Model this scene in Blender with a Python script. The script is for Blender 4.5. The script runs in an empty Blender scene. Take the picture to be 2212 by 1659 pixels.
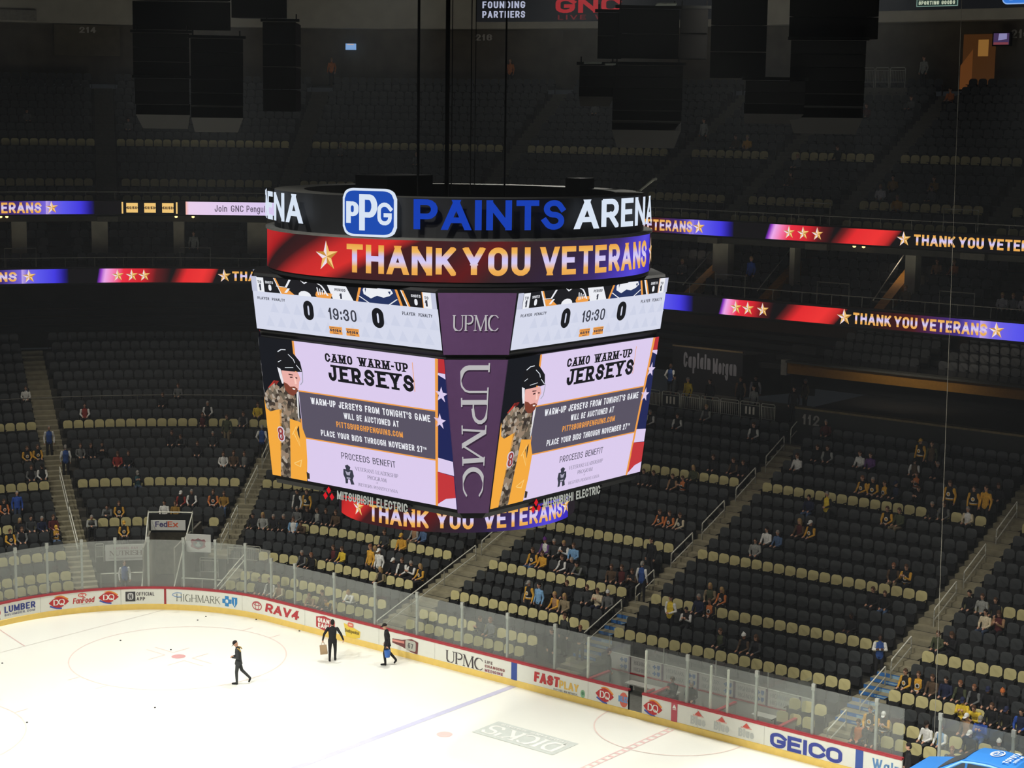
import bpy, math, random
from math import sin, cos, pi, radians as rad, hypot, atan2, sqrt
from mathutils import Vector, Matrix

SC = bpy.context.scene
COL = SC.collection
R = random.Random(7)

# ------------------------------------------------------------------ camera
CAM = Vector((36.35248055, -42.60911998, 22.88434468))
YAW, PIT, ROL, FPX = rad(128.65723803), rad(-8.40441537), rad(0.78698329), 3910.133
fw = Vector((cos(YAW) * cos(PIT), sin(YAW) * cos(PIT), sin(PIT)))
rt = Vector((sin(YAW), -cos(YAW), 0.0))
up = rt.cross(fw)
rt2 = rt * cos(ROL) + up * sin(ROL)
up2 = -rt * sin(ROL) + up * cos(ROL)
cd = bpy.data.cameras.new('camera')
cam = bpy.data.objects.new('camera', cd)
COL.objects.link(cam)
m = Matrix((rt2, up2, -fw)).transposed().to_4x4()
m.translation = CAM
cam.matrix_world = m
cd.sensor_width = 36.0
cd.sensor_fit = 'HORIZONTAL'
cd.lens = FPX * 36.0 / 2212.0
cd.clip_end = 400
SC.camera = cam


def project(p):
    d = Vector(p) - CAM
    z = d.dot(fw)
    return 1106 + FPX * d.dot(rt2) / z, 829.5 - FPX * d.dot(up2) / z, z


# ------------------------------------------------------------------ world, view, lamps
SC.view_settings.view_transform = 'Standard'
SC.view_settings.look = 'None'
SC.view_settings.exposure = 0.0
SC.view_settings.gamma = 1.0
SC.view_settings.use_curve_mapping = False
SC.cycles.use_denoising = True
SC.cycles.max_bounces = 8
SC.cycles.diffuse_bounces = 4
SC.cycles.transparent_max_bounces = 24
SC.cycles.sample_clamp_indirect = 4.0
W = bpy.data.worlds.new('arena_air')
SC.world = W
W.use_nodes = True
bgn = W.node_tree.nodes['Background']
bgn.inputs[0].default_value = (0.55, 0.62, 0.70, 1)
bgn.inputs[1].default_value = 0.012


def spot(name, loc, target, watts, cone, blend, radius, color):
    l = bpy.data.lights.new(name, 'SPOT')
    l.energy = watts
    l.spot_size = rad(cone)
    l.spot_blend = blend
    l.shadow_soft_size = radius
    l.color = color
    o = bpy.data.objects.new(name, l)
    o.location = loc
    o.rotation_euler = (Vector(target) - Vector(loc)).to_track_quat('-Z', 'Y').to_euler()
    COL.objects.link(o)
    return o


HAZE = .00055
SC.cycles.volume_bounces = 0
ICE_W = 19000.0
for ix in range(6):
    x = -27.5 + ix * 11.0
    for sy in (-1, 1):
        spot('rink_floodlight', (x, sy * 17.0, 31.5), (x * 0.97, sy * -1.0, 0.0), ICE_W, 61, 0.8, 0.6, (1.0, 0.98, 0.885))
for x in (1.0, 8.0, 15.0):                                      # fill lamps added to brighten the ice beside the scoreboard
    spot('rink_floodlight', (x, 15.0, 31.5), (x, 6.0, 0.0), 6500.0, 52, 0.9, 0.6, (1.0, 0.98, 0.885))
for x in (-14.0, 0.0, 14.0):                                    # low-angled fill from the near side, added to brighten the boards
    spot('boards_fill', (x + 4, -20.0, 29.0), (x, 11.5, 0.0), 5200.0, 40, 0.9, 0.6, (1.0, 0.98, 0.9))
for ix in range(5):                                             # house lights over the far lower bowl
    x = -38 + ix * 14.0
    spot('house_light', (x, 9.0, 31.0), (x * 0.9 - 4, 21.5, 2.0), 6200.0, 50, 1.0, 0.8, (1.0, 0.93, 0.8))
spot('house_light', (-26, -6.0, 31.0), (-38.0, 9.0, 2.0), 5000.0, 50, 1.0, 0.8, (1.0, 0.93, 0.8))
for ix in range(4):                                             # dim fill lamps added to lift the dark upper decks
    x = 10 - ix * 16.0
    spot('upper_deck_fill', (x, 16.0, 32.5), (x - 4, 44.0, 20.0), 110.0, 100, 1.0, 1.0, (0.95, 0.97, 1.0))
spot('upper_deck_fill', (-36.0, 6.0, 32.5), (-60.0, 24.0, 20.0), 110.0, 100, 1.0, 1.0, (0.95, 0.97, 1.0))
for x in (-4, -24, -44):                                        # lamps added to brighten the ring beam under the roof
    spot('ring_beam_fill', (x, 24.0 if x > -40 else 14, 32.5), (x - 6, 51.0 if x > -40 else 42, 29.5), 420.0, 70, 1.0, 0.5, (1.0, 0.95, 0.85))
for ix in range(5):                                             # under the decks: fill added to brighten the concourse, and club downlights
    x = 8 - ix * 12.0
    spot('concourse_fill', (x, 36.0, 13.0), (x, 41.0, 9.6), 260.0, 120, 1.0, 0.3, (1.0, 0.9, 0.76))
    spot('club_downlight', (x, 37.8, 16.7), (x, 37.5, 14.0), 40.0, 140, 1.0, 0.4, (1.0, 0.8, 0.62))


# ------------------------------------------------------------------ materials
def lin(c):
    return tuple(((v / 255) / 12.92 if v / 255 <= 0.04045 else ((v / 255 + 0.055) / 1.055) ** 2.4) for v in c[:3])


MATS = {}


def mat(name, rgb, rough=0.6, metal=0.0, noise=0.12, scale=6.0, spec=0.3):
    """a painted / moulded surface with slight procedural wear; rgb in sRGB 0-255"""
    if name in MATS:
        return MATS[name]
    mt = bpy.data.materials.new(name)
    mt.use_nodes = True
    nt = mt.node_tree
    b = nt.nodes['Principled BSDF']
    c = lin(rgb)
    b.inputs['Roughness'].default_value = rough
    b.inputs['Metallic'].default_value = metal
    b.inputs['Specular IOR Level'].default_value = spec
    if noise > 0:
        tc = nt.nodes.new('ShaderNodeTexCoord')
        n = nt.nodes.new('ShaderNodeTexNoise')
        n.inputs['Scale'].default_value = scale
        n.inputs['Detail'].default_value = 3
        rp = nt.nodes.new('ShaderNodeValToRGB')
        rp.color_ramp.elements[0].position = 0.3
        rp.color_ramp.elements[1].position = 0.7
        rp.color_ramp.elements[0].color = (*[v * (1 - noise) for v in c], 1)
        rp.color_ramp.elements[1].color = (*[min(1, v * (1 + noise)) for v in c], 1)
        nt.links.new(tc.outputs['Object'], n.inputs['Vector'])
        nt.links.new(n.outputs['Fac'], rp.inputs['Fac'])
        nt.links.new(rp.outputs['Color'], b.inputs['Base Color'])
    else:
        b.inputs['Base Color'].default_value = (*c, 1)
    MATS[name] = mt
    return mt


def emis(name, rgb, k=1.0):
    """a lit display or lamp face; rgb in sRGB 0-255"""
    if name in MATS:
        return MATS[name]
    mt = bpy.data.materials.new(name)
    mt.use_nodes = True
    nt = mt.node_tree
    nt.nodes.clear()
    e = nt.nodes.new('ShaderNodeEmission')
    e.inputs[0].default_value = (*lin(rgb), 1)
    e.inputs[1].default_value = k
    o = nt.nodes.new('ShaderNodeOutputMaterial')
    nt.links.new(e.outputs[0], o.inputs[0])
    MATS[name] = mt
    return mt


def emis_ramp(name, stops, axis=2, k=1.0):
    """display graphic: a colour ramp along UV-less generated coordinates (0=x 1=y 2=z of the mesh's own box)"""
    if name in MATS:
        return MATS[name]
    mt = bpy.data.materials.new(name)
    mt.use_nodes = True
    nt = mt.node_tree
    nt.nodes.clear()
    tc = nt.nodes.new('ShaderNodeTexCoord')
    sx = nt.nodes.new('ShaderNodeSeparateXYZ')
    at = nt.nodes.new('ShaderNodeUVMap')
    nt.links.new(at.outputs[0], sx.inputs[0])
    rp = nt.nodes.new('ShaderNodeValToRGB')
    el = rp.color_ramp.elements
    while len(el) < len(stops):
        el.new(0.5)
    for e, (p, c) in zip(el, stops):
        e.position = p
        e.color = (*lin(c), 1)
    nt.links.new(sx.outputs[axis], rp.inputs[0])
    e = nt.nodes.new('ShaderNodeEmission')
    e.inputs[1].default_value = k
    nt.links.new(rp.outputs[0], e.inputs[0])
    o = nt.nodes.new('ShaderNodeOutputMaterial')
    nt.links.new(e.outputs[0], o.inputs[0])
    MATS[name] = mt
    return mt


def glass_mat(name, tint, haze, alpha):
    """clear acrylic: mostly see-through, a pale veil painted in for reflections, a faint gloss"""
    if name in MATS:
        return MATS[name]
    mt = bpy.data.materials.new(name)
    mt.use_nodes = True
    nt = mt.node_tree
    nt.nodes.clear()
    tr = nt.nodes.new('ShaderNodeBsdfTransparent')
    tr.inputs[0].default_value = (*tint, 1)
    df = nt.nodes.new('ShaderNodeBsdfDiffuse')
    df.inputs[0].default_value = (*haze, 1)  # diffuse veil stands in for light reflected by the panes
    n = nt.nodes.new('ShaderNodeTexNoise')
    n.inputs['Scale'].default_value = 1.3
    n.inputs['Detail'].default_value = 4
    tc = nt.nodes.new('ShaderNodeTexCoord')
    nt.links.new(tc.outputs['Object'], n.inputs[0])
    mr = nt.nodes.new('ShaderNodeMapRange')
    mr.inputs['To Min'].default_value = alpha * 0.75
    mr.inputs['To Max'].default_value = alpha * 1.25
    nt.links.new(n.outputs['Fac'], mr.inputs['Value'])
    gl = nt.nodes.new('ShaderNodeBsdfGlossy')
    gl.inputs['Roughness'].default_value = 0.05
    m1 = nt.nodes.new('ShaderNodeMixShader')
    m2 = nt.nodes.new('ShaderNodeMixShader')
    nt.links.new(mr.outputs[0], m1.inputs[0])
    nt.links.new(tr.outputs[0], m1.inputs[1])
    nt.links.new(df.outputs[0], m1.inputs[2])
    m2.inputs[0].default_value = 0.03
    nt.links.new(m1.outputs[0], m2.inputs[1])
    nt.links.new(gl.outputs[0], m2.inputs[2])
    o = nt.nodes.new('ShaderNodeOutputMaterial')
    nt.links.new(m2.outputs[0], o.inputs[0])
    MATS[name] = mt
    return mt


# ------------------------------------------------------------------ mesh builder
class MB:
    def __init__(s):
        s.v, s.f, s.mi, s.mats, s.uv = [], [], [], [], {}

    def m(s, material):
        if material not in s.mats:
            s.mats.append(material)
        return s.mats.index(material)

    def poly(s, pts, material, uv=None):
        i = len(s.v)
        s.v += [tuple(p) for p in pts]
        if uv:
            s.uv[len(s.f)] = uv
        s.f.append(tuple(range(i, i + len(pts))))
        s.mi.append(s.m(material))

    def box(s, x0, x1, y0, y1, z0, z1, material, T=None):
        c = [(x0, y0, z0), (x1, y0, z0), (x1, y1, z0), (x0, y1, z0), (x0, y0, z1), (x1, y0, z1), (x1, y1, z1), (x0, y1, z1)]
        s.hexa(c, material, T)

    def hexa(s, c, material, T=None):
        if T:
            c = [T(Vector(p)) for p in c]
        i = len(s.v)
        s.v += [tuple(p) for p in c]
        for f in ((0, 3, 2, 1), (4, 5, 6, 7), (0, 1, 5, 4), (1, 2, 6, 5), (2, 3, 7, 6), (3, 0, 4, 7)):
            s.f.append(tuple(i + k for k in f))
            s.mi.append(s.m(material))

    def tube(s, pts, r, material, n=8, caps=True, rr=None):
        pts = [Vector(p) for p in pts]
        base = len(s.v)
        prev = None
        for k, p in enumerate(pts):
            t = (pts[min(k + 1, len(pts) - 1)] - pts[max(k - 1, 0)]).normalized()
            a = t.orthogonal().normalized() if prev is None else (prev - t * prev.dot(t)).normalized()
            prev = a
            b = t.cross(a)
            q = rr[k] if rr else r
            for j in range(n):
                an = 2 * pi * j / n
                s.v.append(tuple(p + (a * cos(an) + b * sin(an)) * q))
        mi = s.m(material)
        for k in range(len(pts) - 1):
            for j in range(n):
                j2 = (j + 1) % n
                s.f.append((base + k * n + j, base + k * n + j2, base + (k + 1) * n + j2, base + (k + 1) * n + j))
                s.mi.append(mi)
        if caps:
            s.f.append(tuple(base + j for j in reversed(range(n))))
            s.f.append(tuple(base + (len(pts) - 1) * n + j for j in range(n)))
            s.mi += [mi, mi]

    def ellipsoid(s, c, rx, ry, rz, material, nu=12, nv=8, T=None, v0=0.0, v1=1.0):
        base = len(s.v)
        for i in range(nv + 1):
            ph = pi * (v0 + (v1 - v0) * i / nv)
            for j in range(nu):
                th = 2 * pi * j / nu
                p = Vector((c[0] + rx * sin(ph) * cos(th), c[1] + ry * sin(ph) * sin(th), c[2] + rz * cos(ph)))
                s.v.append(tuple(T(p) if T else p))
        mi = s.m(material)
        for i in range(nv):
            for j in range(nu):
                j2 = (j + 1) % nu
                s.f.append((base + i * nu + j, base + (i + 1) * nu + j, base + (i + 1) * nu + j2, base + i * nu + j2))
                s.mi.append(mi)

    def build(s, name, parent=None, smooth=False, **props):
        me = bpy.data.meshes.new(name)
        me.from_pydata(s.v, [], s.f)
        for mt in s.mats:
            me.materials.append(mt)
        me.polygons.foreach_set('material_index', s.mi)
        if s.uv:
            ul = me.uv_layers.new(name='display')
            for p in me.polygons:
                if p.index in s.uv:
                    for li, w in zip(p.loop_indices, s.uv[p.index]):
                        ul.data[li].uv = w
        if smooth:
            me.polygons.foreach_set('use_smooth', [True] * len(me.polygons))
        me.update()
        o = bpy.data.objects.new(name, me)
        COL.objects.link(o)
        if parent is not None:
            o.parent = parent
        for k, v in props.items():
            o[k] = v
        return o


def empty(name, loc=(0, 0, 0), rz=0.0, **props):
    o = bpy.data.objects.new(name, None)
    o.empty_display_size = 0.2
    o.location = loc
    o.rotation_euler = (0, 0, rz)
    COL.objects.link(o)
    for k, v in props.items():
        o[k] = v
    return o


# ------------------------------------------------------------------ plan of the bowl
LX, LY, RR = 30.48, 12.95, 8.53            # NHL rink half length, half width, corner radius
S0 = 2 * (LX - RR)
QA = RR * pi / 2


def P(s, d):
    """plan point at arc length s along the boards (0 = far right, growing leftwards round the corner), d metres outside them"""
    if s < S0:
        return Vector((LX - RR - s, LY + d, 0)), Vector((0, 1, 0))
    if s < S0 + QA:
        a = pi / 2 + (s - S0) / RR
        n = Vector((cos(a), sin(a), 0))
        return Vector((-(LX - RR), LY - RR, 0)) + n * (RR + d), n
    return Vector((-(LX + d), LY - RR - (s - S0 - QA), 0)), Vector((-1, 0, 0))


def PZ(s, d, z):
    p, n = P(s, d)
    return Vector((p.x, p.y, z))


def arc(s, d):
    """true length along the line at offset d"""
    if s < S0:
        return s
    k = (RR + d) / RR
    if s < S0 + QA:
        return S0 + (s - S0) * k
    return S0 + QA * k + (s - S0 - QA)


def unarc(L, d):
    if L < S0:
        return L
    k = (RR + d) / RR
    if L < S0 + QA * k:
        return S0 + (L - S0) / k
    return S0 + QA + (L - S0 - QA * k)


def ssteps(a, b, fine=0.45):
    out = [a]
    s = a
    while s < b - 1e-6:
        st = fine if S0 - 0.01 <= s < S0 + QA else 3.0
        nx = s + st
        if s < S0 < nx:
            nx = S0
        s = min(b, nx)
        out.append(s)
    return out


def sweep(mb, prof, a, b, material, ends=False, fine=0.45):
    ss = ssteps(a, b, fine)
    rows = [[PZ(s, d, z) for d, z in prof] for s in ss]
    for i in range(len(ss) - 1):
        for j in range(len(prof) - 1):
            mb.poly([rows[i][j], rows[i + 1][j], rows[i + 1][j + 1], rows[i][j + 1]], material)
    if ends:
        mb.poly(rows[0], material)
        mb.poly(list(reversed(rows[-1])), material)


def bar(mb, d, z, r, a, b, material, n=6):
    mb.tube([PZ(s, d, z) for s in ssteps(a, b)], r, material, n)


# ------------------------------------------------------------------ stroke lettering
def arcp(cx, cy, rx, ry, a0, a1, n=7):
    return [(cx + rx * cos(rad(a0 + (a1 - a0) * i / n)), cy + ry * sin(rad(a0 + (a1 - a0) * i / n))) for i in range(n + 1)]


RO = 0.30   # corner height of round letters
BL = 0.55


def rrect(y0=0.0, y1=1.0, ry=RO, rx=0.5):
    return arcp(1 - rx, y1 - ry, rx, ry, 0, 90) + arcp(rx, y1 - ry, rx, ry, 90, 180) + arcp(rx, y0 + ry, rx, ry, 180, 270) + arcp(1 - rx, y0 + ry, rx, ry, 270, 360) + [(1, y1 - ry)]


G = {  # glyph: (relative width, strokes)  centre lines in a unit box
    'A': (1.12, [[(0, 0), (.5, 1)], [(1, 0), (.5, 1)], [(.2, .28), (.8, .28)]]),
    'B': (1.0, [[(0, 0), (0, 1)], [(0, 1), (.55, 1)] + arcp(.55, .77, .4, .23, 90, -90) + [(0, .54)], [(0, .54), (.6, .54)] + arcp(.6, .27, .4, .27, 90, -90) + [(0, 0)]]),
    'C': (1.0, [arcp(.5, .70, .5, .30, 24, 180) + arcp(.5, .30, .5, .30, 180, 336)]),
    'D': (1.0, [[(0, 0), (0, 1)], [(0, 1), (.5, 1)] + arcp(.5, .65, .5, .35, 90, 0) + arcp(.5, .35, .5, .35, 0, -90) + [(0, 0)]]),
    'E': (.9, [[(0, 0), (0, 1)], [(0, 1), (1, 1)], [(0, .52), (.85, .52)], [(0, 0), (1, 0)]]),
    'F': (.88, [[(0, 0), (0, 1)], [(0, 1), (1, 1)], [(0, .52), (.85, .52)]]),
    'G': (1.02, [arcp(.5, .70, .5, .30, 30, 180) + arcp(.5, .30, .5, .30, 180, 360) + [(1, .42)], [(1, .44), (.58, .44)]]),
    'H': (1.02, [[(0, 0), (0, 1)], [(1, 0), (1, 1)], [(0, .52), (1, .52)]]),
    'I': (.0, [[(.5, 0), (.5, 1)]]),
    'J': (.85, [[(1, 1), (1, .3)] + arcp(.5, .30, .5, .30, 0, -180) + [(0, .36)]]),
    'K': (1.02, [[(0, 0), (0, 1)], [(0, .36), (.95, 1)], [(.32, .58), (1, 0)]]),
    'L': (.82, [[(0, 0), (0, 1)], [(0, 0), (1, 0)]]),
    'M': (1.3, [[(0, 0), (0, 1)], [(1, 0), (1, 1)], [(0, 1), (.5, .2)], [(1, 1), (.5, .2)]]),
    'N': (1.05, [[(0, 0), (0, 1)], [(1, 0), (1, 1)], [(0, 1), (1, 0)]]),
    'O': (1.0, [rrect()]),
    'P': (.98, [[(0, 0), (0, 1)], [(0, 1), (.6, 1)] + arcp(.6, .71, .4, .29, 90, -90) + [(0, .42)]]),
    'Q': (1.0, [rrect(), [(.6, .25), (1.05, -.08)]]),
    'R': (1.0, [[(0, 0), (0, 1)], [(0, 1), (.6, 1)] + arcp(.6, .72, .4, .28, 90, -90) + [(0, .44)], [(.5, .44), (1, 0)]]),
    'S': (.98, [arcp(.5, .755, .47, .245, 22, 180, 9) + arcp(.5, .755, .47, .245, 180, 262, 5) + arcp(.5, .255, .5, .255, 82, 0, 5) + arcp(.5, .255, .5, .255, 0, -158, 9)]),
    'T': (.98, [[(.5, 0), (.5, 1)], [(0, 1), (1, 1)]]),
    'U': (1.0, [[(0, 1), (0, .3)] + arcp(.5, .30, .5, .30, 180, 360) + [(1, 1)]]),
    'V': (1.08, [[(0, 1), (.5, 0)], [(1, 1), (.5, 0)]]),
    'W': (1.5, [[(0, 1), (.26, 0)], [(.26, 0), (.5, .9)], [(.5, .9), (.74, 0)], [(.74, 0), (1, 1)]]),
    'X': (1.05, [[(0, 0), (1, 1)], [(1, 0), (0, 1)]]),
    'Y': (1.05, [[(0, 1), (.5, .42)], [(1, 1), (.5, .42)], [(.5, .45), (.5, 0)]]),
    'Z': (.95, [[(0, 1), (1, 1)], [(1, 1), (0, 0)], [(0, 0), (1, 0)]]),
    '0': (.92, [rrect()]), '1': (.45, [[(.8, 0), (.8, 1)], [(.8, 1), (0, .78)]]),
    '2': (.92, [[(0, .72)] + arcp(.5, .72, .5, .28, 180, -20) + [(0, 0)], [(0, 0), (1, 0)]]),
    '3': (.92, [[(0, .76)] + arcp(.5, .76, .46, .24, 170, -90) + arcp(.5, .27, .5, .27, 90, -170)]),
    '4': (.98, [[(.7, 0), (.7, 1)], [(.7, 1), (0, .3)], [(0, .3), (1, .3)]]),
    '5': (.92, [[(.95, 1), (.1, 1)], [(.1, 1), (.06, .56)], [(.06, .58)] + arcp(.5, .32, .5, .32, 110, -155)]),
    '6': (.92, [rrect(0, .6, .28), [(0, .3), (0, .7)] + arcp(.5, .7, .5, .3, 180, 20)]),
    '7': (.9, [[(0, 1), (1, 1)], [(1, 1), (.3, 0)]]),
    '8': (.92, [rrect(0, .54, .26), rrect(.54, 1, .22, .45)]),
    '9': (.92, [rrect(.4, 1, .28), [(1, .7), (1, .3)] + arcp(.5, .3, .5, .3, 0, -160)]),
    '-': (.55, [[(0, .45), (1, .45)]]), "'": (.0, [[(.5, .72), (.5, 1)]]), '.': (.0, [[(.5, 0), (.5, .06)]]),
    '/': (.5, [[(0, 0), (1, 1)]]), ':': (.0, [[(.5, .08), (.5, .2)], [(.5, .62), (.5, .74)]]), ' ': (.45, []),
    'a': (.85, [rrect(0, .7, .26), [(1, 0), (1, .7)]]), 'b': (.85, [rrect(0, .7, .26), [(0, 0), (0, 1)]]),
    'c': (.8, [[(1, .5)] + arcp(.5, .44, .5, .26, 15, 180) + arcp(.5, .26, .5, .26, 180, 345)]),
    'd': (.85, [rrect(0, .7, .26), [(1, 0), (1, 1)]]),
    'e': (.85, [[(0, .37), (1, .37), (1, .44)] + arcp(.5, .44, .5, .26, 0, 180) + arcp(.5, .26, .5, .26, 180, 330)]),
    'g': (.85, [rrect(0, .7, .26), [(1, .7), (1, -.05)] + arcp(.5, -.05, .5, .22, 0, -150)]),
    'h': (.85, [[(0, 0), (0, 1)], [(0, .4)] + arcp(.5, .44, .5, .26, 180, 0) + [(1, 0)]]),
    'i': (.0, [[(.5, 0), (.5, .7)], [(.5, .86), (.5, .98)]]), 'j': (.0, [[(.5, -.1), (.5, .7)], [(.5, .86), (.5, .98)]]),
    'k': (.8, [[(0, 0), (0, 1)], [(0, .28), (.9, .7)], [(.35, .42), (1, 0)]]), 'l': (.0, [[(.5, 0), (.5, 1)]]),
    'm': (1.3, [[(0, 0), (0, .7)], [(0, .4)] + arcp(.25, .45, .25, .25, 180, 0) + [(.5, 0)], [(.5, .4)] + arcp(.75, .45, .25, .25, 180, 0) + [(1, 0)]]),
    'n': (.85, [[(0, 0), (0, .7)], [(0, .4)] + arcp(.5, .44, .5, .26, 180, 0) + [(1, 0)]]),
    'o': (.85, [rrect(0, .7, .26)]), 'p': (.85, [rrect(0, .7, .26), [(0, -.27), (0, .7)]]),
    'q': (.85, [rrect(0, .7, .26), [(1, -.27), (1, .7)]]),
    'r': (.5, [[(0, 0), (0, .7)], [(0, .4)] + arcp(.7, .42, .7, .28, 180, 80)]),
    's': (.75, [arcp(.5, .53, .46, .17, 22, 262, 9) + arcp(.5, .18, .48, .18, 82, -158, 9)]),
    't': (.5, [[(.4, 1), (.4, .1), (1, 0)], [(0, .7), (1, .7)]]), 'u': (.85, [[(0, .7), (0, .26)] + arcp(.5, .26, .5, .26, 180, 360) + [(1, .26)], [(1, 0), (1, .7)]]),
    'v': (.9, [[(0, .7), (.5, 0)], [(1, .7), (.5, 0)]]), 'w': (1.3, [[(0, .7), (.27, 0)], [(.27, 0), (.5, .65)], [(.5, .65), (.73, 0)], [(.73, 0), (1, .7)]]),
    'x': (.9, [[(0, 0), (1, .7)], [(1, 0), (0, .7)]]), 'y': (.9, [[(0, .7), (.5, 0)], [(1, .7), (.3, -.27)]]),
}
SERIF = {  # thick/thin roman capitals: (width, [(points, thickness factor)], [(x, y) of serifs])
    'U': (.86, [([(0.1, 1), (.1, .3)] + arcp(.5, .30, .4, .30, 180, 250, 4), 1), (arcp(.5, .30, .4, .30, 250, 360, 4) + [(.9, 1)], .45)], [(.1, 1), (.9, 1)]),
    'P': (.70, [([(.15, 0), (.15, 1)], 1), ([(.15, 1), (.55, 1)], .4), (arcp(.55, .73, .42, .27, 90, -90), .8), ([(.55, .46), (.15, .46)], .4)], [(.15, 0), (.08, 1)]),
    'M': (1.08, [([(.08, 0), (.12, 1)], .45), ([(.12, 1), (.5, .03)], 1), ([(.5, .03), (.88, 1)], .45), ([(.88, 1), (.92, 0)], 1)], [(.08, 0), (.92, 0), (.08, 1), (.92, 1)]),
    'C': (.86, [(arcp(.55, .5, .5, .5, 45, 110, 5), .5), (arcp(.55, .5, .5, .5, 110, 250, 10), 1), (arcp(.55, .5, .5, .5, 250, 315, 5), .5)], []),
    'H': (.95, [([(.12, 0), (.12, 1)], 1), ([(.88, 0), (.88, 1)], 1), ([(.12, .52), (.88, .52)], .4)], [(.12, 0), (.88, 0), (.12, 1), (.88, 1)]),
    'I': (.36, [([(.5, 0), (.5, 1)], 1)], [(.5, 0), (.5, 1)]),
    'G': (.92, [(arcp(.52, .5, .48, .5, 50, 110, 5), .5), (arcp(.52, .5, .48, .5, 110, 250, 10), 1), (arcp(.52, .5, .48, .5, 250, 300, 4) + [(.88, .12)], .5), ([(.88, .05), (.88, .42)], 1)], [(.88, .42)]),
    'A': (.92, [([(.05, 0), (.5, 1)], .45), ([(.5, 1), (.95, 0)], 1), ([(.2, .33), (.78, .33)], .4)], [(.05, 0), (.95, 0)]),
    'R': (.84, [([(.13, 0), (.13, 1)], 1), ([(.13, 1), (.5, 1)], .4), (arcp(.5, .75, .36, .25, 90, -90), .8), ([(.5, .5), (.13, .5)], .4), ([(.45, .5), (.95, 0)], .9)], [(.13, 0), (.95, 0), (.08, 1)]),
    'K': (.9, [([(.13, 0), (.13, 1)], 1), ([(.13, .4), (.85, 1)], .45), ([(.4, .6), (.95, 0)], .9)], [(.13, 0), (.95, 0), (.13, 1), (.85, 1)]),
    'N': (.98, [([(.1, 0), (.1, 1)], .45), ([(.1, 1), (.9, 0)], 1), ([(.9, 0), (.9, 1)], .45)], [(.1, 0), (.9, 1), (.07, 1)]),
    'T': (.8, [([(.5, 0), (.5, 1)], 1), ([(0, .98), (1, .98)], .5), ([(.03, .98), (.03, .82)], .4), ([(.97, .98), (.97, .82)], .4)], [(.5, 0)]),
    'S': (.7, [(G['S'][1][0], .75)], []),
    'E': (.75, [([(.13, 0), (.13, 1)], 1), ([(.13, .98), (.92, .98)], .5), ([(.13, .52), (.75, .52)], .45), ([(.13, .02), (.95, .02)], .5), ([(.93, .98), (.93, .82)], .4), ([(.95, .02), (.95, .2)], .4)], []),
    'D': (.92, [([(.13, 0), (.13, 1)], 1), ([(.13, .98), (.45, .98)], .45), (arcp(.45, .5, .5, .48, 90, -90, 10), .9), ([(.45, .02), (.13, .02)], .45)], []),
    'Q': (.98, [(arcp(.5, .5, .48, .5, 0, 360, 18), .8), ([(.5, .2), (1, -.15)], .8)], []),
    'F': (.72, [([(.13, 0), (.13, 1)], 1), ([(.13, .98), (.95, .98)], .5), ([(.13, .52), (.8, .52)], .45)], [(.13, 0)]),
    'L': (.72, [([(.13, 0), (.13, 1)], 1), ([(.13, .02), (.95, .02)], .5), ([(.95, .02), (.95, .22)], .4)], [(.13, 1)]),
    'V': (.9, [([(.05, 1), (.5, 0)], 1), ([(.95, 1), (.5, 0)], .45)], [(.05, 1), (.95, 1)]),
    'Y': (.9, [([(.05, 1), (.5, .45)], 1), ([(.95, 1), (.5, .45)], .45), ([(.5, .47), (.5, 0)], 1)], [(.5, 0), (.05, 1), (.95, 1)]),
    'O': (.98, [(arcp(.5, .5, .48, .5, 0, 360, 18), .75)], []),
    'W': (1.2, [([(.03, 1), (.27, 0)], 1), ([(.27, 0), (.5, .95)], .45), ([(.5, .95), (.74, 0)], 1), ([(.74, 0), (.97, 1)], .45)], [(.03, 1), (.97, 1)]),
    ' ': (.4, [], []), 'B': (.82, [([(.13, 0), (.13, 1)], 1), ([(.13, 1), (.5, 1)], .4), (arcp(.5, .76, .34, .24, 90, -90), .8), ([(.13, .53), (.5, .53)], .4), (arcp(.5, .265, .42, .265, 90, -90), .8), ([(.5, 0), (.13, 0)], .4)], []),
}


def clip_x(poly, lo, hi):
    return [(a, b) for b, a in clip_y([(y, x) for x, y in poly], lo, hi)]


def clip_y(poly, lo, hi):
    for sgn, lim in ((1, hi), (-1, -lo)):
        out = []
        for i in range(len(poly)):
            a, b = poly[i], poly[(i + 1) % len(poly)]
            ia, ib = sgn * a[1] <= lim + 1e-9, sgn * b[1] <= lim + 1e-9
            if ia:
                out.append(a)
            if ia != ib:
                t = (lim - sgn * a[1]) / (sgn * b[1] - sgn * a[1])
                out.append((a[0] + (b[0] - a[0]) * t, a[1] + (b[1] - a[1]) * t))
        poly = out
        if len(poly) < 3:
            return []
    return poly


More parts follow.
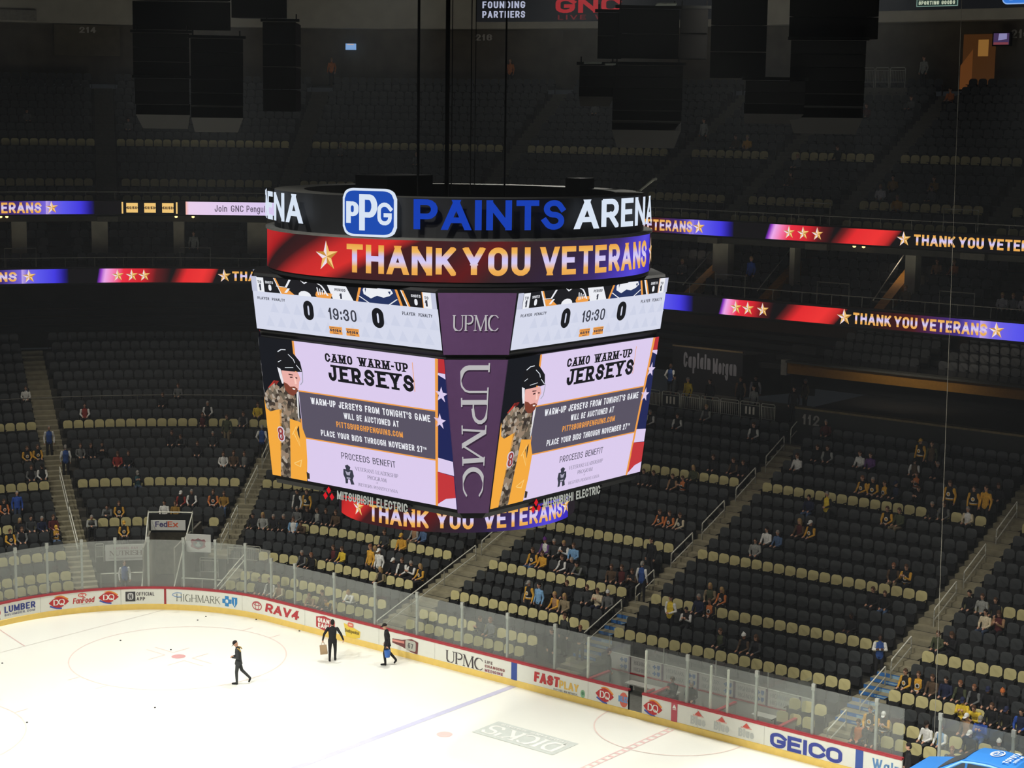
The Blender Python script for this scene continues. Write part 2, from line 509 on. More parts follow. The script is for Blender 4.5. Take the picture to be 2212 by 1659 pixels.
def strip(pts, t, ext=True, lo=None, hi=None):
    """polyline -> list of convex polygons of stroke width t"""
    pts = [p for i, p in enumerate(pts) if i == 0 or hypot(p[0] - pts[i - 1][0], p[1] - pts[i - 1][1]) > 1e-6]
    if len(pts) < 2:
        return []
    closed = hypot(pts[0][0] - pts[-1][0], pts[0][1] - pts[-1][1]) < 1e-6
    if ext and not closed:
        def push(a, b):
            l = hypot(a[0] - b[0], a[1] - b[1])
            e = ext * t * 0.5 * (1.0 if abs(a[0] - b[0]) < 1e-6 or abs(a[1] - b[1]) < 1e-6 else 2.0)
            return (a[0] + (a[0] - b[0]) / l * e, a[1] + (a[1] - b[1]) / l * e)
        p0, p1 = push(pts[0], pts[1]), push(pts[-1], pts[-2])
        pts = [p0] + pts[1:-1] + [p1]
    n = len(pts)
    L, Rr = [], []
    for i in range(n):
        if closed:
            a, b, c = pts[(i - 1) % (n - 1)], pts[i % (n - 1)], pts[(i + 1) % (n - 1)]
        else:
            a, b, c = pts[max(0, i - 1)], pts[i], pts[min(n - 1, i + 1)]
        d1 = (b[0] - a[0], b[1] - a[1])
        d2 = (c[0] - b[0], c[1] - b[1])
        l1, l2 = hypot(*d1) or 1, hypot(*d2) or 1
        if a == b:
            d1, l1 = d2, l2
        if b == c:
            d2, l2 = d1, l1
        n1, n2 = (-d1[1] / l1, d1[0] / l1), (-d2[1] / l2, d2[0] / l2)
        mx, my = n1[0] + n2[0], n1[1] + n2[1]
        ml = hypot(mx, my) or 1
        mx, my = mx / ml, my / ml
        k = t / 2 / max(0.45, mx * n1[0] + my * n1[1])
        L.append((b[0] + mx * k, b[1] + my * k))
        Rr.append((b[0] - mx * k, b[1] - my * k))
    out = []
    for i in range(n - 1):
        q = [L[i], Rr[i], Rr[i + 1], L[i + 1]]
        if lo is not None:
            q = clip_y(q, lo, hi)
        if len(q) >= 3:
            out.append(q)
    return out


LOWD = set('gjpqy,')


def text(s, h=1.0, w=0.5, t=0.18, gap=0.14, slab=False, serif=False, slant=0.0):
    """polygons of a line of lettering, cap height h, left edge at x=0; w and t relative to h. Returns (polys, total width)"""
    x = 0.0
    polys = []
    for ch in s:
        if serif and ch in SERIF:
            gw, st, sf = SERIF[ch]
            ww = gw * w * 1.6
            for pts, tf in st:
                tt = t * tf
                pp = [(x + px * ww, py) for px, py in pts]
                polys += strip(pp, tt, True, 0 if ch != 'Q' else -.2, 1)
            for sx, sy in sf:
                yy = 0.025 if sy < .5 else 0.975
                if .3 < sy < .6:
                    yy = sy
                polys += [[(x + sx * ww - t * .95, yy - .025), (x + sx * ww + t * .95, yy - .025), (x + sx * ww + t * .95, yy + .025), (x + sx * ww - t * .95, yy + .025)]]
            x += ww + gap
            continue
        gw, st = G.get(ch, G.get(ch.upper(), (0.5, [])))
        if ch == ' ':
            x += w * .55 + gap
            continue
        ww = gw * w if gw > 0 else t
        small = ch.islower() or ch in "'.:-"
        lo = -.35 if (ch in LOWD or ch == 'Q') else 0.0
        for pts in st:
            cw = max(0.0, ww - t)
            pp = []
            for px, py in pts:
                pp.append((x + t / 2 + px * cw if gw > 0 else x + t / 2, (t / 2 + py * (1 - t)) if 0 <= py <= 1 else py))
            mg = 0.0 if ch in 'NMZ7KR4' else .35 * t
            polys += [q for q in (clip_x(q, x - mg, x + ww + mg) for q in strip(pp, t, .55 if ch in 'YKRkxX' else 1.0, lo, 1.0)) if len(q) >= 3]
        if slab and ch.upper() in 'AMWRUPJYEIHNKFTLVX':
            sl = t * .75
            ends = {}
            for pts in st:
                for e in (pts[0], pts[-1]):
                    if e[1] in (0, 1, 0.0, 1.0):
                        ends[(round(e[0], 2), e[1])] = 1
            for ex, ey in ends:
                cx0 = x + t / 2 + ex * (ww - t)
                y0, y1 = (0, t * .62) if ey < .5 else (1 - t * .62, 1)
                polys.append([(cx0 - t / 2 - sl, y0), (cx0 + t / 2 + sl, y0), (cx0 + t / 2 + sl, y1), (cx0 - t / 2 - sl, y1)])
        x += ww + gap
    out = [[((px + slant * py) * h, py * h) for px, py in q] for q in polys]
    return out, (x - gap) * h


def fit(polys, width, x0, x1, y0):
    """scale horizontally to fill x0..x1, baseline y0"""
    k = (x1 - x0) / width
    return [[(x0 + a * k, y0 + b) for a, b in q] for q in polys]


def put(mb, polys, fn, material, uvb=None):
    """lay flat shapes on a surface; overlapping strokes are stacked a hair apart"""
    for i, q in enumerate(polys):
        if sum(q[k - 1][0] * q[k][1] - q[k][0] * q[k - 1][1] for k in range(len(q))) < 0:
            q = list(reversed(q))
        uv = None
        if uvb:
            uv = [((a - uvb[0]) / (uvb[1] - uvb[0]), (b - uvb[2]) / (uvb[3] - uvb[2])) for a, b in q]
        pp = [Vector(fn(a, b)) for a, b in q]
        nn = Vector((0, 0, 0))
        for k in range(len(pp)):
            nn += (pp[k - 1] - pp[0]).cross(pp[k] - pp[0])
        if nn.length > 1e-12 and not material.name.startswith('led_'):
            nn = nn.normalized() * (.0007 * (i % 7))
            pp = [p + nn for p in pp]
        mb.poly(pp, material, uv)


def word(mb, s, fn, material, x0, x1, y0, h, uv=False, **kw):
    p, w = text(s, h, **kw)
    p = fit(p, w, x0, x1, y0)
    put(mb, p, fn, material, (x0, x1, y0, y0 + h) if uv else None)


def star(cx, cy, r, ax=1.0, rot=0.0):
    o = [(cx + ax * r * sin(rot + 2 * pi * i / 5), cy + r * cos(rot + 2 * pi * i / 5)) for i in range(5)]
    n = [(cx + ax * r * .4 * sin(rot + 2 * pi * (i + .5) / 5), cy + r * .4 * cos(rot + 2 * pi * (i + .5) / 5)) for i in range(5)]
    return o, n


def ell(cx, cy, rx, ry, n=20):
    return [(cx + rx * cos(2 * pi * i / n), cy + ry * sin(2 * pi * i / n)) for i in range(n)]


def rect(x0, x1, y0, y1):
    return [(x0, y0), (x1, y0), (x1, y1), (x0, y1)]


def roundrect(x0, x1, y0, y1, r, n=5, ax=1.0):
    q = []
    for cx, cy, a in ((x1 - r * ax, y1 - r, 0), (x0 + r * ax, y1 - r, 90), (x0 + r * ax, y0 + r, 180), (x1 - r * ax, y0 + r, 270)):
        q += [(cx + r * ax * cos(rad(a + 90 * i / n)), cy + r * sin(rad(a + 90 * i / n))) for i in range(n + 1)]
    return q

# ------------------------------------------------------------------ ice sheet and its markings
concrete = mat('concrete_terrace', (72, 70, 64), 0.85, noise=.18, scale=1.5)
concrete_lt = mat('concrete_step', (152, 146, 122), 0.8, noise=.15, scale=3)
dark = mat('black_paint', (20, 20, 21), 0.7)
darkgrey = mat('dark_grey_wall', (46, 46, 46), 0.8, scale=1.0)
steel = mat('galvanised_steel', (190, 190, 178), 0.4, 0.3)
white_steel = mat('white_painted_steel', (235, 235, 222), 0.5)

ice = mat('ice', (246, 247, 240), 0.35, noise=.015, scale=.4, spec=.25)
mb = MB()
rim = [PZ(s, 0.0, 0.0) for s in ssteps(-(LX - RR) * 0 - 0.0, S0 + QA)]
left = [Vector((p.x, p.y, 0)) for p in rim]
ring = left + [Vector((-p.x * 1.0, -p.y, 0)) for p in left]          # far side + left corner, then its point mirror
corner2 = [Vector((p.x, -p.y, 0)) for p in reversed(left)]
corner_r = [Vector((-p.x, p.y, 0)) for p in left if p.x < -(LX - RR)]
full = list(reversed(corner_r)) + [p for p in left] + [Vector((p.x, -p.y, 0)) for p in reversed(left)] + [Vector((-p.x, -p.y, 0)) for p in left if p.x < -(LX - RR)]
mb.poly(full, ice)
floor = mb.build('floor', kind='structure', label='white ice sheet inside the rink boards')
mb = MB()
mb.box(-75, 60, -75, 75, -0.3, -0.03, concrete)
mb.build('floor_slab', kind='structure')


FZ = [0]


def flat(name, polys, rgb, z=0.004, rough=0.45):
    FZ[0] += .0003
    z += FZ[0]
    b = MB()
    mt = mat('paint_' + name, rgb, rough, noise=.05, scale=3)
    for i, q in enumerate(polys):
        b.poly([(x, y, z + .0004 * (i % 6)) for x, y in q], mt)
    return b.build(name, floor)


FT = 0.3048


def annulus(cx, cy, r, w, a0=0, a1=360, n=72):
    o = []
    for i in range(n):
        a, b = rad(a0 + (a1 - a0) * i / n), rad(a0 + (a1 - a0) * (i + 1) / n)
        o.append([(cx + (r - w) * cos(a), cy + (r - w) * sin(a)), (cx + r * cos(a), cy + r * sin(a)), (cx + r * cos(b), cy + r * sin(b)), (cx + (r - w) * cos(b), cy + (r - w) * sin(b))])
    return o


pale_red, pale_blue = (238, 218, 212), (200, 200, 226)
for cy in (22 * FT, -22 * FT):
    cx = -69 * FT
    pl = annulus(cx, cy, 15 * FT, .055)
    for sx in (-1, 1):
        for sy in (-1, 1):
            x = cx + sx * .87
            y0 = cy + sy * sqrt((15 * FT) ** 2 - .87 ** 2)
            pl.append(rect(x - .03, x + .03, min(y0, y0 + sy * .6), max(y0, y0 + sy * .6)))
            a, b = cx + sx * .61, cy + sy * .23            # the L marks by the spot
            pl.append(rect(min(a, a + sx * 1.2), max(a, a + sx * 1.2), b - .03, b + .03))
            pl.append(rect(a - .03, a + .03, min(b, b + sy * .9), max(b, b + sy * .9)))
    flat('faceoff_circle', pl, pale_red)
    flat('faceoff_spot', [ell(cx, cy, .30, .30, 28)], (222, 168, 170), .006)
for sx in (-1, 1):
    flat('neutral_spot', [ell(sx * 20 * FT, 22 * FT, .30, .30, 28)], (240, 196, 194), .006)
    yb = LY - 0.02
    flat('blue_line', [rect(sx * 25.5 * FT - .15, sx * 25.5 * FT + .15, -yb, yb)], pale_blue)
flat('goal_line', [rect(-89 * FT - .03, -89 * FT + .03, -11.1, 11.1)], (228, 224, 218))
g = -89 * FT
for sy in (1, -1):
    q = [(g, sy * 3.35 - .03), (g, sy * 3.35 + .03), (-LX + .02, sy * 4.27 + .03), (-LX + .02, sy * 4.27 - .03)]
    flat('trapezoid_line', [q], (226, 196, 194))
cl = []
for i in range(64):
    y = -12.8 + i * .4
    cl += [rect(-.15, -.10, y, y + .4), rect(.10, .15, y, y + .4), rect(-.1, .1, y, y + .14)]
flat('centre_line', cl, (240, 208, 206))
flat('referee_crease', annulus(0, LY, 10 * FT, .06, 180, 360, 48), pale_red)
# sponsor box painted under the ice, read from the far side
sx0, sx1, sy0, sy1 = -5.5, -1.68, 7.58, 9.17
flat('ice_sponsor_panel', [rect(sx0, sx1, sy0, sy1)], (214, 220, 216), .004)
pl, w = text("DICK'S", .95, .62, .2, .13, serif=True)
pl = fit(pl, w, 0, 3.4, 0)
flat('ice_sponsor_lettering', [[(sx1 - .2 - a, sy1 - .42 - b) for a, b in q] for q in pl], (250, 251, 246), .008)
pl, w = text("SPORTING GOODS", .16, .5, .16, .16)
pl = fit(pl, w, 0, 3.2, 0)
flat('ice_sponsor_small_lettering', [[(sx1 - .3 - a, sy1 - .13 - b) for a, b in q] for q in pl], (246, 248, 244), .008)

puck_m = mat('vulcanised_rubber', (24, 24, 26), 0.6)
for i, (x, y, w) in enumerate([(-24.71, 6.59, 'near the left edge of the far faceoff circle'), (-22.01, 7.12, 'beside the far faceoff spot'), (-16.57, 1.65, 'on open ice below the far faceoff circle'), (-24.64, 10.96, 'left one of two pucks near the far corner boards'), (-24.82, 11.62, 'right one of two pucks near the far corner boards'), (-22.74, 12.80, 'against the yellow kickplate at the far corner'), (-19.93, 12.78, 'against the yellow kickplate right of the corner'), (-25.78, 1.24, 'at the left edge of the picture'), (-18.85, -2.63, 'on the near faceoff circle line')]):
    b = MB()
    b.tube([(0, 0, 0), (0, 0, .004), (0, 0, .0214), (0, 0, .0254)], .038, puck_m, 16, rr=[.036, .038, .038, .036])
    o = b.build('puck', label='black puck lying on the ice ' + w, category='puck', group='pucks left on the ice')
    o.location = (x, y, .001)

# ------------------------------------------------------------------ rink boards
hdpe = mat('white_board_plastic', (236, 237, 228), 0.4, noise=.02)
kickm = mat('yellow_kickplate', (246, 212, 116), 0.45, noise=.05)
capm = mat('red_cap_rail', (176, 56, 66), 0.4, noise=.06)
GATE0, DOOR0, DOOR1, BEND = 12.5, 23.43, 24.08, 64.0
boards = empty('rink_boards', PZ(21.95, 0, 0), label='white hockey rink boards with sponsor logos, red cap rail and yellow kickplate', category='rink boards')
OFF = PZ(21.95, 0, 0)


def bchild(b, name, **kw):
    o = b.build(name, boards, **kw)
    o.location = -OFF
    return o


b = MB()
for a, c in ((-2.0, 11.4), (GATE0, DOOR0), (DOOR1, BEND)):
    sweep(b, [(0, .2), (0, 1.0), (.10, 1.0), (.10, 0), (0.02, 0)], a, c, hdpe, True)
bchild(b, 'board_face')
b = MB()
sweep(b, [(.0, 0), (-.025, .0), (-.025, .25), (0.0, .265)], GATE0, BEND, kickm, True)
sweep(b, [(.0, 0), (-.025, .0), (-.025, .25), (0.0, .265)], -2.0, 11.4, kickm, True)
bchild(b, 'kickplate')
b = MB()
for a, c in ((-2.0, 11.4), (GATE0, DOOR0), (DOOR1, BEND)):
    sweep(b, [(-.03, .99), (-.03, 1.07), (.15, 1.07), (.15, .99), (-.03, .99)], a, c, capm, True)
bchild(b, 'cap_rail')
sm = mat('board_seam', (205, 205, 196), .5)
for s in (55.2, 51.5, 45.6, 41.7, 37.2, 34.0, 26.0, 20.9, 18.0):
    b = MB()
    b.poly([PZ(s - .012, -.004, .22), PZ(s + .012, -.004, .22), PZ(s + .012, -.004, .98), PZ(s - .012, -.004, .98)], sm)
    bchild(b, 'panel_seam')


def fb(e=0.006):
    return lambda a, z: PZ(-a, -e, z)


def paint(rgb):
    return mat('print_%d_%d_%d' % rgb, rgb, .45, noise=.03)


NAVY, RED, RBLU, INK, ORNG, GOLDY, WHT, PURP = (54, 66, 140), (196, 52, 54), (70, 90, 180), (70, 62, 66), (240, 150, 60), (236, 190, 80), (246, 246, 240), (70, 50, 70)


def ad(name, items, label=None):
    """items: (layer, rgb, polys in board coordinates (a=-s, z))"""
    b = MB()
    for lay, rgb, polys in items:
        put(b, polys, fb(.006 + .004 * lay), paint(rgb))
    kw = {'label': label} if label else {}
    return bchild(b, name, **kw)


def tx(s, x0, x1, y0, h, **kw):
    p, w = text(s, h, **kw)
    return fit(p, w, x0, x1, y0)


def subdiv(q, n=8):
    """split a quad along its first and third side so that it can follow the curved boards"""
    (a, b, c, d) = q
    L = lambda p, r, t: (p[0] + (r[0] - p[0]) * t, p[1] + (r[1] - p[1]) * t)
    return [[L(a, b, i / n), L(a, b, (i + 1) / n), L(d, c, (i + 1) / n), L(d, c, i / n)] for i in range(n)]


def dairy(cx, cy, w, h):
    """red lens with an orange upper sweep and a blue lower sweep"""
    top = [(cx + w / 2 * t, cy + h * .42 * (1 - abs(t) ** 1.7)) for t in [i / 8 - 1 for i in range(17)]]
    bot = [(cx + w / 2 * t, cy - h * .42 * (1 - abs(t) ** 1.7)) for t in [1 - i / 8 for i in range(17)]]
    lens = top + bot[1:-1]
    o1 = [(cx + w * (-.22 + .7 * t), cy + h * (.42 + .12 * sin(pi * t) - .25 * t * t)) for t in [i / 10 for i in range(11)]]
    o2 = [(cx + w * (-.22 + .62 * t), cy + h * (.40 - .02 * sin(pi * t) - .3 * t * t)) for t in [1 - i / 10 for i in range(11)]]
    b1 = [(cx + w * (-.46 + .6 * t), cy + h * (-.28 - .26 * sin(pi * .5 * t))) for t in [i / 10 for i in range(11)]]
    b2 = [(cx + w * (-.42 + .56 * t), cy + h * (-.18 - .24 * sin(pi * .5 * t))) for t in [1 - i / 10 for i in range(11)]]
    q = []
    for u, v in ((o1, o2), (b1, b2)):
        v = list(reversed(v))
        q.append([[u[i], u[i + 1], v[i + 1], v[i]] for i in range(10)])
    return [(1, RED, [[top[i], top[i + 1], bot[15 - i], bot[16 - i]] for i in range(16)]), (0, ORNG, q[0]), (0, RBLU, q[1]),
            (2, WHT, tx('DQ', cx - w * .27, cx + w * .27, cy - h * .2, h * .42, w=.6, t=.22, gap=.06, serif=True))]


ad('lumber_advert', [(1, NAVY, tx('LUMBER', -56.98, -55.44, .55, .30, w=.5, t=.17, gap=.1)), (1, (130, 130, 150), tx('84LUMBER.COM', -56.98, -55.46, .40, .10, w=.5, t=.16)),
                     (1, RED, [ell(-57.6, .62, .42, .26)]), (2, WHT, tx('84', -57.85, -57.3, .5, .24, w=.6, t=.2)), (1, INK, tx('SINCE', -57.8, -57.2, .30, .08))])
ad('dairy_advert', dairy(-54.33, .62, .95, .62), 'left red lens shaped logo on the corner boards')
ad('treat_advert', [(1, RED, tx('FanFood', -53.69, -52.72, .46, .26, w=.55, t=.16, gap=.06, slant=.12)), (1, (224, 110, 100), [ell(-53.25, .84, .2, .1)]), (2, WHT, tx('DQ', -53.38, -53.12, .79, .09)), (0, (170, 170, 170), [rect(-53.3, -52.8, .40, .415)])])
ad('dairy_advert', dairy(-52.06, .64, .92, .60), 'right red lens shaped logo on the corner boards')
ad('league_app_advert', [(1, (66, 66, 68), subdiv(rect(-51.29, -50.84, .40, .86), 4)), (2, (205, 205, 205), [roundrect(-51.2, -50.93, .48, .80, .1)]), (3, (90, 90, 92), tx('N', -51.13, -51.0, .52, .22)),
                         (1, INK, tx('OFFICIAL', -50.79, -49.97, .66, .17, w=.5, t=.15)), (1, INK, tx('APP', -50.79, -50.40, .43, .17, w=.5, t=.15))])
ad('goal_line_stripe', [(1, (168, 56, 60), [rect(-49.52, -49.42, .0, .99)])])
ad('health_insurer_advert', [(1, (110, 112, 100), tx('HIGHMARK', -48.95, -46.79, .42, .34, w=.6, t=.11, gap=.1, serif=True)), (1, (120, 160, 210), strip(arcp(-48.85, .72, .28, .10, 60, 300), .03)),
                             (1, (60, 140, 205), [rect(-46.53, -46.33, .36, .84), rect(-46.67, -46.19, .50, .70)]), (2, WHT, [ell(-46.43, .6, .07, .1)]),
                             (1, (60, 140, 205), [[(-46.17, .82), (-45.87, .82), (-45.87, .55), (-46.02, .34), (-46.17, .55)]]), (2, WHT, [rect(-46.04, -46.0, .42, .76)])])
ad('car_advert', [(1, (190, 92, 98), strip(ell(-44.74, .62, .27, .19) + [ell(-44.74, .62, .27, .19)[0]], .045) + strip(ell(-44.74, .62, .11, .18) + [ell(-44.74, .62, .11, .18)[0]], .035) + strip(ell(-44.74, .70, .2, .07) + [ell(-44.74, .70, .2, .07)[0]], .035)),
                  (1, (190, 58, 66), tx('RAV4', -44.25, -42.09, .42, .42, w=.66, t=.2, gap=.08, slant=.1))])
ge = [(-40.99, .82), (-40.5, .92), (-39.84, .80), (-39.84, .36), (-40.3, .22), (-40.99, .36)]
ad('grocer_advert', [(1, (186, 62, 68), [ge]), (2, WHT, tx('GIANT', -40.88, -39.96, .60, .2, w=.55, t=.2, gap=.08) + tx('EAGLE', -40.86, -39.96, .36, .2, w=.5, t=.2, gap=.08))])
ad('snack_advert', [(1, (238, 208, 80), [[(-39.29, .84), (-38.85, .76), (-38.29, .62), (-38.32, .34), (-38.6, .26), (-39.15, .24)]]), (2, (224, 120, 100), [roundrect(-39.05, -38.7, .72, .92, .08)]), (3, (250, 200, 180), [rect(-38.98, -38.77, .79, .85)]),
                    (2, (120, 100, 40), tx('Bushpeckel', -39.22, -38.36, .46, .16, w=.5, t=.15, gap=.06)), (0, (170, 170, 160), [rect(-39.1, -38.55, .20, .235)])])
ad('ketchup_advert', [(1, (120, 66, 66), [[(-36.41, .52), (-35.85, .44), (-35.3, .30), (-34.96, .28), (-34.92, .80), (-35.3, .88), (-35.85, .74), (-36.41, .70)]]), (2, (226, 150, 140), [[(-36.4, .58), (-35.72, .60), (-35.72, .70), (-36.4, .67)]]),
                      (2, (190, 190, 180), [roundrect(-35.65, -35.06, .36, .80, .08)]), (3, (110, 110, 110), tx('57', -35.5, -35.2, .46, .22))])
ad('medical_advert', [(1, INK, tx('UPMC', -33.36, -31.36, .30, .50, w=.6, t=.13, gap=.08, serif=True)), (1, (120, 100, 100), tx('LIFE', -31.26, -30.85, .66, .12)), (1, (150, 90, 90), tx('CHANGING', -31.26, -30.21, .48, .12)), (1, (150, 90, 110), tx('MEDICINE', -31.26, -30.3, .30, .12))])
ad('blue_line_stripe', [(1, (60, 84, 160), [rect(-29.87, -29.57, .0, .99)])])
ad('lottery_advert', [(1, (196, 60, 62), tx('FAST', -28.7, -27.42, .42, .42, w=.5, t=.22, gap=.06, slant=.05)), (1, (238, 196, 96), tx('PLAY', -27.42, -26.46, .42, .32, w=.5, t=.18, gap=.07)),
                      (1, (150, 150, 150), tx('PLAY FREE. WIN INSTANTLY.', -27.7, -26.5, .28, .08, t=.2)), (1, (140, 190, 150), [ell(-26.25, .42, .11, .16)]), (2, (90, 140, 110), [ell(-26.25, .44, .06, .08)])])
ad('dairy_advert', dairy(-25.19, .60, .88, .66), 'red lens shaped logo left of the open penalty box door')
ad('frozen_treat_advert', [(1, (220, 110, 90), [ell(-24.28, .60, .20, .30)]), (2, (110, 160, 215), tx('BLIZ', -24.53, -24.09, .50, .24, w=.5, t=.24, gap=.04))])
ad('dairy_advert', dairy(-22.92, .58, .88, .66), 'red lens shaped logo right of the open penalty box door')
ad('centre_line_stripe', [(1, (190, 84, 96), [rect(-22.08, -21.8, .0, .99)]), (2, WHT, [[(-22.03, .78), (-21.85, .78), (-21.92, .92), (-21.96, .92)], rect(-22.03, -21.85, .73, .75)])])
for a, w in ((-21.2, 'left'), (-20.17, 'middle'), (-19.1, 'right')):
    ad('beer_advert', [(1, (196, 200, 196), tx('Blue', a, a + .66, .36, .32, w=.5, t=.2, gap=.06)), (2, (214, 90, 80), [[(a + .25, .82), (a + .34, .92), (a + .43, .82), (a + .5, .76), (a + .36, .72), (a + .18, .76)]]), (1, (226, 170, 160), [rect(a + .1, a + .56, .70, .74)])], w + ' one of three pale lettered beer logos')
ad('insurance_advert', [(1, (62, 74, 160), tx('GEICO', -17.75, -14.8, .28, .56, w=.95, t=.23, gap=.1))])
ad('blue_line_stripe', [(1, (64, 92, 168), [rect(-14.28, -13.98, .0, .99)])])
ad('shop_advert', [(1, (96, 140, 190), tx('Waln', -13.62, -12.55, .40, .42, w=.55, t=.15))])
# penalty-box door swung open, and the gate leaf at the right end
b = MB()
b.poly([PZ(DOOR1, .0, .22), PZ(DOOR1, .10, .22), PZ(DOOR1, .10, 1.0), PZ(DOOR1, 0, 1.0)], hdpe)
dm = mat('black_rubber_matting', (38, 40, 44), .8)
T = lambda p: PZ(23.41 + p.x, .12 + p.y, p.z)
b.box(-.03, .03, 0, .66, .22, 1.0, dm, T)
b.box(-.05, .05, 0, .66, 1.0, 1.06, capm, T)
bchild(b, 'penalty_box_door')
# ------------------------------------------------------------------ acrylic shields
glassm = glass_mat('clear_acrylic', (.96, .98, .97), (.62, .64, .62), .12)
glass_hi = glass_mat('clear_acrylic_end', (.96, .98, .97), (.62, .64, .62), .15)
postm = mat('aluminium_stanchion', (176, 178, 172), .45, .2)
ST = [62.5, 60.9, 59.3, 57.8, 56.29, 54.79, 53.22, 51.72, 50.24, 48.62, 47.07, 45.49, 43.96, 42.44, 39.99, 37.54, 35.11, 32.61, 30.19, 27.76, 26.11, 24.08, 23.36, 21.48, 20.43, 19.68, 18.46, 16.11, 13.6, 12.52, 11.2, 8.58, 6.0]
ABOVE = ['beyond the left picture edge', 'beyond the left picture edge, second in', 'left of the lumber advert', 'over the left part of the lumber advert', 'over the lumber advert', 'over the left lens shaped logo', 'over the right lens shaped logo', 'over the league app advert', 'over the red goal line stripe', 'over the left half of the health insurer advert', 'over the blue cross and shield marks', 'over the car maker emblem', 'over the red car name lettering', 'just right of the red car name', 'over the red grocer advert', 'left of the ketchup bottle advert', 'over the ketchup bottle advert', 'over the serif medical lettering', 'over the blue line stripe', 'over the red and yellow lottery advert', 'over the lens logo left of the open door', None, 'over the lens logo right of the open door', 'between the centre stripe and the first beer logo', 'over the second beer logo', 'over the third beer logo', 'over the left end of the blue insurance lettering', 'over the blue insurance lettering', 'over the right blue stripe', None, 'behind the blue car blimp, first beyond the gate', 'behind the blue car blimp, second beyond the gate']
for i in range(len(ST) - 1):
    a, c = ST[i], ST[i + 1]
    top = 3.3 if a > 44.5 else 2.83
    if ABOVE[i] is None:
        continue
    e = empty('shield_panel', PZ(a, .07, 1.07), label='clear acrylic shield panel above the boards ' + ABOVE[i], category='glass panel', group='acrylic shields on the boards')
    off = PZ(a, .07, 1.07)
    b = MB()
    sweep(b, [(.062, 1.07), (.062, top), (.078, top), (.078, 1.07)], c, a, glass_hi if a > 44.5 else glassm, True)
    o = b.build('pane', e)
    o.location = -off
    b = MB()
    mt = white_steel if a in (26.11, 24.08, 23.36, 20.43, 19.68) else postm
    hh = top + (.1 if mt == postm else -.1)
    p, n = P(a, .12)
    tn = Vector((-n.y, n.x, 0))
    hw = .045 if mt == postm else .035
    b.hexa([p + tn * u + n * v + Vector((0, 0, z)) for z in (.98, hh) for u, v in ((-hw, -.04), (hw, -.04), (hw, .04), (-hw, .04))], mt)
    if mt == postm:
        b.hexa([p + tn * u + n * v + Vector((0, 0, z)) for z in (hh - .22, hh + .02) for u, v in ((-.07, -.05), (.07, -.05), (.07, .05), (-.07, .05))], mt)
    o = b.build('stanchion', e)
    o.location = -off
e = MB()
for s in (23.36, 24.08):
    pass
# ------------------------------------------------------------------ lower bowl terraces
def fz(k):
    return -.036 + .253 * k + .004 * k * k


def dback(k):
    return 1.41 + .89 * (k - 1)


KMAX = 26
AISLES = [(5.6, .75), (15.95, .74), (28.35, .58), (37.93, .93), (48.42, .55), (52.79, .62), (57.6, .6), (62.5, .6)]
SECT = ['section at the right edge', 'penalty box section', 'section below the hanging scoreboard', 'section left of the longest stairs', 'corner section with the tunnel', 'leftmost corner section', 'section beyond the left edge']


def cuts(k):
    c = []
    if k <= 3:
        c.append((18.6, 27.3))
    if k <= 5:
        c.append((47.2, 52.3))
    elif k <= 7:
        c.append((49.25, 50.55))
    if k > 22:
        c.append((-10, 40.5))
    return c


def minus(a, b, cs):
    segs = [(a, b)]
    for c0, c1 in cs:
        segs = [q for s0, s1 in segs for q in ((s0, min(s1, c0)), (max(s0, c1), s1)) if q[1] - q[0] > .05]
    return segs


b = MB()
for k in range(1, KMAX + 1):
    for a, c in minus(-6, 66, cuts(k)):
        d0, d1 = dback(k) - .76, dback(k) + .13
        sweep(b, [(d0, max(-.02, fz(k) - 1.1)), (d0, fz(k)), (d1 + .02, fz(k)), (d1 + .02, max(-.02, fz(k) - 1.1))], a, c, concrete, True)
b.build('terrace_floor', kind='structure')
b = MB()
for (a, c, d) in ((18.6, 27.3, 3.3), (47.2, 49.25, 5.1), (50.55, 52.3, 5.1)):
    z = fz(4 if d < 4 else 6)
    sweep(b, [(d, 0), (d, z)], a, c, mat('grey_block_wall', (120, 118, 110), .85, scale=2))
b.build('wall_terrace', kind='structure')
stepblue = mat('blue_step_sign', (60, 118, 190), .5)
for ai, (sc, hw) in enumerate(AISLES):
    b = MB()
    bl = MB()
    for k in range(1, KMAX + 1):
        if minus(sc - .1, sc + .1, cuts(k)) == []:
            continue
        ka = (RR + dback(k)) / RR if sc > S0 else 1.0
        a, c = sc - hw / ka, sc + hw / ka
        d0, d1 = dback(k) - .76, dback(k) + .13
        ris = fz(k) - fz(k - 1)
        T = lambda d, z, s: PZ(s, d, z)
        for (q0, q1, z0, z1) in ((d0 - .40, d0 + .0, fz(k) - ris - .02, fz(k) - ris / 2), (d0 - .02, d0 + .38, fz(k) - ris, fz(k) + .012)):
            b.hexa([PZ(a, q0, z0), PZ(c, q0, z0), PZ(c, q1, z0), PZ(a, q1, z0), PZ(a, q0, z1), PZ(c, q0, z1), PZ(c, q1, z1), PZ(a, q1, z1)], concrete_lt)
            if ai in (1, 2) and 4 <= k <= 7:
                bl.poly([PZ(a, q0 - .005, z0 + .02), PZ(c, q0 - .005, z0 + .02), PZ(c, q0 - .005, z1 - .01), PZ(a, q0 - .005, z1 - .01)], stepblue)
                m0, m1 = a + (c - a) * .1, a + (c - a) * .55
                bl.poly([PZ(m0, q0 - .008, z0 + .06), PZ(m1, q0 - .008, z0 + .06), PZ(m1, q0 - .008, z1 - .05), PZ(m0, q0 - .008, z1 - .05)], mat('pale_print', (150, 185, 210), .5))
    o = b.build('aisle_stair_floor', kind='structure')
    if bl.v:
        bl.build('riser_sign', o, label='blue printed sign strips on the stair risers')

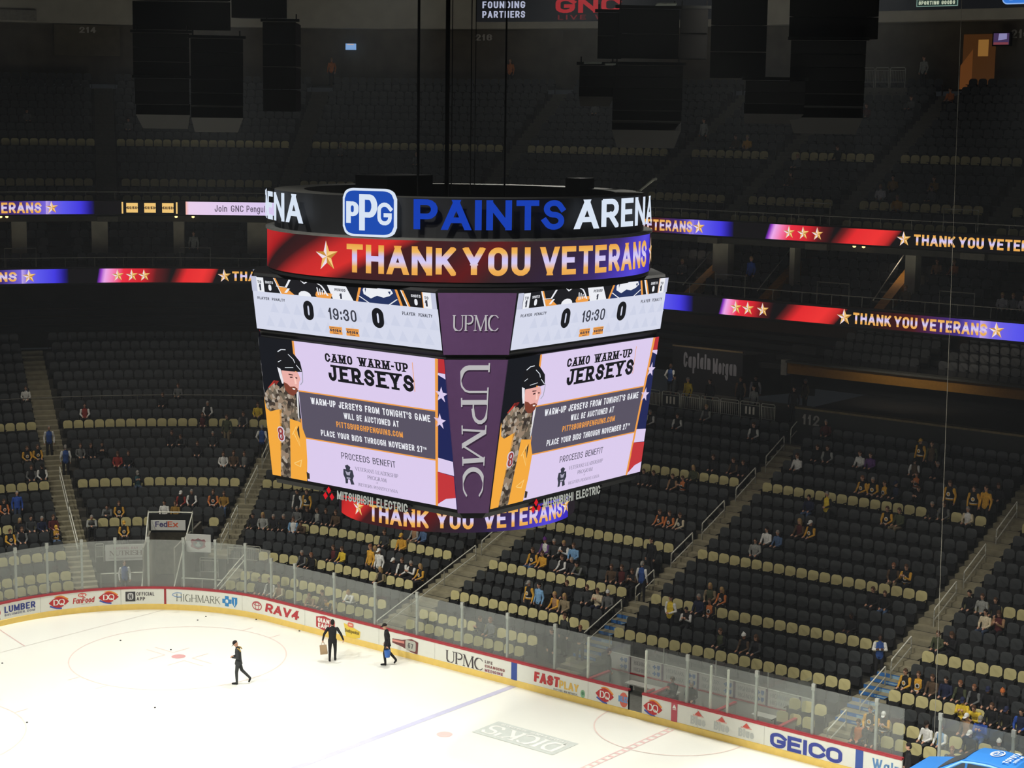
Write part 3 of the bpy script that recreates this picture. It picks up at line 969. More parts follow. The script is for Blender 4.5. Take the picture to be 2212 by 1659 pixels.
# handrails: (aisle s, list of d spans)
def handrail(s, d0, d1, label, two=True):
    o0 = PZ(s, d0, 0)
    zf = lambda d: fz((d - 1.41) / .89 + 1)
    e = empty('stair_handrail', PZ(s, d0, zf(d0)), label=label, category='handrail', group='handrails on the bowl stairs')
    off = PZ(s, d0, zf(d0))
    b = MB()
    b.tube([PZ(s, d0, zf(d0) + .62), PZ(s, d0 + .04, zf(d0 + .05) + .9), PZ(s, d1 - .04, zf(d1 - .04) + .93), PZ(s, d1, zf(d1) + .6)], .028, white_steel, 7)
    b.build('top_rail', e).location = -off
    b = MB()
    b.tube([PZ(s, d0, zf(d0) + .45), PZ(s, d1, zf(d1) + .48)], .024, white_steel, 7)
    b.build('lower_rail', e).location = -off
    n = 2 if d1 - d0 < 4 else 4
    for i in range(n):
        dd = d0 + (d1 - d0) * i / (n - 1)
        b = MB()
        b.tube([PZ(s, dd, zf(dd) - .3), PZ(s, dd, zf(dd) + .88)], .024, steel, 7)
        b.build('post', e).location = -off


ordn = ['lowest', 'second lowest', 'third', 'fourth', 'fifth', 'sixth', 'seventh', 'topmost']
for s, spans, w in ((28.68, [(3.3, 6.0), (7.0, 8.4), (9.7, 11.4), (12.15, 14.0), (14.95, 16.65), (17.55, 19.2), (19.8, 21.0)], 'stairs right of the scoreboard'),
                    (38.13, [(.85, 7.6), (8.0, 11.0), (11.6, 14.2)], 'long stairs under the scoreboard'),
                    (15.97, [(1.0, 2.4), (3.45, 5.4), (5.85, 7.5), (9.4, 11.35), (12.0, 14.0), (15.0, 17.0), (18.0, 20.0)], 'stairs near the right edge'),
                    (48.42, [(5.2, 6.4), (6.9, 8.0), (9.3, 11.6), (12.4, 14.6)], 'stairs right of the tunnel'),
                    (52.77, [(5.0, 8.0), (8.4, 11.6)], 'stairs left of the tunnel')):
    for i, (d0, d1) in enumerate(spans):
        handrail(s, d0, d1, ordn[i] + ' pale metal handrail on the ' + w)

# ------------------------------------------------------------------ folding seats
goldm = mat('gold_seat_plastic', (216, 206, 150), .45, noise=.06, scale=2)
blackm = mat('black_seat_plastic', (66, 69, 71), .42, noise=.08, scale=2, spec=.4)
mount = mat('black_seat_mount', (26, 26, 28), .6)


def seat_mesh(name, shell, opened=False, arms=True):
    b = MB()
    prof = roundrect(-.245, .245, .46, .95, .15, 4)
    lean = lambda x, z, y: (x, y + .10 * (z - .46) + .25 * x * x * -1 + .02, z)
    fr = [lean(x, z, .15) for x, z in prof]
    bk = [lean(x * .96, .46 + (z - .46) * .97, .20) for x, z in prof]
    b.poly(fr, shell)
    b.poly(list(reversed(bk)), shell)
    for i in range(len(fr)):
        j = (i + 1) % len(fr)
        b.poly([fr[j], fr[i], bk[i], bk[j]], shell)
    pan = roundrect(-.22, .22, -.2, .2, .07, 2)
    psh = mount
    if opened:
        f1 = [(x, -.08 + y, .44) for x, y in pan]
        f2 = [(x, -.08 + y, .40) for x, y in pan]
    else:
        f1 = [(x, .08 + .2 * y, .39 + y * .7) for x, y in pan]
        f2 = [(x, .12 + .2 * y, .39 + y * .7) for x, y in pan]
    b.poly(f1, psh)
    b.poly(list(reversed(f2)), psh)
    for i in range(len(f1)):
        j = (i + 1) % len(f1)
        b.poly([f1[j], f1[i], f2[i], f2[j]], psh)
    if arms:
        for sx in (-1, 1):
            b.box(sx * .262 - .02, sx * .262 + .02, -.14, .2, .60, .63, mount)
            b.box(sx * .262 - .015, sx * .262 + .015, .08, .2, .02, .6, mount)
    return b


PROTO = {}
for nm, sh in (('gold', goldm), ('black', blackm)):
    for op in (False, True):
        PROTO[nm, op] = seat_mesh(nm, sh, op)
SEATME = {}
for key, b in PROTO.items():
    o = b.build('stadium_seat', None)
    SEATME[key] = o.data
    bpy.data.objects.remove(o)

GOLDROWS = (1, 2, 4, 7, 11, 17)
SEATS = []      # (k, section, index, count, s)
for k in range(1, KMAX + 1):
    d = dback(k) - .22
    for si in range(len(AISLES) - 1):
        (a, ha), (c, hc) = AISLES[si], AISLES[si + 1]
        cs = cuts(k)
        if k <= 3 and si == 1:
            cs = [(18.6, 29)]
        if k == 2 or k == 1:
            cs = cs + ([(28, 30.3)] if si == 2 else [])
        row = []
        for s0, s1 in minus(unarc(arc(a, d) + ha, d), unarc(arc(c, d) - hc, d), cs):
            L0, L1 = arc(s0, d), arc(s1, d)
            n = int((L1 - L0 + .03) / .55)
            row += [unarc(L0 + .275 + .55 * i, d) for i in range(n)]
        row.sort()
        SEATS += [(k, si, i, len(row), s) for i, s in enumerate(row)]
SEATPOS = {}
for t in SEATS:
    k, si, i, n, s = t
    SEATPOS.setdefault((k, si), []).append((s, i, n))


def nearest_seat(k, s):
    best = None
    for dk in (0, -1, 1):
        for si in range(len(AISLES) - 1):
            for ss, i, n in SEATPOS.get((k + dk, si), []):
                q = abs(arc(ss, dback(k)) - arc(s, dback(k))) + .9 * abs(dk)
                if best is None or q < best[0]:
                    best = (q, k + dk, si, i, n, ss)
    return best


NUMW = ['zeroth', 'first', 'second', 'third', 'fourth', 'fifth', 'sixth', 'seventh', 'eighth', 'ninth', 'tenth', 'eleventh', 'twelfth', 'thirteenth', 'fourteenth', 'fifteenth', 'sixteenth', 'seventeenth', 'eighteenth', 'nineteenth', 'twentieth', 'twenty-first', 'twenty-second', 'twenty-third', 'twenty-fourth', 'twenty-fifth', 'twenty-sixth', 'twenty-seventh', 'twenty-eighth', 'twenty-ninth', 'thirtieth']
OCC = set()     # filled by the people table (k, si, i)


def xf(s, d, z):
    p, n = P(s, d)
    return Vector((p.x, p.y, z)), atan2(-n.y, -n.x) + pi / 2


def place_seats():
    items = []
    for k, si, i, n, s in SEATS:
        p, rz = xf(s, dback(k) - .22, fz(k) + .012)
        u, v, dep = project(p + Vector((0, 0, .7)))
        vis = 5 < u < 2205 and 5 < v < 1652 and not (545 < u < 1440 and v < 1105) and not (735 < u < 1240 and v < 1150) and not (u > 2000 and v > 1640)
        items.append((dep if vis else 1e6 + dep, k, si, i, n, p, rz))
    items.sort(key=lambda t: t[0])
    cnt = {'gold': 0, 'black': 0}
    rest = {'gold': MB(), 'black': MB()}
    for dep, k, si, i, n, p, rz in items:
        nm = 'gold' if k in GOLDROWS else 'black'
        occ = (k, si, i) in OCC
        if dep < 1e6 and cnt[nm] < (298 if nm == 'gold' else 298):
            cnt[nm] += 1
            o = bpy.data.objects.new(nm + '_stadium_seat', SEATME[nm, occ])
            COL.objects.link(o)
            o.location = p
            o.rotation_euler = (0, 0, rz)
            st = 'occupied' if occ else 'empty folded'
            j = n - i                                            # counted from the picture's left
            o['label'] = '%s %s seat, %s row, %s from left stairs, %s' % (st, nm, NUMW[k], NUMW[min(j, 30)], SECT[si])
            o['category'] = 'seat'
            o['group'] = nm + ' stadium seats of the lower bowl'
        else:
            add_seat(rest[nm], nm, occ, p, rz)
    return rest


def add_seat(mb, nm, occ, p, rz):
    src = PROTO[nm, occ]
    base = len(mb.v)
    c, s_ = cos(rz), sin(rz)
    mb.v += [(p.x + c * x - s_ * y, p.y + s_ * x + c * y, p.z + z) for x, y, z in src.v]
    mb.f += [tuple(q + base for q in f) for f in src.f]
    ids = [mb.m(mt) for mt in src.mats]
    mb.mi += [ids[q] for q in src.mi]


# ------------------------------------------------------------------ penalty box behind the boards
wallw = mat('white_bench_wall', (206, 206, 198), .5, noise=.04)
pb = empty('penalty_box', PZ(22.4, 1.4, 0), label='penalty boxes with white back wall, red trim and bench partitions', category='penalty box')
off = PZ(22.4, 1.4, 0)


def pbc(b, name, **kw):
    o = b.build(name, pb, **kw)
    o.location = -off
    return o


b = MB()
sweep(b, [(2.75, 0), (2.75, 1.38), (2.85, 1.38), (2.85, 0)], 17.6, 27.0, wallw, True)
pbc(b, 'back_wall')
b = MB()
sweep(b, [(2.73, .66), (2.73, .72), (2.75, .72)], 17.6, 27.0, capm, True)
pbc(b, 'red_trim')
b = MB()
sweep(b, [(.12, .02), (2.75, .02)], 17.6, 27.0, mat('grey_rubber_floor', (120, 120, 114), .8))
pbc(b, 'box_floor')
for s, w in ((26.1, 1), (23.15, 1), (20.2, 1), (17.5, 1)):
    b = MB()
    b.hexa([PZ(s + q, dd, z) for z in (.02, .98) for q, dd in ((-.04, .15), (.04, .15), (.04, 1.5), (-.04, 1.5))], wallw)
    b.hexa([PZ(s + q, dd, z) for z in (.98, 1.05) for q, dd in ((-.07, .13), (.07, .13), (.07, 1.55), (-.07, 1.55))], capm)
    pbc(b, 'partition')
b = MB()
for s0, s1 in ((23.4, 25.8), (17.8, 19.9)):
    b.hexa([PZ(s, dd, z) for z in (.4, .45) for s, dd in ((s0, 2.2), (s1, 2.2), (s1, 2.65), (s0, 2.65))], wallw)
    for s in (s0 + .1, s1 - .1):
        b.hexa([PZ(s + q, dd, z) for z in (.02, .4) for q, dd in ((-.03, 2.3), (.03, 2.3), (.03, 2.6), (-.03, 2.6))], dark)
pbc(b, 'bench')
b = MB()
b.hexa([PZ(s, dd, z) for z in (.72, .78) for s, dd in ((20.4, .2), (23.0, .2), (23.0, .75), (20.4, .75))], mat('dark_desk', (60, 58, 60), .5))
b.hexa([PZ(s, dd, z) for z in (.02, .72) for s, dd in ((20.5, .22), (22.9, .22), (22.9, .3), (20.5, .3))], mat('dark_desk', (60, 58, 60), .5))
pbc(b, 'scorer_table')
for i, (s1, s0) in enumerate(((26.9, 26.0), (25.85, 24.4), (24.28, 22.72), (22.6, 21.05), (20.95, 19.6), (19.5, 18.15))):
    b = MB()
    L = lambda a, z: PZ(-a, 2.735, z)
    b.poly([PZ(s1, 2.74, .76), PZ(s0, 2.74, .76), PZ(s0, 2.74, 1.34), PZ(s1, 2.74, 1.34)], paint((222, 222, 216)))
    for z in (.82, 1.09):
        if s1 - s0 > 1.1:
            put(b, tx('HIGHMARK', -s1 + .12, -s1 + .95, z, .16, w=.6, t=.12, serif=True), L, paint((130, 132, 136)))
        c = -s0 - .22
        put(b, [rect(c - .14, c - .08, z, z + .18), rect(c - .20, c - .02, z + .06, z + .12), [(c + .01, z + .18), (c + .15, z + .18), (c + .15, z + .06), (c + .08, z - .02), (c + .01, z + .06)]], L, paint((96, 130, 190)))
    b.poly([PZ(s0 - .0, 2.73, .7), PZ(s0 - .1, 2.73, .7), PZ(s0 - .1, 2.73, 1.38), PZ(s0, 2.73, 1.38)], paint((110, 84, 110)))
    pbc(b, 'sponsor_banner')
b = MB()
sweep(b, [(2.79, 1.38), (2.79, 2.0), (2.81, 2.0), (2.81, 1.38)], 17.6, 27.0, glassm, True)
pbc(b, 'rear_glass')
for s in (27.0, 17.6):
    b = MB()
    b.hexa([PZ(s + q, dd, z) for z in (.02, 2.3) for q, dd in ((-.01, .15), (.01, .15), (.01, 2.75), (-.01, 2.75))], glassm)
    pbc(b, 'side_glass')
for s, dd in ((27.0, 2.8), (24.35, 2.8), (21.9, 2.8), (19.55, 2.8), (17.6, 2.8)):
    b = MB()
    b.tube([PZ(s, dd, 0), PZ(s, dd, 2.02)], .03, postm, 6)
    pbc(b, 'glass_post')

# ------------------------------------------------------------------ tunnel in the corner, its signs and rails
tunc = mat('tunnel_wall', (140, 136, 124), .85, noise=.1, scale=2)
b = MB()
for s in (49.25, 50.55):
    b.hexa([PZ(s + q, dd, z) for z in (0, 2.7) for q, dd in ((-.03, 1.0), (.03, 1.0), (.03, 6.6), (-.03, 6.6))], tunc)
sweep(b, [(6.55, 0), (6.55, 2.62)], 49.25, 50.55, mat('tunnel_dim_end', (128, 124, 110), .9, noise=.2))  # added sheet closing the tunnel, toned like its dim depth
sweep(b, [(4.5, 2.62), (4.5, 3.5), (4.62, 3.5), (4.62, 2.62), (6.6, 2.62)], 49.2, 50.6, dark, True)
b.build('tunnel_wall', kind='structure')
spot('tunnel_fill', PZ(49.9, 3.6, 2.5), PZ(49.9, 4.6, 0), 60.0, 150, 1.0, .15, (1.0, .93, .8))  # added lamp, brightens the inside of the tunnel


def sign(name, label, s1, s0, d, z0, z1, items, cat='sign', back=(228, 228, 224), post=None, th=.05):
    off = PZ((s0 + s1) / 2, d, z0)
    e = empty(name, off, label=label, category=cat)
    b = MB()
    sweep(b, [(d, z0), (d, z1), (d + th, z1), (d + th, z0), (d, z0)], s0, s1, paint(back), True, .2)
    b.build('panel', e).location = -off
    b = MB()
    for lay, rgb, polys in items:
        put(b, polys, lambda a, z, L=lay: PZ(-a, d - .006 - .004 * L, z), paint(rgb))
    b.build('lettering', e).location = -off
    if post:
        b = MB()
        for ss in (s0, s1):
            b.tube([PZ(ss, d + .03, post), PZ(ss, d + .03, z1)], .025, white_steel, 6)
        b.build('post', e).location = -off
    return e


sign('courier_sign', 'white sign with purple and orange lettering over the tunnel mouth', 50.52, 49.42, 4.42, 2.74, 3.24,
     [(0, (70, 60, 120), tx('Fed', -50.38, -50.0, 2.90, .28, w=.62, t=.15, gap=.06)), (0, (230, 100, 60), tx('Ex', -49.99, -49.66, 2.90, .28, w=.6, t=.16, gap=.06))])
b = MB()
bar(b, 4.5, 3.62, .03, 49.2, 50.6, white_steel)
for s in (49.2, 50.6):
    b.tube([PZ(s, 4.5, 2.6), PZ(s, 4.5, 3.7)], .03, steel, 6)
    b.tube([PZ(s, 4.5, 3.6), PZ(s, 2.6, 2.4), PZ(s, .6, .9)], .03, white_steel, 6)
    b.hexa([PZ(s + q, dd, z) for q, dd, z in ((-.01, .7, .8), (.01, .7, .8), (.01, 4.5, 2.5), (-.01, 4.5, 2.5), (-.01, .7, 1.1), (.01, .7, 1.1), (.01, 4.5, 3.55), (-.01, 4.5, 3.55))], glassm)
o = b.build('tunnel_rail', label='pale metal railing with clear sides around the tunnel mouth', category='railing')
sign('pet_food_sign', 'white banner with grey lettering on the railing left of the tunnel', 51.95, 50.72, 4.85, 1.16, 1.96,
     [(0, (150, 140, 134), tx('NUTRISH', -51.82, -50.84, 1.42, .24, w=.55, t=.2, gap=.1, serif=True)), (0, (200, 160, 170), tx('RACHAEL RAY', -51.7, -50.95, 1.72, .12, w=.5, t=.15)), (0, (200, 196, 196), [rect(-51.85, -50.8, 1.27, 1.32)])])
sh_ = [(-49.0, 2.60), (-48.94, 2.70), (-48.84, 2.66), (-48.72, 2.74), (-48.60, 2.66), (-48.50, 2.70), (-48.44, 2.60), (-48.48, 2.46), (-48.44, 2.32), (-48.56, 2.26), (-48.72, 2.18), (-48.88, 2.26), (-49.0, 2.32), (-48.96, 2.46)]
sign('insignia_sign', 'white sign with a grey and red shield emblem right of the tunnel', 49.16, 48.26, 2.9, 2.06, 2.92,
     [(0, (168, 122, 126), [sh_]), (1, (138, 142, 144), [ell(-48.72, 2.46, .19, .19)]), (2, (196, 204, 204), [ell(-48.72, 2.40, .10, .07), ell(-48.72, 2.50, .05, .06)]), (0, (190, 190, 186), [rect(-49.05, -48.4, 2.10, 2.12)])], post=0.0)


def barrier(s1, s0, d, z0, h, label, group, panel=None, name='crowd_barrier'):
    off = PZ((s0 + s1) / 2, d, z0)
    e = empty(name, off, label=label, category='barrier', group=group)
    b = MB()
    r = .024
    w = (s1 - s0)
    i0 = s0 + w * .05
    i1 = s1 - w * .05
    b.tube([PZ(s0, d, z0), PZ(s0, d, z0 + h - .06), PZ(i0, d, z0 + h), PZ(i1, d, z0 + h), PZ(s1, d, z0 + h - .06), PZ(s1, d, z0)], r, steel, 6)
    b.tube([PZ(s0, d, z0 + h * .28), PZ(s1, d, z0 + h * .28)], r * .8, steel, 6)
    b.tube([PZ(s0, d, z0 + h * .86), PZ(s1, d, z0 + h * .86)], r * .8, steel, 6)
    b.build('frame', e).location = -off
    if panel is None:
        b = MB()
        n = 9
        for i in range(1, n):
            s = s0 + w * i / n
            b.tube([PZ(s, d, z0 + h * .28), PZ(s, d, z0 + h * .86)], .009, steel, 5)
        b.build('bars', e).location = -off
    else:
        b = MB()
        b.hexa([PZ(s, dd, z) for z in (z0 + h * .28, z0 + h * .9) for s, dd in ((s0, d - .01), (s1, d - .01), (s1, d + .02), (s0, d + .02))], dark)
        b.build('number_panel', e).location = -off
        b = MB()
        mid = -(s0 + s1) / 2
        put(b, tx(panel, mid - .27, mid + .27, z0 + h * .42, h * .36, w=.5, t=.22, gap=.22), lambda a, z: PZ(-a, d - .018, z), paint((214, 208, 196)))
        b.build('section_number', e).location = -off


barrier(52.25, 52.0, 4.8, 1.15, .9, 'short steel barrier at the left end of the tunnel platform', 'barriers beside the tunnel')
barrier(48.1, 47.6, 4.7, 1.1, .95, 'upper steel barrier right of the shield emblem sign', 'barriers beside the tunnel')
barrier(47.55, 47.0, 4.7, 1.1, .95, 'steel barrier by the stairs right of the tunnel', 'barriers beside the tunnel')
barrier(48.75, 48.1, 3.3, .75, .95, 'lower steel barrier in front of the platform right of the tunnel', 'barriers beside the tunnel')
for (s1, s0, d, w) in ((52.2, 50.7, 2.6, 'left'), (49.1, 47.4, 1.6, 'right')):
    b = MB()
    bar(b, d, 1.1, .03, s0, s1, white_steel)
    for s in (s0, (s0 + s1) / 2, s1):
        b.tube([PZ(s, d, 0), PZ(s, d, 1.1)], .025, steel, 6)
    b.build('guard_rail', label='white waist-high rail behind the boards %s of the tunnel' % w, category='railing')
b = MB()
for i in range(5):
    b.hexa([PZ(s, dd, z) for z in (0, .25 * (i + 1)) for s, dd in ((46.7, 1.0 + .45 * i), (47.6, 1.0 + .45 * i), (47.6, 3.4), (46.7, 3.4))], concrete_lt)
b.build('platform_stair_floor', kind='structure')
b = MB()
b.tube([PZ(47.9, .9, .5), PZ(47.4, 1.0, .95), PZ(47.0, 3.0, 2.1)], .03, white_steel, 7)
b.tube([PZ(47.8, .95, .3), PZ(47.35, 1.05, .75), PZ(46.95, 3.0, 1.9)], .03, white_steel, 7)
b.build('slanted_rail', label='slanted pair of white rails on the steps right of the tunnel', category='railing')

# ------------------------------------------------------------------ concourse level behind the lower bowl
conc_dark = mat('concourse_concrete', (92, 88, 78), .85, noise=.15, scale=1)
b = MB()
sweep(b, [(dback(22) + .1, 8.0), (27.2, 8.1), (27.2, 8.1)], 28.9, 40.5, concrete)
sweep(b, [(dback(22) + .1, 7.2), (dback(22) + .1, 8.1)], 28.9, 40.5, concrete)
b.build('concourse_floor', kind='structure')
b = MB()
sweep(b, [(20.35, 6.8), (20.35, 9.0), (20.35, 9.2), (20.75, 9.2), (20.75, 9.0), (34, 9.0)], -6, 28.8, mat('black_drink_ledge_wall', (40, 40, 40), .7), True)
b.build('wall_ledge', kind='structure')
b = MB()
sweep(b, [(20.3, 9.14), (20.3, 9.24), (20.8, 9.24), (20.8, 9.14)], -6, 28.8, mat('worn_wood_shelf', (112, 96, 66), .6, noise=.3, scale=4), True)
b.build('drink_shelf', label='long worn wooden drink shelf on the black wall numbered 112', category='shelf')
b = MB()
put(b, tx('112', -28.35, -27.45, 8.42, .5, w=.55, t=.16, gap=.2), lambda a, z: PZ(-a, 20.33, z), paint((150, 146, 140)))
b.build('section_number_sign', label='pale number 112 on the black ledge wall', category='sign')
bs = [(37.5, 36.7, None), (36.55, 35.5, '111'), (35.4, 34.3, None), (34.2, 33.15, None), (33.05, 32.0, None), (31.9, 30.8, '111'), (30.7, 29.95, None)]
wn = ['leftmost slatted barrier beside the scoreboard', 'left black 111 barrier of two', 'slatted barrier right of the left 111 panel', 'middle slatted barrier between the 111 panels', 'slatted barrier left of the right 111 panel', 'right black 111 barrier of two', 'rightmost slatted barrier beside the stairs']
for (a, c, pn), w in zip(bs, wn):
    barrier(a, c, 20.4, 8.12, 1.05, 'steel crowd barrier, ' + w, 'barriers along the concourse', pn)
b = MB()
sweep(b, [(27.2, 8.1), (27.2, 10.5), (27.5, 10.5)], 36.0, 40.5, mat('black_sign_wall', (34, 34, 38), .7))
b.poly([PZ(36.0, 27.2, 8.1), PZ(36.0, 27.2, 10.4), PZ(34.9, 30.5, 10.4), PZ(34.9, 30.5, 8.1)], conc_dark)
b.poly([PZ(34.9, 30.5, 8.1), PZ(34.9, 30.5, 10.8), PZ(33.4, 30.5, 10.8), PZ(33.4, 30.5, 8.1)], darkgrey)
b.build('wall_concourse', kind='structure')
b = MB()
bar(b, 27.2, 10.55, .05, 36.0, 40.5, mat('tan_counter', (120, 104, 78), .6))
b.build('counter_edge', label='tan counter edge on top of the rum brand wall', category='counter')
b = MB()
p, w = text('Captain', .84, .34, .15, .09)
put(b, fit(p, w, -39.75, -38.0, 9.42), lambda a, z: PZ(-a, 27.17, z), paint((150, 150, 158)))
p, w = text('Morgan', .84, .36, .15, .09)
put(b, fit(p, w, -37.85, -36.35, 9.24), lambda a, z: PZ(-a, 27.17, z), paint((150, 150, 158)))
b.build('rum_brand_sign', label='tall narrow pale lettering on the black concourse wall', category='sign')
# golden bar front on the right
gm = mat('golden_bar_front', (178, 128, 44), .6, noise=.08)
b = MB()
sweep(b, [(26.9, 9.75), (26.9, 10.32), (27.0, 10.32), (27.0, 9.75)], -6, 33.1, gm, True)
o = b.build('golden_bar_front', label='long golden yellow bar fascia right of the rum brand wall', category='bar counter')
b2 = MB()
sweep(b2, [(26.7, 10.34), (26.7, 10.44), (27.4, 10.44)], -6, 33.1, mat('grey_counter', (92, 92, 84), .5), True)
b2.build('counter_top', o)
b2 = MB()
T = lambda p: PZ(33.1 + p.x, 26.85 + p.y, p.z)
b2.box(0, .35, 0, .5, 9.65, 10.45, mat('pale_pilaster', (170, 168, 158), .6), T)
b2.build('end_block', o)
b = MB()
sweep(b, [(27.5, 9.0), (27.5, 9.75), (34, 9.75)], -6, 33.1, dark)
sweep(b, [(33.5, 8.1), (33.5, 13.4)], -6, 66, mat('brown_back_wall', (66, 52, 44), .8, noise=.25, scale=.6))
b.build('wall_back_concourse', kind='structure')
b = MB()
tb = mat('suite_row_black', (30, 30, 32), .7)
for i in range(4):                                         # dark loge tables and tiers behind the bar
    sweep(b, [(28.2 + i * 1.2, 9.7 + i * .35), (28.2 + i * 1.2, 10.0 + i * .35), (29.4 + i * 1.2, 10.0 + i * .35)], -6, 66, tb)
b.build('loge_floor', kind='structure')

# ------------------------------------------------------------------ club level between the two ribbon boards
fasc = mat('black_fascia', (24, 24, 26), .6)
b = MB()
sweep(b, [(33.5, 13.2), (20.6, 13.2), (20.5, 13.3), (20.5, 14.22), (20.7, 14.25), (20.7, 13.9), (22.2, 13.9)], -6, 66, fasc)
for i in range(6):
    d0 = 22.2 + i * .9
    sweep(b, [(d0, 13.6), (d0, 13.9 + .38 * i), (d0 + .9, 13.9 + .38 * i)], -6, 66, concrete)
sweep(b, [(27.6, 15.8), (31.5, 15.9), (31.5, 18.8)], -6, 66, mat('club_back_wall', (84, 54, 44), .8, noise=.4, scale=.5))
b.build('club_floor', kind='structure')
CLUBROWS = [(22.2 + i * .9 + .68, 13.9 + .38 * i) for i in range(6)]
CLUBAISLES = [(s, .55) for s in (2, 8.5, 14.5, 20.2, 25.6, 31.9, 36.3, 40.8, 44.2, 47.1, 49.9, 52.3, 54.6, 58)]
yel = mat('golden_stair_wall', (196, 138, 50), .7, noise=.15)
lab = ['right', 'middle', 'left']
for i, s in enumerate((24.98, 31.27, 35.62)):
    b = MB()
    b.hexa([PZ(s + q + t, dd, z) for q, t, dd, z in ((-.26, 0, 20.9, 13.9), (.26, 0, 20.9, 13.9), (.26, .9, 26.0, 14.6), (-.26, .9, 26.0, 14.6), (-.26, 0, 20.9, 14.1), (.26, 0, 20.9, 14.1), (.26, .9, 26.0, 15.75), (-.26, .9, 26.0, 15.75))], yel)
    o = b.build('golden_parapet', label='%s one of three sloping golden stair parapets in the club level' % lab[i], category='parapet', group='golden parapets of the club level')
    b2 = MB()
    b2.tube([PZ(s + .25, 21.0, 14.6), PZ(s + 1.15, 26.0, 16.6)], .03, steel, 6)
    b2.build('handrail', o)
for i, (s, w) in enumerate(((35.6, .92), (31.37, .28), (24.9, .55), (52.9, .22), (51.72, .24), (50.54, .16), (49.35, .30))):
    b = MB()
    k = (RR + 24) / RR if s > S0 else 1.0
    b.hexa([PZ(s + q, dd, z) for z in (14.0, 17.15) for q, dd in ((-w / 2, 24), (w / 2, 24), (w / 2, 24.6), (-w / 2, 24.6))], mat('grey_column', (190, 184, 164), .8, noise=.12, scale=1.5))
    b.build('concrete_column', label=['wide grey column between the right ribbon boards, nearest the scoreboard', 'thin grey column between the right ribbon boards, under the red streak', 'grey column between the right ribbon boards, near the white star', 'thin grey column at the far left between ribbon boards', 'wide grey column left of the fifty-fifty tickets', 'thin grey column under the pale advertising ribbon', 'grey column beside the left side of the scoreboard'][i], category='column', group='columns of the club level')


def railing(name, label, d, z0, z1, a, c, step=1.6, cat='railing', mt=None, fine=.45):
    mt = mt or mat('dull_rail_metal', (120, 118, 110), .5, .4)
    e = empty(name, PZ((a + c) / 2, d, z0), label=label, category=cat)
    off = PZ((a + c) / 2, d, z0)
    b = MB()
    bar(b, d, z1, .025, a, c, mt)
    b.build('top_rail', e).location = -off
    b = MB()
    s = a
    while s <= c:
        b.tube([PZ(s, d, z0), PZ(s, d, z1)], .018, mt, 5)
        s += step if s < S0 else step * RR / (RR + d)
    b.build('posts', e).location = -off
    return e


railing('row_railing', 'thin dark rail crossing the corner sections above the highest gold row', dback(20) - .8, fz(19), fz(20) + .75, 40.6, 58, 2.0)
railing('parapet_railing', 'thin metal railing on top of the lower ribbon board', 20.6, 14.22, 14.75, 0, 58)
railing('parapet_railing', 'thin metal railing on top of the upper ribbon board', 22.1, 17.9, 18.35, 0, 58)
for s, d, z, w in ((32.9, 20.7, 14.25, 'first'), (27.2, 20.7, 14.25, 'second'), (20.9, 20.7, 14.25, 'third'), (29.2, 22.2, 17.9, 'upper'), (21.6, 22.2, 17.9, 'upper right'), (53.0, 20.7, 14.25, 'left'), (50.2, 20.7, 14.25, 'left inner')):
    k = (RR + d) / RR if s > S0 else 1.0
    b = MB()
    wd = .85 / k
    b.tube([PZ(s - wd, d, z), PZ(s - wd, d, z + 1.05), PZ(s + wd, d, z + 1.05), PZ(s + wd, d, z)], .03, mat('dull_rail_metal', (120, 118, 110), .5, .4), 6)
    b.tube([PZ(s - wd, d, z + .5), PZ(s + wd, d, z + .5)], .02, mat('dull_rail_metal', (120, 118, 110), .5, .4), 6)
    b.build('aisle_end_guard', label='square aisle-end guard rail on a ribbon board ledge, the %s one' % w, category='railing', group='aisle-end guard rails')

# ------------------------------------------------------------------ upper bowl
b = MB()
NUP = 17
UPR = [(24.3 + .85 * i, 17.1 + .45 * i) for i in range(NUP)]      # (seat back d, floor z)
sweep(b, [(31.6, 19.0), (23.5, 17.0), (22.1, 17.0), (22.0, 17.05), (22.0, 17.88), (22.2, 17.9), (22.2, 17.3), (23.5, 17.3)], -6, 66, fasc)
for i, (d, z) in enumerate(UPR):
    sweep(b, [(d - .72, z - .5), (d - .72, z), (d + .13, z)], -6, 66, concrete)
dt = UPR[-1][0] + .13
sweep(b, [(dt, 24.6), (dt + .3, 24.6), (38.4, 24.7)], -6, 66, concrete)
b.build('upper_terrace_floor', kind='structure')
b = MB()
sweep(b, [(39.2, 24.6), (39.2, 28.5)], -6, 66, mat('upper_back_wall', (96, 88, 76), .85, noise=.2, scale=.8))
b.build('wall_upper', kind='structure')
b = MB()
sweep(b, [(39.2, 28.4), (38.0, 28.4), (38.0, 32.6)], -6, 66, mat('grey_ring_beam', (186, 181, 168), .85, noise=.08, scale=1))
b.build('wall_ring_beam', kind='structure')
b = MB()
b.poly([(-80, -60, 34), (60, -60, 34), (60, 70, 34), (-80, 70, 34)], mat('dark_ceiling_deck', (28, 28, 30), .9))
b.build('ceiling', kind='structure')
UAISLES = [(5.0, .6), (13, .6), (21.4, .6), (29.6, .6), (35.9, .6), (42.35, .6), (46.0, .6), (49.0, .6), (51.6, .6), (54.3, .6), (57.0, .6)]
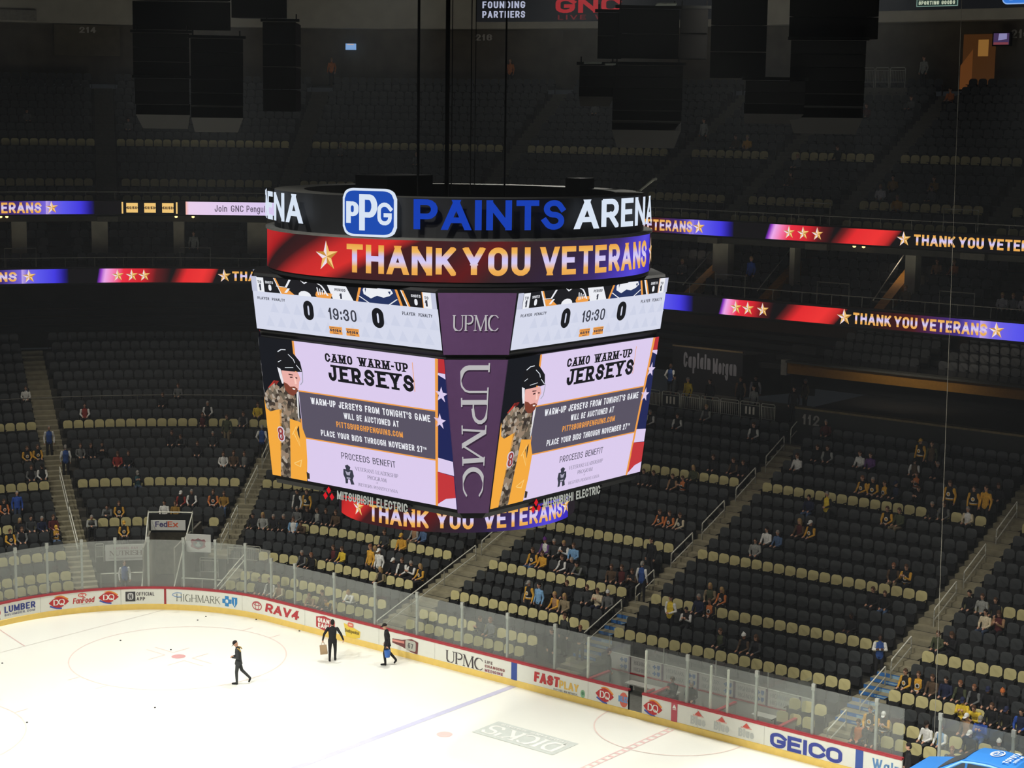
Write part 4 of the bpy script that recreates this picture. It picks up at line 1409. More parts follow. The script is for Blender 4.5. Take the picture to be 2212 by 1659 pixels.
for s, hw in UAISLES:
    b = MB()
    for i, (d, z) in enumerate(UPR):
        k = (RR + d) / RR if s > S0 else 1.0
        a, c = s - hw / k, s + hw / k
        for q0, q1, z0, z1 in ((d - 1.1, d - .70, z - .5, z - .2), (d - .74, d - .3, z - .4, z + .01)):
            b.hexa([PZ(a, q0, z0), PZ(c, q0, z0), PZ(c, q1, z0), PZ(a, q1, z0), PZ(a, q0, z1), PZ(c, q0, z1), PZ(c, q1, z1), PZ(a, q1, z1)], mat('upper_step_dimmed', (104, 100, 90), .85))  # step concrete darkened to stand in for the dim upper deck
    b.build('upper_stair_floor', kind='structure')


def deck_seats(mb, rows, aisles, gold_rows):
    """rows of seats of the decks above, far and dark"""
    for i, (d, z) in enumerate(rows):
        nm = 'gold' if i in gold_rows else 'black'
        for (a, ha), (c, hc) in zip(aisles[:-1], aisles[1:]):
            dd = d - .22
            L0, L1 = arc(a, dd) + ha, arc(c, dd) - hc
            n = int((L1 - L0) / .55)
            g = (L1 - L0 - n * .55) / 2
            for j in range(n):
                s = unarc(L0 + g + .275 + .55 * j, dd)
                p, rz = xf(s, dd, z + .01)
                u, v, dep = project(p + Vector((0, 0, .8)))
                if mb is not None and z < 16.5 and 23.0 < d < 25.2 and (any(abs(s - q) < .75 for q in (35.6, 31.37, 24.9)) or any(abs(s - q) < .3 for q in (52.9, 51.72, 50.54, 49.35))):
                    continue
                if -30 < u < 2240 and v > -20 and not (600 < u < 1390 and 440 < v < 1090):
                    add_seat(mb[nm], nm, False, p, rz)

# ------------------------------------------------------------------ hanging scoreboard
CX, CY = -.9317, 1.2285
sbz = 10.3
sb = empty('hanging_scoreboard', (CX, CY, sbz), label='huge four-sided hanging video scoreboard over centre ice', category='scoreboard')
shell = mat('black_scoreboard_shell', (19, 20, 23), .55, noise=.1, scale=.8)
HT = {'U': ((17.920, 5.4237, 3.7817), (16.271, 5.1658, 3.8045)), 'L': ((16.007, 5.095, 3.8317), (11.543, 4.4711, 3.8351))}
LEDW, LEDL = emis('led_white', (216, 220, 238)), emis('led_lavender', (222, 206, 240))
SCR = {}


def E_(rgb, k=1.0):
    return emis('led_%d_%d_%d' % rgb + ('' if k == 1 else '_k%d' % int(k * 100)), rgb, k)


def fpt(lv, off=0.0):
    (zt, ht, wt), (zb, hb, wb) = HT[lv]

    def fn(u, v):
        z = zb + (zt - zb) * v
        h = hb + (ht - hb) * v + off
        w = wb + (wt - wb) * v
        return Vector(((2 * u - 1) * w, -h, z - sbz))
    return fn


def sbc(b, name, **kw):
    return b.build(name, sb, **kw)


ROT = [Matrix.Rotation(q * pi / 2, 4, 'Z') for q in range(4)]


def four(o, sides=(0, 1), children=()):
    """the same display on the other sides: copies of the part and of its sub-parts, turned about the axis"""
    for q in sides:
        if q == 0:
            continue
        c = o.copy()
        COL.objects.link(c)
        c.parent = sb
        c.matrix_local = ROT[q]
        for ch in list(o.children):
            k = ch.copy()
            COL.objects.link(k)
            k.parent = c


b = MB()                                                        # core: octagonal body behind the screens
def octa(h, w, z):
    return [Vector((x, y, z - sbz)) for x, y in ((w, -h), (h, -w), (h, w), (w, h), (-w, h), (-h, w), (-h, -w), (-w, -h))]
lvl = [(18.02, 5.40, 3.9), (17.94, 5.46, 3.86), (16.2, 5.19, 3.88), (16.05, 5.06, 3.9), (16.02, 5.10, 3.9), (11.4, 4.43, 3.9), (11.25, 4.35, 3.8)]
lo = [octa(h - .06, sqrt(2) * (5.80 + (6.505 - 5.87) * (z - 11.4) / 6.5) - (h - .06), z) for z, h, w in lvl]
for i in range(len(lo) - 1):
    for j in range(8):
        b.poly([lo[i][j], lo[i + 1][j], lo[i + 1][(j + 1) % 8], lo[i][(j + 1) % 8]], shell)
b.poly(list(reversed(lo[0])), shell)
b.poly(lo[-1], shell)
sbc(b, 'cabinet')
for lv, nm in (('U', 'score_screen'), ('L', 'video_screen')):
    b = MB()
    f = fpt(lv, .02)
    if lv == 'U':
        put(b, [rect(0, 1, 0, .72), rect(0, .032, .72, 1)], f, LEDW)
        put(b, [rect(.032, 1, .72, 1)], f, E_((30, 30, 34)))
    else:
        put(b, [rect(0, .2, 0, 1)], f, E_((24, 26, 32)))
        put(b, [[(.2, 0), (.90, 0), (.963, 1), (.2, 1)]], f, LEDL)
        put(b, [[(.90, 0), (1, 0), (1, 1), (.963, 1)]], f, E_((34, 40, 88)))
    scr = sbc(b, nm)
    SCR[lv] = scr

BK, BK2 = E_((26, 26, 30)), E_((58, 60, 72))


def layer(lv, name, items, label=None):
    b = MB()
    for lay, mt, polys in items:
        put(b, polys, fpt(lv, .035 + .012 * (lay + (2 if name == 'player_picture' else 0))), mt)
    kw = {'label': label} if label else {}
    return b.build(name, SCR[lv], **kw)


def ts(s, x0, x1, y0, h, lv='L', **kw):
    """text for a screen: h is in v units, so scale to the screen's aspect before fitting"""
    p, w = text(s, 1.0, **kw)
    k = (x1 - x0) / w
    return [[(x0 + a * k, y0 + c * h) for a, c in q] for q in p]


OR = E_((240, 160, 74))
LW, LG = E_((238, 240, 246)), E_((196, 200, 222))
layer('U', 'score_header', [
    (0, LW, [rect(.032, .072, .72, .99)]), (0, LG, [rect(0, .03, .72, 1)]), (1, BK2, ts('TO', .038, .06, .88, .05) + ts('1', .045, .056, .745, .12)),
    (1, LW, ts('SHOTS', .083, .128, .885, .05, t=.16) + ts('0', .099, .116, .755, .115, t=.24)),
    (1, LW, [[(.132, 1), (.143, 1), (.178, .72), (.166, .72)]]), (2, OR, [[(.138, 1), (.148, 1), (.184, .72), (.174, .72)]]),
    (1, OR, [[(.165, .845), (.204, .835), (.246, .72), (.178, .72)], [(.363, .76), (.371, .826), (.459, .813), (.447, .72), (.37, .72)]]),
    (2, LW, [q for q in strip([(.158, .855), (.202, .85), (.226, .985)], .012)] + [[(.288, 1.0), (.300, 1.0), (.308, .965), (.318, .99), (.329, .985), (.308, .942)]] + [[(.269, .72)] + [(.305 + .037 * cos(rad(a)), .72 + .095 * sin(rad(a))) for a in (150, 120, 90, 60, 30)] + [(.342, .72)]]),
    (2, LW, [q for i in range(4) for q in strip([(.383 + .011 * i, .77 + .008 * i), (.378 + .014 * i, .90 - .02 * i)], .006)] + strip([(.371, .995), (.400, .95), (.412, .90), (.432, .78)], .010) + strip([(.20, .76), (.215, .82)], .014)),
    (1, LW, [[(.431, 1.0), (.533, 1.0), (.57, .72), (.459, .72)]]), (2, BK2, ts('PERIOD', .475, .533, .872, .05) + ts('1', .499, .511, .735, .10)),
    (1, OR, [[(.607, 1.0), (.62, 1.0), (.594, .72), (.582, .72)], [(.794, 1.0), (.806, 1.0), (.828, .72), (.815, .72)]]),
    (1, E_((38, 52, 96)), [[(.62, 1.0), (.794, 1.0), (.815, .72), (.594, .72)]]),
    (2, LW, [[(.636, .995), (.775, .995), (.785, .93), (.765, .873), (.733, .835), (.700, .86), (.666, .80), (.630, .868), (.627, .94)]] + strip([(.606, .82), (.65, .725)], .008) + strip([(.80, .82), (.762, .725)], .008)),
    (3, E_((38, 52, 96)), [[(.76, .95), (.775, .96), (.770, .90)], [(.64, .97), (.648, .98), (.642, .90)], [(.70, .80), (.73, .83), (.76, .80), (.75, .76), (.69, .75)]]),
    (1, LW, [[(.822, 1), (.832, 1), (.861, .72), (.851, .72)]]), (2, OR, [[(.829, 1), (.839, 1), (.868, .72), (.859, .72)]]),
    (1, LW, ts('SHOTS', .875, .923, .895, .05, t=.16) + ts('0', .889, .905, .757, .11, t=.24) + [rect(.933, .976, .72, 1)]), (2, OR, [rect(.932, .936, .72, 1)]), (1, LG, [rect(.976, 1, .72, 1)]),
    (2, BK2, ts('TO', .943, .963, .88, .05) + ts('1', .945, .957, .755, .11))])
layer('U', 'home_score', [(1, BK, ts('0', .287, .343, .277, .36, w=.62, t=.24))])
layer('U', 'visitor_score', [(1, BK, ts('0', .660, .721, .276, .36, w=.62, t=.24))])
layer('U', 'game_clock', [(1, BK2, ts('19:30', .426, .576, .335, .215, w=.5, t=.13, gap=.13))])
layer('U', 'penalty_caption', [(1, BK2, ts('PLAYER', .028, .096, .572, .052, t=.16) + ts('PENALTY', .112, .186, .572, .052, t=.16))])
layer('U', 'penalty_caption', [(1, BK2, ts('PLAYER', .820, .886, .562, .06, t=.16) + ts('PENALTY', .903, .972, .562, .06, t=.16))])
tk = lambda x: [[(x, .07), (x + .07, .07), (x + .07, .12), (x + .065, .14), (x + .07, .16), (x + .07, .21), (x, .21), (x, .16), (x + .005, .14), (x, .12)]]
for x in (.42, .511):
    layer('U', 'raffle_ticket', [(1, OR, tk(x)), (2, BK2, ts('50/50', x + .006, x + .065, .115, .05, t=.2) + [rect(x + .02, x + .05, .085, .095), rect(x + .005, x + .065, .185, .192)])])
tri = []
for i in range(14):
    for j in range(2):
        x, y = .06 + i * .066 + .033 * j, .08 + .27 * j
        tri.append([(x, y), (x + .05, y), (x + .025, y + .2)])
layer('U', 'screen_pattern', [(0, E_((208, 213, 233)), tri)])

camo = bpy.data.materials.new('led_camouflage')
camo.use_nodes = True
nt = camo.node_tree
nt.nodes.clear()
tc = nt.nodes.new('ShaderNodeTexCoord')
mp = nt.nodes.new('ShaderNodeMapping')
mp.inputs['Scale'].default_value = (1.0, 1.0, 1.0)
vo = nt.nodes.new('ShaderNodeTexVoronoi')
vo.inputs['Scale'].default_value = 9.0
rp = nt.nodes.new('ShaderNodeValToRGB')
rp.color_ramp.interpolation = 'CONSTANT'
cs = [(0, (70, 60, 52)), (.3, (150, 130, 110)), (.5, (108, 98, 84)), (.68, (176, 164, 150)), (.85, (54, 48, 46))]
while len(rp.color_ramp.elements) < 5:
    rp.color_ramp.elements.new(.5)
for e, (p, c) in zip(rp.color_ramp.elements, cs):
    e.position = p
    e.color = (*lin(c), 1)
em = nt.nodes.new('ShaderNodeEmission')
ou = nt.nodes.new('ShaderNodeOutputMaterial')
nt.links.new(tc.outputs['Object'], mp.inputs[0])
nt.links.new(mp.outputs[0], vo.inputs['Vector'])
nt.links.new(vo.outputs['Color'], rp.inputs[0])
nt.links.new(rp.outputs[0], em.inputs[0])
nt.links.new(em.outputs[0], ou.inputs[0])
OG, OW = E_((246, 172, 66)), E_((240, 158, 66))
layer('L', 'player_picture', [
    (-2, OR, [rect(.196, .207, .70, 1.0)]),
    (0, E_((196, 60, 50)), [[(.03, .64), (.07, .70), (.10, .70), (.06, .63)]]),
    (0, BK, [[(.06, .68), (.09, .725), (.13, .70), (.12, .66)]]),
    (0, OG, [[(0, 0), (.05, 0), (.097, .5), (.02, .5)], [(0, 0), (.001, .583), (.02, .50), (.05, 0)]]),
    (1, camo, [[(.001, .583), (.036, .642), (.073, .68), (.10, .66), (.095, .50), (.03, .47), (.01, .49)]]),
    (0, camo, [[(.049, 0), (.108, 0), (.152, .60), (.096, .635)]]),
    (1, camo, [[(.096, .64), (.128, .676), (.165, .62), (.186, .617), (.199, .46), (.198, .426), (.139, .44), (.13, .52)]]),
    (0, OG, [[(.139, .441), (.198, .426), (.222, .32), (.215, .15), (.201, 0), (.108, 0)]]),
    (1, E_((58, 50, 46)), [[(.150, .56), (.172, .60), (.168, .52), (.155, .48)], [(.172, .36), (.19, .40), (.187, .30)], [(.205, .07), (.222, .06), (.22, .02), (.205, .02)]]),
    (2, E_((250, 206, 120)), strip([(.150, .33), (.175, .39), (.185, .25), (.160, .33)], .006) + strip([(.145, .12), (.185, .15), (.175, .10), (.15, .11)], .006)),
    (1, E_((226, 226, 226)), [[(.196, .64), (.206, .645), (.196, .44), (.189, .46)]]),
    (2, E_((214, 206, 220)), ts('8', .062, .102, .262, .11, t=.2)),
    (3, E_((150, 60, 60)), ts('8', .067, .097, .270, .094, t=.14)),
    (1, E_((236, 176, 168)), [[(.122, .78), (.214, .785), (.222, .76), (.227, .735), (.218, .715), (.21, .66), (.175, .625), (.135, .66), (.125, .70)]]),
    (2, E_((128, 66, 50)), [[(.128, .70), (.150, .69), (.165, .672), (.19, .678), (.207, .665), (.198, .632), (.178, .610), (.155, .615), (.134, .645)]]),
    (3, E_((246, 236, 232)), [[(.178, .667), (.196, .664), (.192, .655), (.18, .656)]]),
    (3, E_((80, 50, 50)), [[(.17, .745), (.186, .748), (.186, .738), (.172, .735)], [(.202, .748), (.214, .745), (.212, .737), (.203, .738)], [(.165, .765), (.19, .762), (.19, .756), (.165, .757)]]),
    (2, E_((252, 206, 196)), [[(.192, .75), (.200, .74), (.206, .70), (.194, .695)]]),
    (1, E_((232, 232, 238)), [[(.100, .80), (.118, .79), (.130, .69), (.118, .685), (.108, .735)]]),
    (1, BK, [[(.095, .83), (.1, .90), (.117, .925), (.150, .945), (.185, .935), (.21, .90), (.235, .86), (.243, .79), (.215, .785), (.173, .80), (.135, .785), (.118, .80), (.104, .79)]]),
    (2, E_((226, 232, 240)), strip([(.118, .915), (.135, .93), (.155, .932)], .006) + strip([(.175, .90), (.20, .87), (.205, .85)], .004) + strip([(.15, .805), (.19, .812)], .004) + strip([(.112, .84), (.125, .85)], .004) + strip([(.215, .83), (.235, .80)], .004)),
    (2, E_((150, 156, 168)), strip([(.244, .79), (.240, .72), (.228, .70)], .004)),
], 'picture of a bearded player in a black helmet and camouflage jersey')
layer('L', 'auction_text', [
    (0, E_((90, 84, 100)), [[(.205, .317), (.917, .317), (.940, .650), (.205, .650)]]),
    (1, OR, [rect(.205, .942, .645, .654), rect(.195, .917, .311, .320), [(.956, 1), (.971, 1), (.906, 0), (.894, 0)], [(.196, .32), (.206, .32), (.206, .45), (.199, .45)]]),
    (1, OR, [rect(.838, .841, .76, .955)]),
    (1, BK, ts('CAMO WARM-UP', .375, .815, .884, .060, w=.6, t=.2, slab=True, gap=.2)),
    (1, BK, ts('JERSEYS', .386, .836, .755, .112, w=.68, t=.22, slab=True, gap=.24)),
    (1, LW, ts("WARM-UP JERSEYS FROM TONIGHT'S GAME", .27, .905, .569, .046, w=.5, t=.17)),
    (1, LW, ts('WILL BE AUCTIONED AT', .447, .740, .500, .042, w=.5, t=.17)),
    (1, OR, ts('PITTSBURGHPENGUINS.COM', .401, .756, .432, .040, w=.5, t=.17)),
    (1, LW, ts('PLACE YOUR BIDS THROUGH NOVEMBER 27', .309, .852, .353, .042, w=.5, t=.17) + ts('TH', .856, .872, .375, .016, t=.2)),
    (1, BK2, ts('PROCEEDS BENEFIT', .411, .702, .212, .045, w=.5, t=.11)),
    (1, E_((120, 116, 136)), ts('VETERANS LEADERSHIP', .482, .71, .144, .026, t=.14, serif=True) + ts('PROGRAM', .545, .645, .098, .026, t=.14, serif=True) + ts('OF', .589, .600, .076, .012, t=.14, serif=True) + ts('WESTERN PENNSYLVANIA', .49, .70, .036, .022, t=.14, serif=True))])
layer('L', 'charity_emblem', [(1, BK2, [[(.425, .165), (.44, .175), (.455, .16), (.45, .14), (.43, .14)], [(.415, .14), (.465, .14), (.47, .10), (.46, .07), (.42, .07), (.412, .10)], [(.42, .07), (.435, .07), (.433, .04), (.42, .036)], [(.445, .07), (.462, .07), (.468, .04), (.45, .036)]]), (2, E_((170, 166, 186)), [[(.425, .13), (.44, .12), (.455, .13), (.448, .10), (.432, .10)], [(.43, .085), (.45, .085), (.45, .075), (.43, .075)]])])
st1, in1 = star(.972, .764, .055, .58, .1)
st2, in2 = star(.953, .584, .055, .58, .1)
def starpolys(o, n):
    c = (sum(p[0] for p in o) / 5, sum(p[1] for p in o) / 5)
    return [[o[i], n[i], c, n[i - 1]] for i in range(5)]
layer('L', 'flag_stripe', [(0, E_((190, 50, 56)), [[(.971, 1), (1, 1), (1, .905), (.965, .91)]]), (1, LEDL, [[(.965, .908), (1, .905), (1, .87), (.962, .895)]])])
layer('L', 'flag_star', [(1, LEDL, starpolys(st1, in1))])
layer('L', 'flag_star', [(1, LEDL, starpolys(st2, in2))])
layer('L', 'flag_stripe', [(0, LEDL, [[(.922, .335), (1, .322), (1, .227), (.915, .238)]]), (1, E_((196, 56, 60)), [[(.917, .238), (1, .223), (1, .077), (.95, .06), (.907, .015)]]), (1, LEDL, [[(.907, .015), (.95, .06), (1, .078), (1, 0), (.905, 0)]])])
for lv in ('U', 'L'):
    four(SCR[lv], (0, 1, 2, 3))
# corner panels with the vertical name
pur = mat('purple_sponsor_panel', (92, 62, 104), .5, noise=.04)
for q in range(4):
    b = MB()
    rr = ROT[q]
    a = Matrix.Rotation(-pi / 4, 4, 'Z') @ Matrix.Identity(4)
    def cp(t, z, off=0.0):
        D = 5.87 + (6.505 - 5.87) * (z - 11.4) / 6.5 + off
        v = Vector((1, -1, 0)) / sqrt(2) * D + Vector((1, 1, 0)) / sqrt(2) * t
        return rr @ Vector((v.x, v.y, z - sbz))
    hw = lambda z: .45 + (1.12 - .45) * (z - 11.4) / 6.5
    for z0, z1 in ((16.14, 17.93), (11.42, 16.0)):
        b.poly([cp(-hw(z0), z0), cp(hw(z0), z0), cp(hw(z1), z1), cp(-hw(z1), z1)], pur)
    o = sbc(b, 'sponsor_panel')
    b = MB()
    wm = E_((206, 204, 206), .8)
    put(b, tx('UPMC', -.68, .62, 16.84, .46, w=.6, t=.13, gap=.08, serif=True), lambda x, y: cp(x, y, .03), wm)
    p, w = text('UPMC', 1.0, .6, .13, .10, serif=True)
    k = 3.95 / w
    put(b, [[(-.46 + c * .86, 15.86 - x * k) for x, c in q2] for q2 in p], lambda x, y: cp(x * (.62 + .38 * (y - 11.4) / 4.5), y, .03), wm)
    b.build('lettering', o)
# rings
def ringpt(r, off=0.0):
    return lambda a, z: Vector(((r + off) * cos(a), (r + off) * sin(a), z - sbz))


def ring_wall(b, r, z0, z1, mt, a0=0, a1=2 * pi, n=96, uvr=None):
    for i in range(n):
        a, c = a0 + (a1 - a0) * i / n, a0 + (a1 - a0) * (i + 1) / n
        f = ringpt(r)
        uv = None
        if uvr:
            u0, u1 = (a - uvr[0]) / (uvr[1] - uvr[0]), (c - uvr[0]) / (uvr[1] - uvr[0])
            uv = [(u0, 0), (u1, 0), (u1, 1), (u0, 1)]
        b.poly([f(a, z0), f(c, z0), f(c, z1), f(a, z1)], mt, uv)


def disc(b, r0, r1, z, mt, n=96):
    for i in range(n):
        a, c = 2 * pi * i / n, 2 * pi * (i + 1) / n
        b.poly([ringpt(r0)(a, z), ringpt(r0)(c, z), ringpt(r1)(c, z), ringpt(r1)(a, z)], mt)


b = MB()
ring_wall(b, 5.82, 19.42, 20.56, shell)
disc(b, 4.9, 5.82, 20.56, mat('grey_rim', (84, 84, 82), .6))
ring_wall(b, 4.9, 20.56, 19.9, shell)
disc(b, 0, 4.9, 19.95, dark)
sbc(b, 'name_ring')
b = MB()
rim_m = mat('grey_rim', (84, 84, 82), .6)
disc(b, 5.6, 6.10, 19.42, rim_m)
ring_wall(b, 6.10, 19.36, 19.42, rim_m)
ring_wall(b, 6.02, 18.05, 19.38, shell)
ring_wall(b, 5.7, 17.9, 18.05, shell)
disc(b, 0, 6.02, 18.05, shell)
sbc(b, 'message_ring')
b = MB()
b.box(-3.6, -2.2, -1.0, 1.2, 19.9 - sbz, 20.95 - sbz, shell)
sbc(b, 'winch_housing')
b = MB()
b.box(1.0, 1.6, 4.2, 5.0, 19.9 - sbz, 20.9 - sbz, shell)
sbc(b, 'winch_housing')
b = MB()
b.tube([(3.9, 4.1, 20.5 - sbz), (4.3, 4.5, 20.95 - sbz), (4.6, 4.2, 20.98 - sbz)], .05, steel, 6)
sbc(b, 'lifting_hook')


def ang_of(u, r):
    """angle on a ring of radius r (facing the stands) for a given image column - used once to read the layout off"""
    best = None
    for i in range(720):
        a = -pi + i * pi / 360
        p = Vector((CX + r * cos(a), CY + r * sin(a), 19.5))
        if (p - CAM).dot(Vector((cos(a), sin(a), 0))) > 0:
            continue
        x, y, _ = project(p)
        if best is None or abs(x - u) < best[0]:
            best = (abs(x - u), a)
    return best[1]


rl = 6.10
blue_m, white_m = E_((22, 62, 178)), E_((218, 230, 246))
def ringword(o_mb, s, u0, u1, z0, h, mt, uv=False, r=rl, off=.0, **kw):
    a0, a1 = ang_of(u0, r), ang_of(u1, r)
    p, w = text(s, 1.0, **kw)
    k = (a1 - a0) / w
    polys = [[(a0 + x * k, z0 + c * h) for x, c in q] for q in p]
    put(o_mb, polys, ringpt(r, off), mt, (a0, a1, z0, z0 + h) if uv else None)
    return a0, a1


b = MB()
a0, a1 = ringword(b, 'PAINTS', 895, 1218, 19.68, .85, blue_m, w=.70, t=.19, gap=.13)
sbc(b, 'arena_name_lettering', label='lit blue channel lettering on the top ring')
b = MB()
ringword(b, 'ARENA', 1241, 1407, 19.68, .85, white_m, w=.66, t=.18, gap=.1)
sbc(b, 'arena_name_lettering', label='lit white channel lettering on the top ring')
b = MB()
dl = ang_of(652, rl) - ang_of(1407, rl)
aA, aB = ang_of(1241, rl), ang_of(1407, rl)
p, w = text('ARENA', 1.0, .66, .18, .1)
k = (aB - aA) / w
put(b, [[(aA + dl + x * k, 19.68 + c * .85) for x, c in q] for q in p], ringpt(rl), white_m)
sbc(b, 'arena_name_lettering', label='lit white channel lettering wrapping round the far side')
b = MB()
u0, u1 = ang_of(742, rl), ang_of(858, rl)
ar = (u1 - u0)
sq = lambda x0, x1, y0, y1, r: roundrect(u0 + ar * x0, u0 + ar * x1, 19.42 + 1.38 * y0, 19.42 + 1.38 * y1, r, 5, ar / 1.38)
def fan(q, n=6):
    """slice a rounded square into vertical strips so that it bends with the ring"""
    xs = sorted(set([p[0] for p in q]))
    x0, x1 = xs[0], xs[-1]
    cuts_ = [x0 + (x1 - x0) * i / 24 for i in range(25)]
    def span(x):
        ys = []
        for i in range(len(q)):
            (ax, ay), (bx, by) = q[i], q[(i + 1) % len(q)]
            if min(ax, bx) - 1e-9 <= x <= max(ax, bx) + 1e-9:
                ys += [ay + (by - ay) * ((x - ax) / (bx - ax))] if abs(bx - ax) > 1e-9 else [ay, by]
        return min(ys), max(ys)
    out = []
    for i in range(24):
        l, r_ = span(cuts_[i]), span(cuts_[i + 1])
        out.append([(cuts_[i], l[0]), (cuts_[i + 1], r_[0]), (cuts_[i + 1], r_[1]), (cuts_[i], l[1])])
    return out
put(b, fan(sq(0, 1, 0, 1, .28)), ringpt(rl, .02), white_m)
put(b, fan(sq(.05, .95, .05, .95, .24)), ringpt(rl, .05), E_((30, 76, 176)))
X = lambda t: u0 + ar * t
Y = lambda t: 19.42 + 1.38 * t
def lg(s, x0, x1, y0, y1, **kw):
    p, w = text(s, 1.0, **kw)
    return [[(X(x0 + (x1 - x0) * a / w), Y(y0 + (y1 - y0) * c)) for a, c in q] for q in p]
put(b, lg('p', .09, .33, .415, .82, w=.62, t=.20) , ringpt(rl, .075), white_m)
put(b, lg('P', .34, .67, .13, .88, w=.48, t=.15), ringpt(rl, .075), white_m)
put(b, lg('G', .67, .92, .25, .72, w=.72, t=.18), ringpt(rl, .075), white_m)
sbc(b, 'paint_brand_emblem', label='blue rounded square emblem with white letters')

# message rings: red and blue ribbon graphic with gold lettering
GOLD = emis_ramp('led_gold_letters', [(0, (236, 168, 78)), (.22, (240, 180, 92)), (.45, (216, 206, 244)), (.6, (206, 196, 246)), (.8, (240, 186, 96)), (1, (236, 164, 72))], 1)
BACK = emis_ramp('led_ring_background', [(0, (188, 40, 42)), (.05, (170, 30, 34)), (.10, (44, 26, 28)), (.16, (60, 26, 28)), (.24, (200, 44, 44)), (.32, (216, 48, 46)), (.37, (70, 30, 32)), (.48, (60, 34, 38)), (.54, (96, 28, 30)), (.60, (54, 36, 40)), (.72, (50, 36, 62)), (.80, (60, 44, 110)), (.86, (74, 58, 180)), (.92, (86, 74, 220)), (1.0, (60, 44, 190))], 0)
SW = {}


def stars3(b, polys_o, fn, mtl):
    put(b, polys_o, fn, mtl)


def gold_star(b, cx, cy, r, ax, fn, rot=0.0):
    o, n = star(cx, cy, r, ax, rot)
    for i in range(5):
        b.poly([fn(*o[i]), fn(*n[i]), fn(cx, cy)], E_((196, 140, 60)) if i in (1, 2, 4) else E_((238, 190, 110)))
        b.poly([fn(*n[i - 1]), fn(*o[i]), fn(cx, cy)], E_((240, 224, 236)) if i in (0, 3, 4) else E_((250, 206, 130)))


rm = 6.06
b = MB()
aL, aR = ang_of(577, rm), ang_of(1404, rm)
f = ringpt(rm)
n = 60
sh = .16          # slant of the ribbon bands
for i in range(n):
    for j in range(4):
        a, c = aL + (aR - aL) * i / n, aL + (aR - aL) * (i + 1) / n
        z0, z1 = 18.18 + 1.2 * j / 4, 18.18 + 1.2 * (j + 1) / 4
        U = lambda aa, zz: min(.999, max(.001, (aa - aL) / (aR - aL) - sh * ((zz - 18.18) / 1.2 - .5) * (1 if (aa - aL) / (aR - aL) < .5 else .5)))
        b.poly([f(a, z0), f(c, z0), f(c, z1), f(a, z1)], BACK, [(U(a, z0), 0), (U(c, z0), 0), (U(c, z1), 0), (U(a, z1), 0)])
ring_wall(b, rm, 18.18, 19.38, E_((48, 34, 40)), aR, aL + 2 * pi, 60)
o = sbc(b, 'message_display')
b = MB()
for s, u0_, u1_ in (('THANK', 748, 984), ('YOU', 1002, 1145), ('VETERANS', 1167, 1396)):
    ringword(b, s, u0_, u1_, 18.37, .82, GOLD, True, rm, .02, w=.62, t=.19, gap=.11)
    b.build('lettering', o)
    b = MB()
sa = ang_of(707, rm)
gold_star(b, sa, 18.78, .46, 1 / rm, ringpt(rm, .03), -.06)
b.build('star', o)
b = MB()
sa = ang_of(1403, rm)
gold_star(b, sa + .03, 18.78, .46, 1 / rm, ringpt(rm, .03), -.06)
b.build('star', o)
# bottom ring
rb = 3.815
b = MB()
aL, aR = ang_of(738, rb), ang_of(1238, rb)
f = ringpt(rb)
for i in range(48):
    for j in range(3):
        a, c = aL + (aR - aL) * i / 48, aL + (aR - aL) * (i + 1) / 48
        z0, z1 = 10.36 + .82 * j / 3, 10.36 + .82 * (j + 1) / 3
        U = lambda aa, zz: min(.999, max(.001, .2 + .8 * (aa - aL) / (aR - aL) - .08 * ((zz - 10.36) / .82 - .5)))
        b.poly([f(a, z0), f(c, z0), f(c, z1), f(a, z1)], BACK, [(U(a, z0), 0), (U(c, z0), 0), (U(c, z1), 0), (U(a, z1), 0)])
ring_wall(b, rb, 10.36, 11.18, E_((40, 34, 40)), aR, aL + 2 * pi, 48)
disc(b, 0, rb, 10.36, shell)
ring_wall(b, rb - .02, 11.18, 11.35, shell)
o = sbc(b, 'lower_message_ring')
b = MB()
for s, u0_, u1_ in (('THANK', 800, 931), ('YOU', 948, 1030), ('VETERANS', 1050, 1224)):
    ringword(b, s, u0_, u1_, 10.47, .56, GOLD, True, rb, .02, w=.62, t=.19, gap=.11)
    b.build('lettering', o)
    b = MB()
gold_star(b, ang_of(777, rb), 10.80, .30, 1 / rb, ringpt(rb, .03), -.06)
b.build('star', o)
b = MB()
gold_star(b, ang_of(1231, rb), 10.78, .30, 1 / rb, ringpt(rb, .03), -.06)
b.build('star', o)
# maker's name under each screen
b = MB()
mw = E_((196, 200, 190), .75)
fm = lambda a, z: Vector((a, -4.40, z - sbz))
put(b, tx('MITSUBISHI ELECTRIC', -1.12, 1.80, 11.12, .27, w=.62, t=.2, gap=.12), lambda a, z: fm(a, z), mw)
rd = E_((214, 30, 40))
for x, y in ((-1.48, 11.29), (-1.62, 11.10), (-1.34, 11.10)):
    b.poly([fm(x, y + .12 * 1.5), fm(x - .10, y + .06), fm(x, y - .06), fm(x + .10, y + .06)], rd)
b.box(-1.75, 1.95, -4.38, -4.34, 11.16 - sbz, 11.19 - sbz, shell)
b.box(-1.75, 1.95, -4.38, -4.34, 11.32 - sbz, 11.35 - sbz, shell)
for x in (-1.4, 0, 1.6):
    b.box(x, x + .05, -4.36, -4.2, 11.1 - sbz, 11.5 - sbz, shell)
o = sbc(b, 'maker_name_sign')
four(o, (0, 1))

# ------------------------------------------------------------------ ribbon boards round the bowl
LED0 = emis('led_ribbon_black', (14, 12, 15))


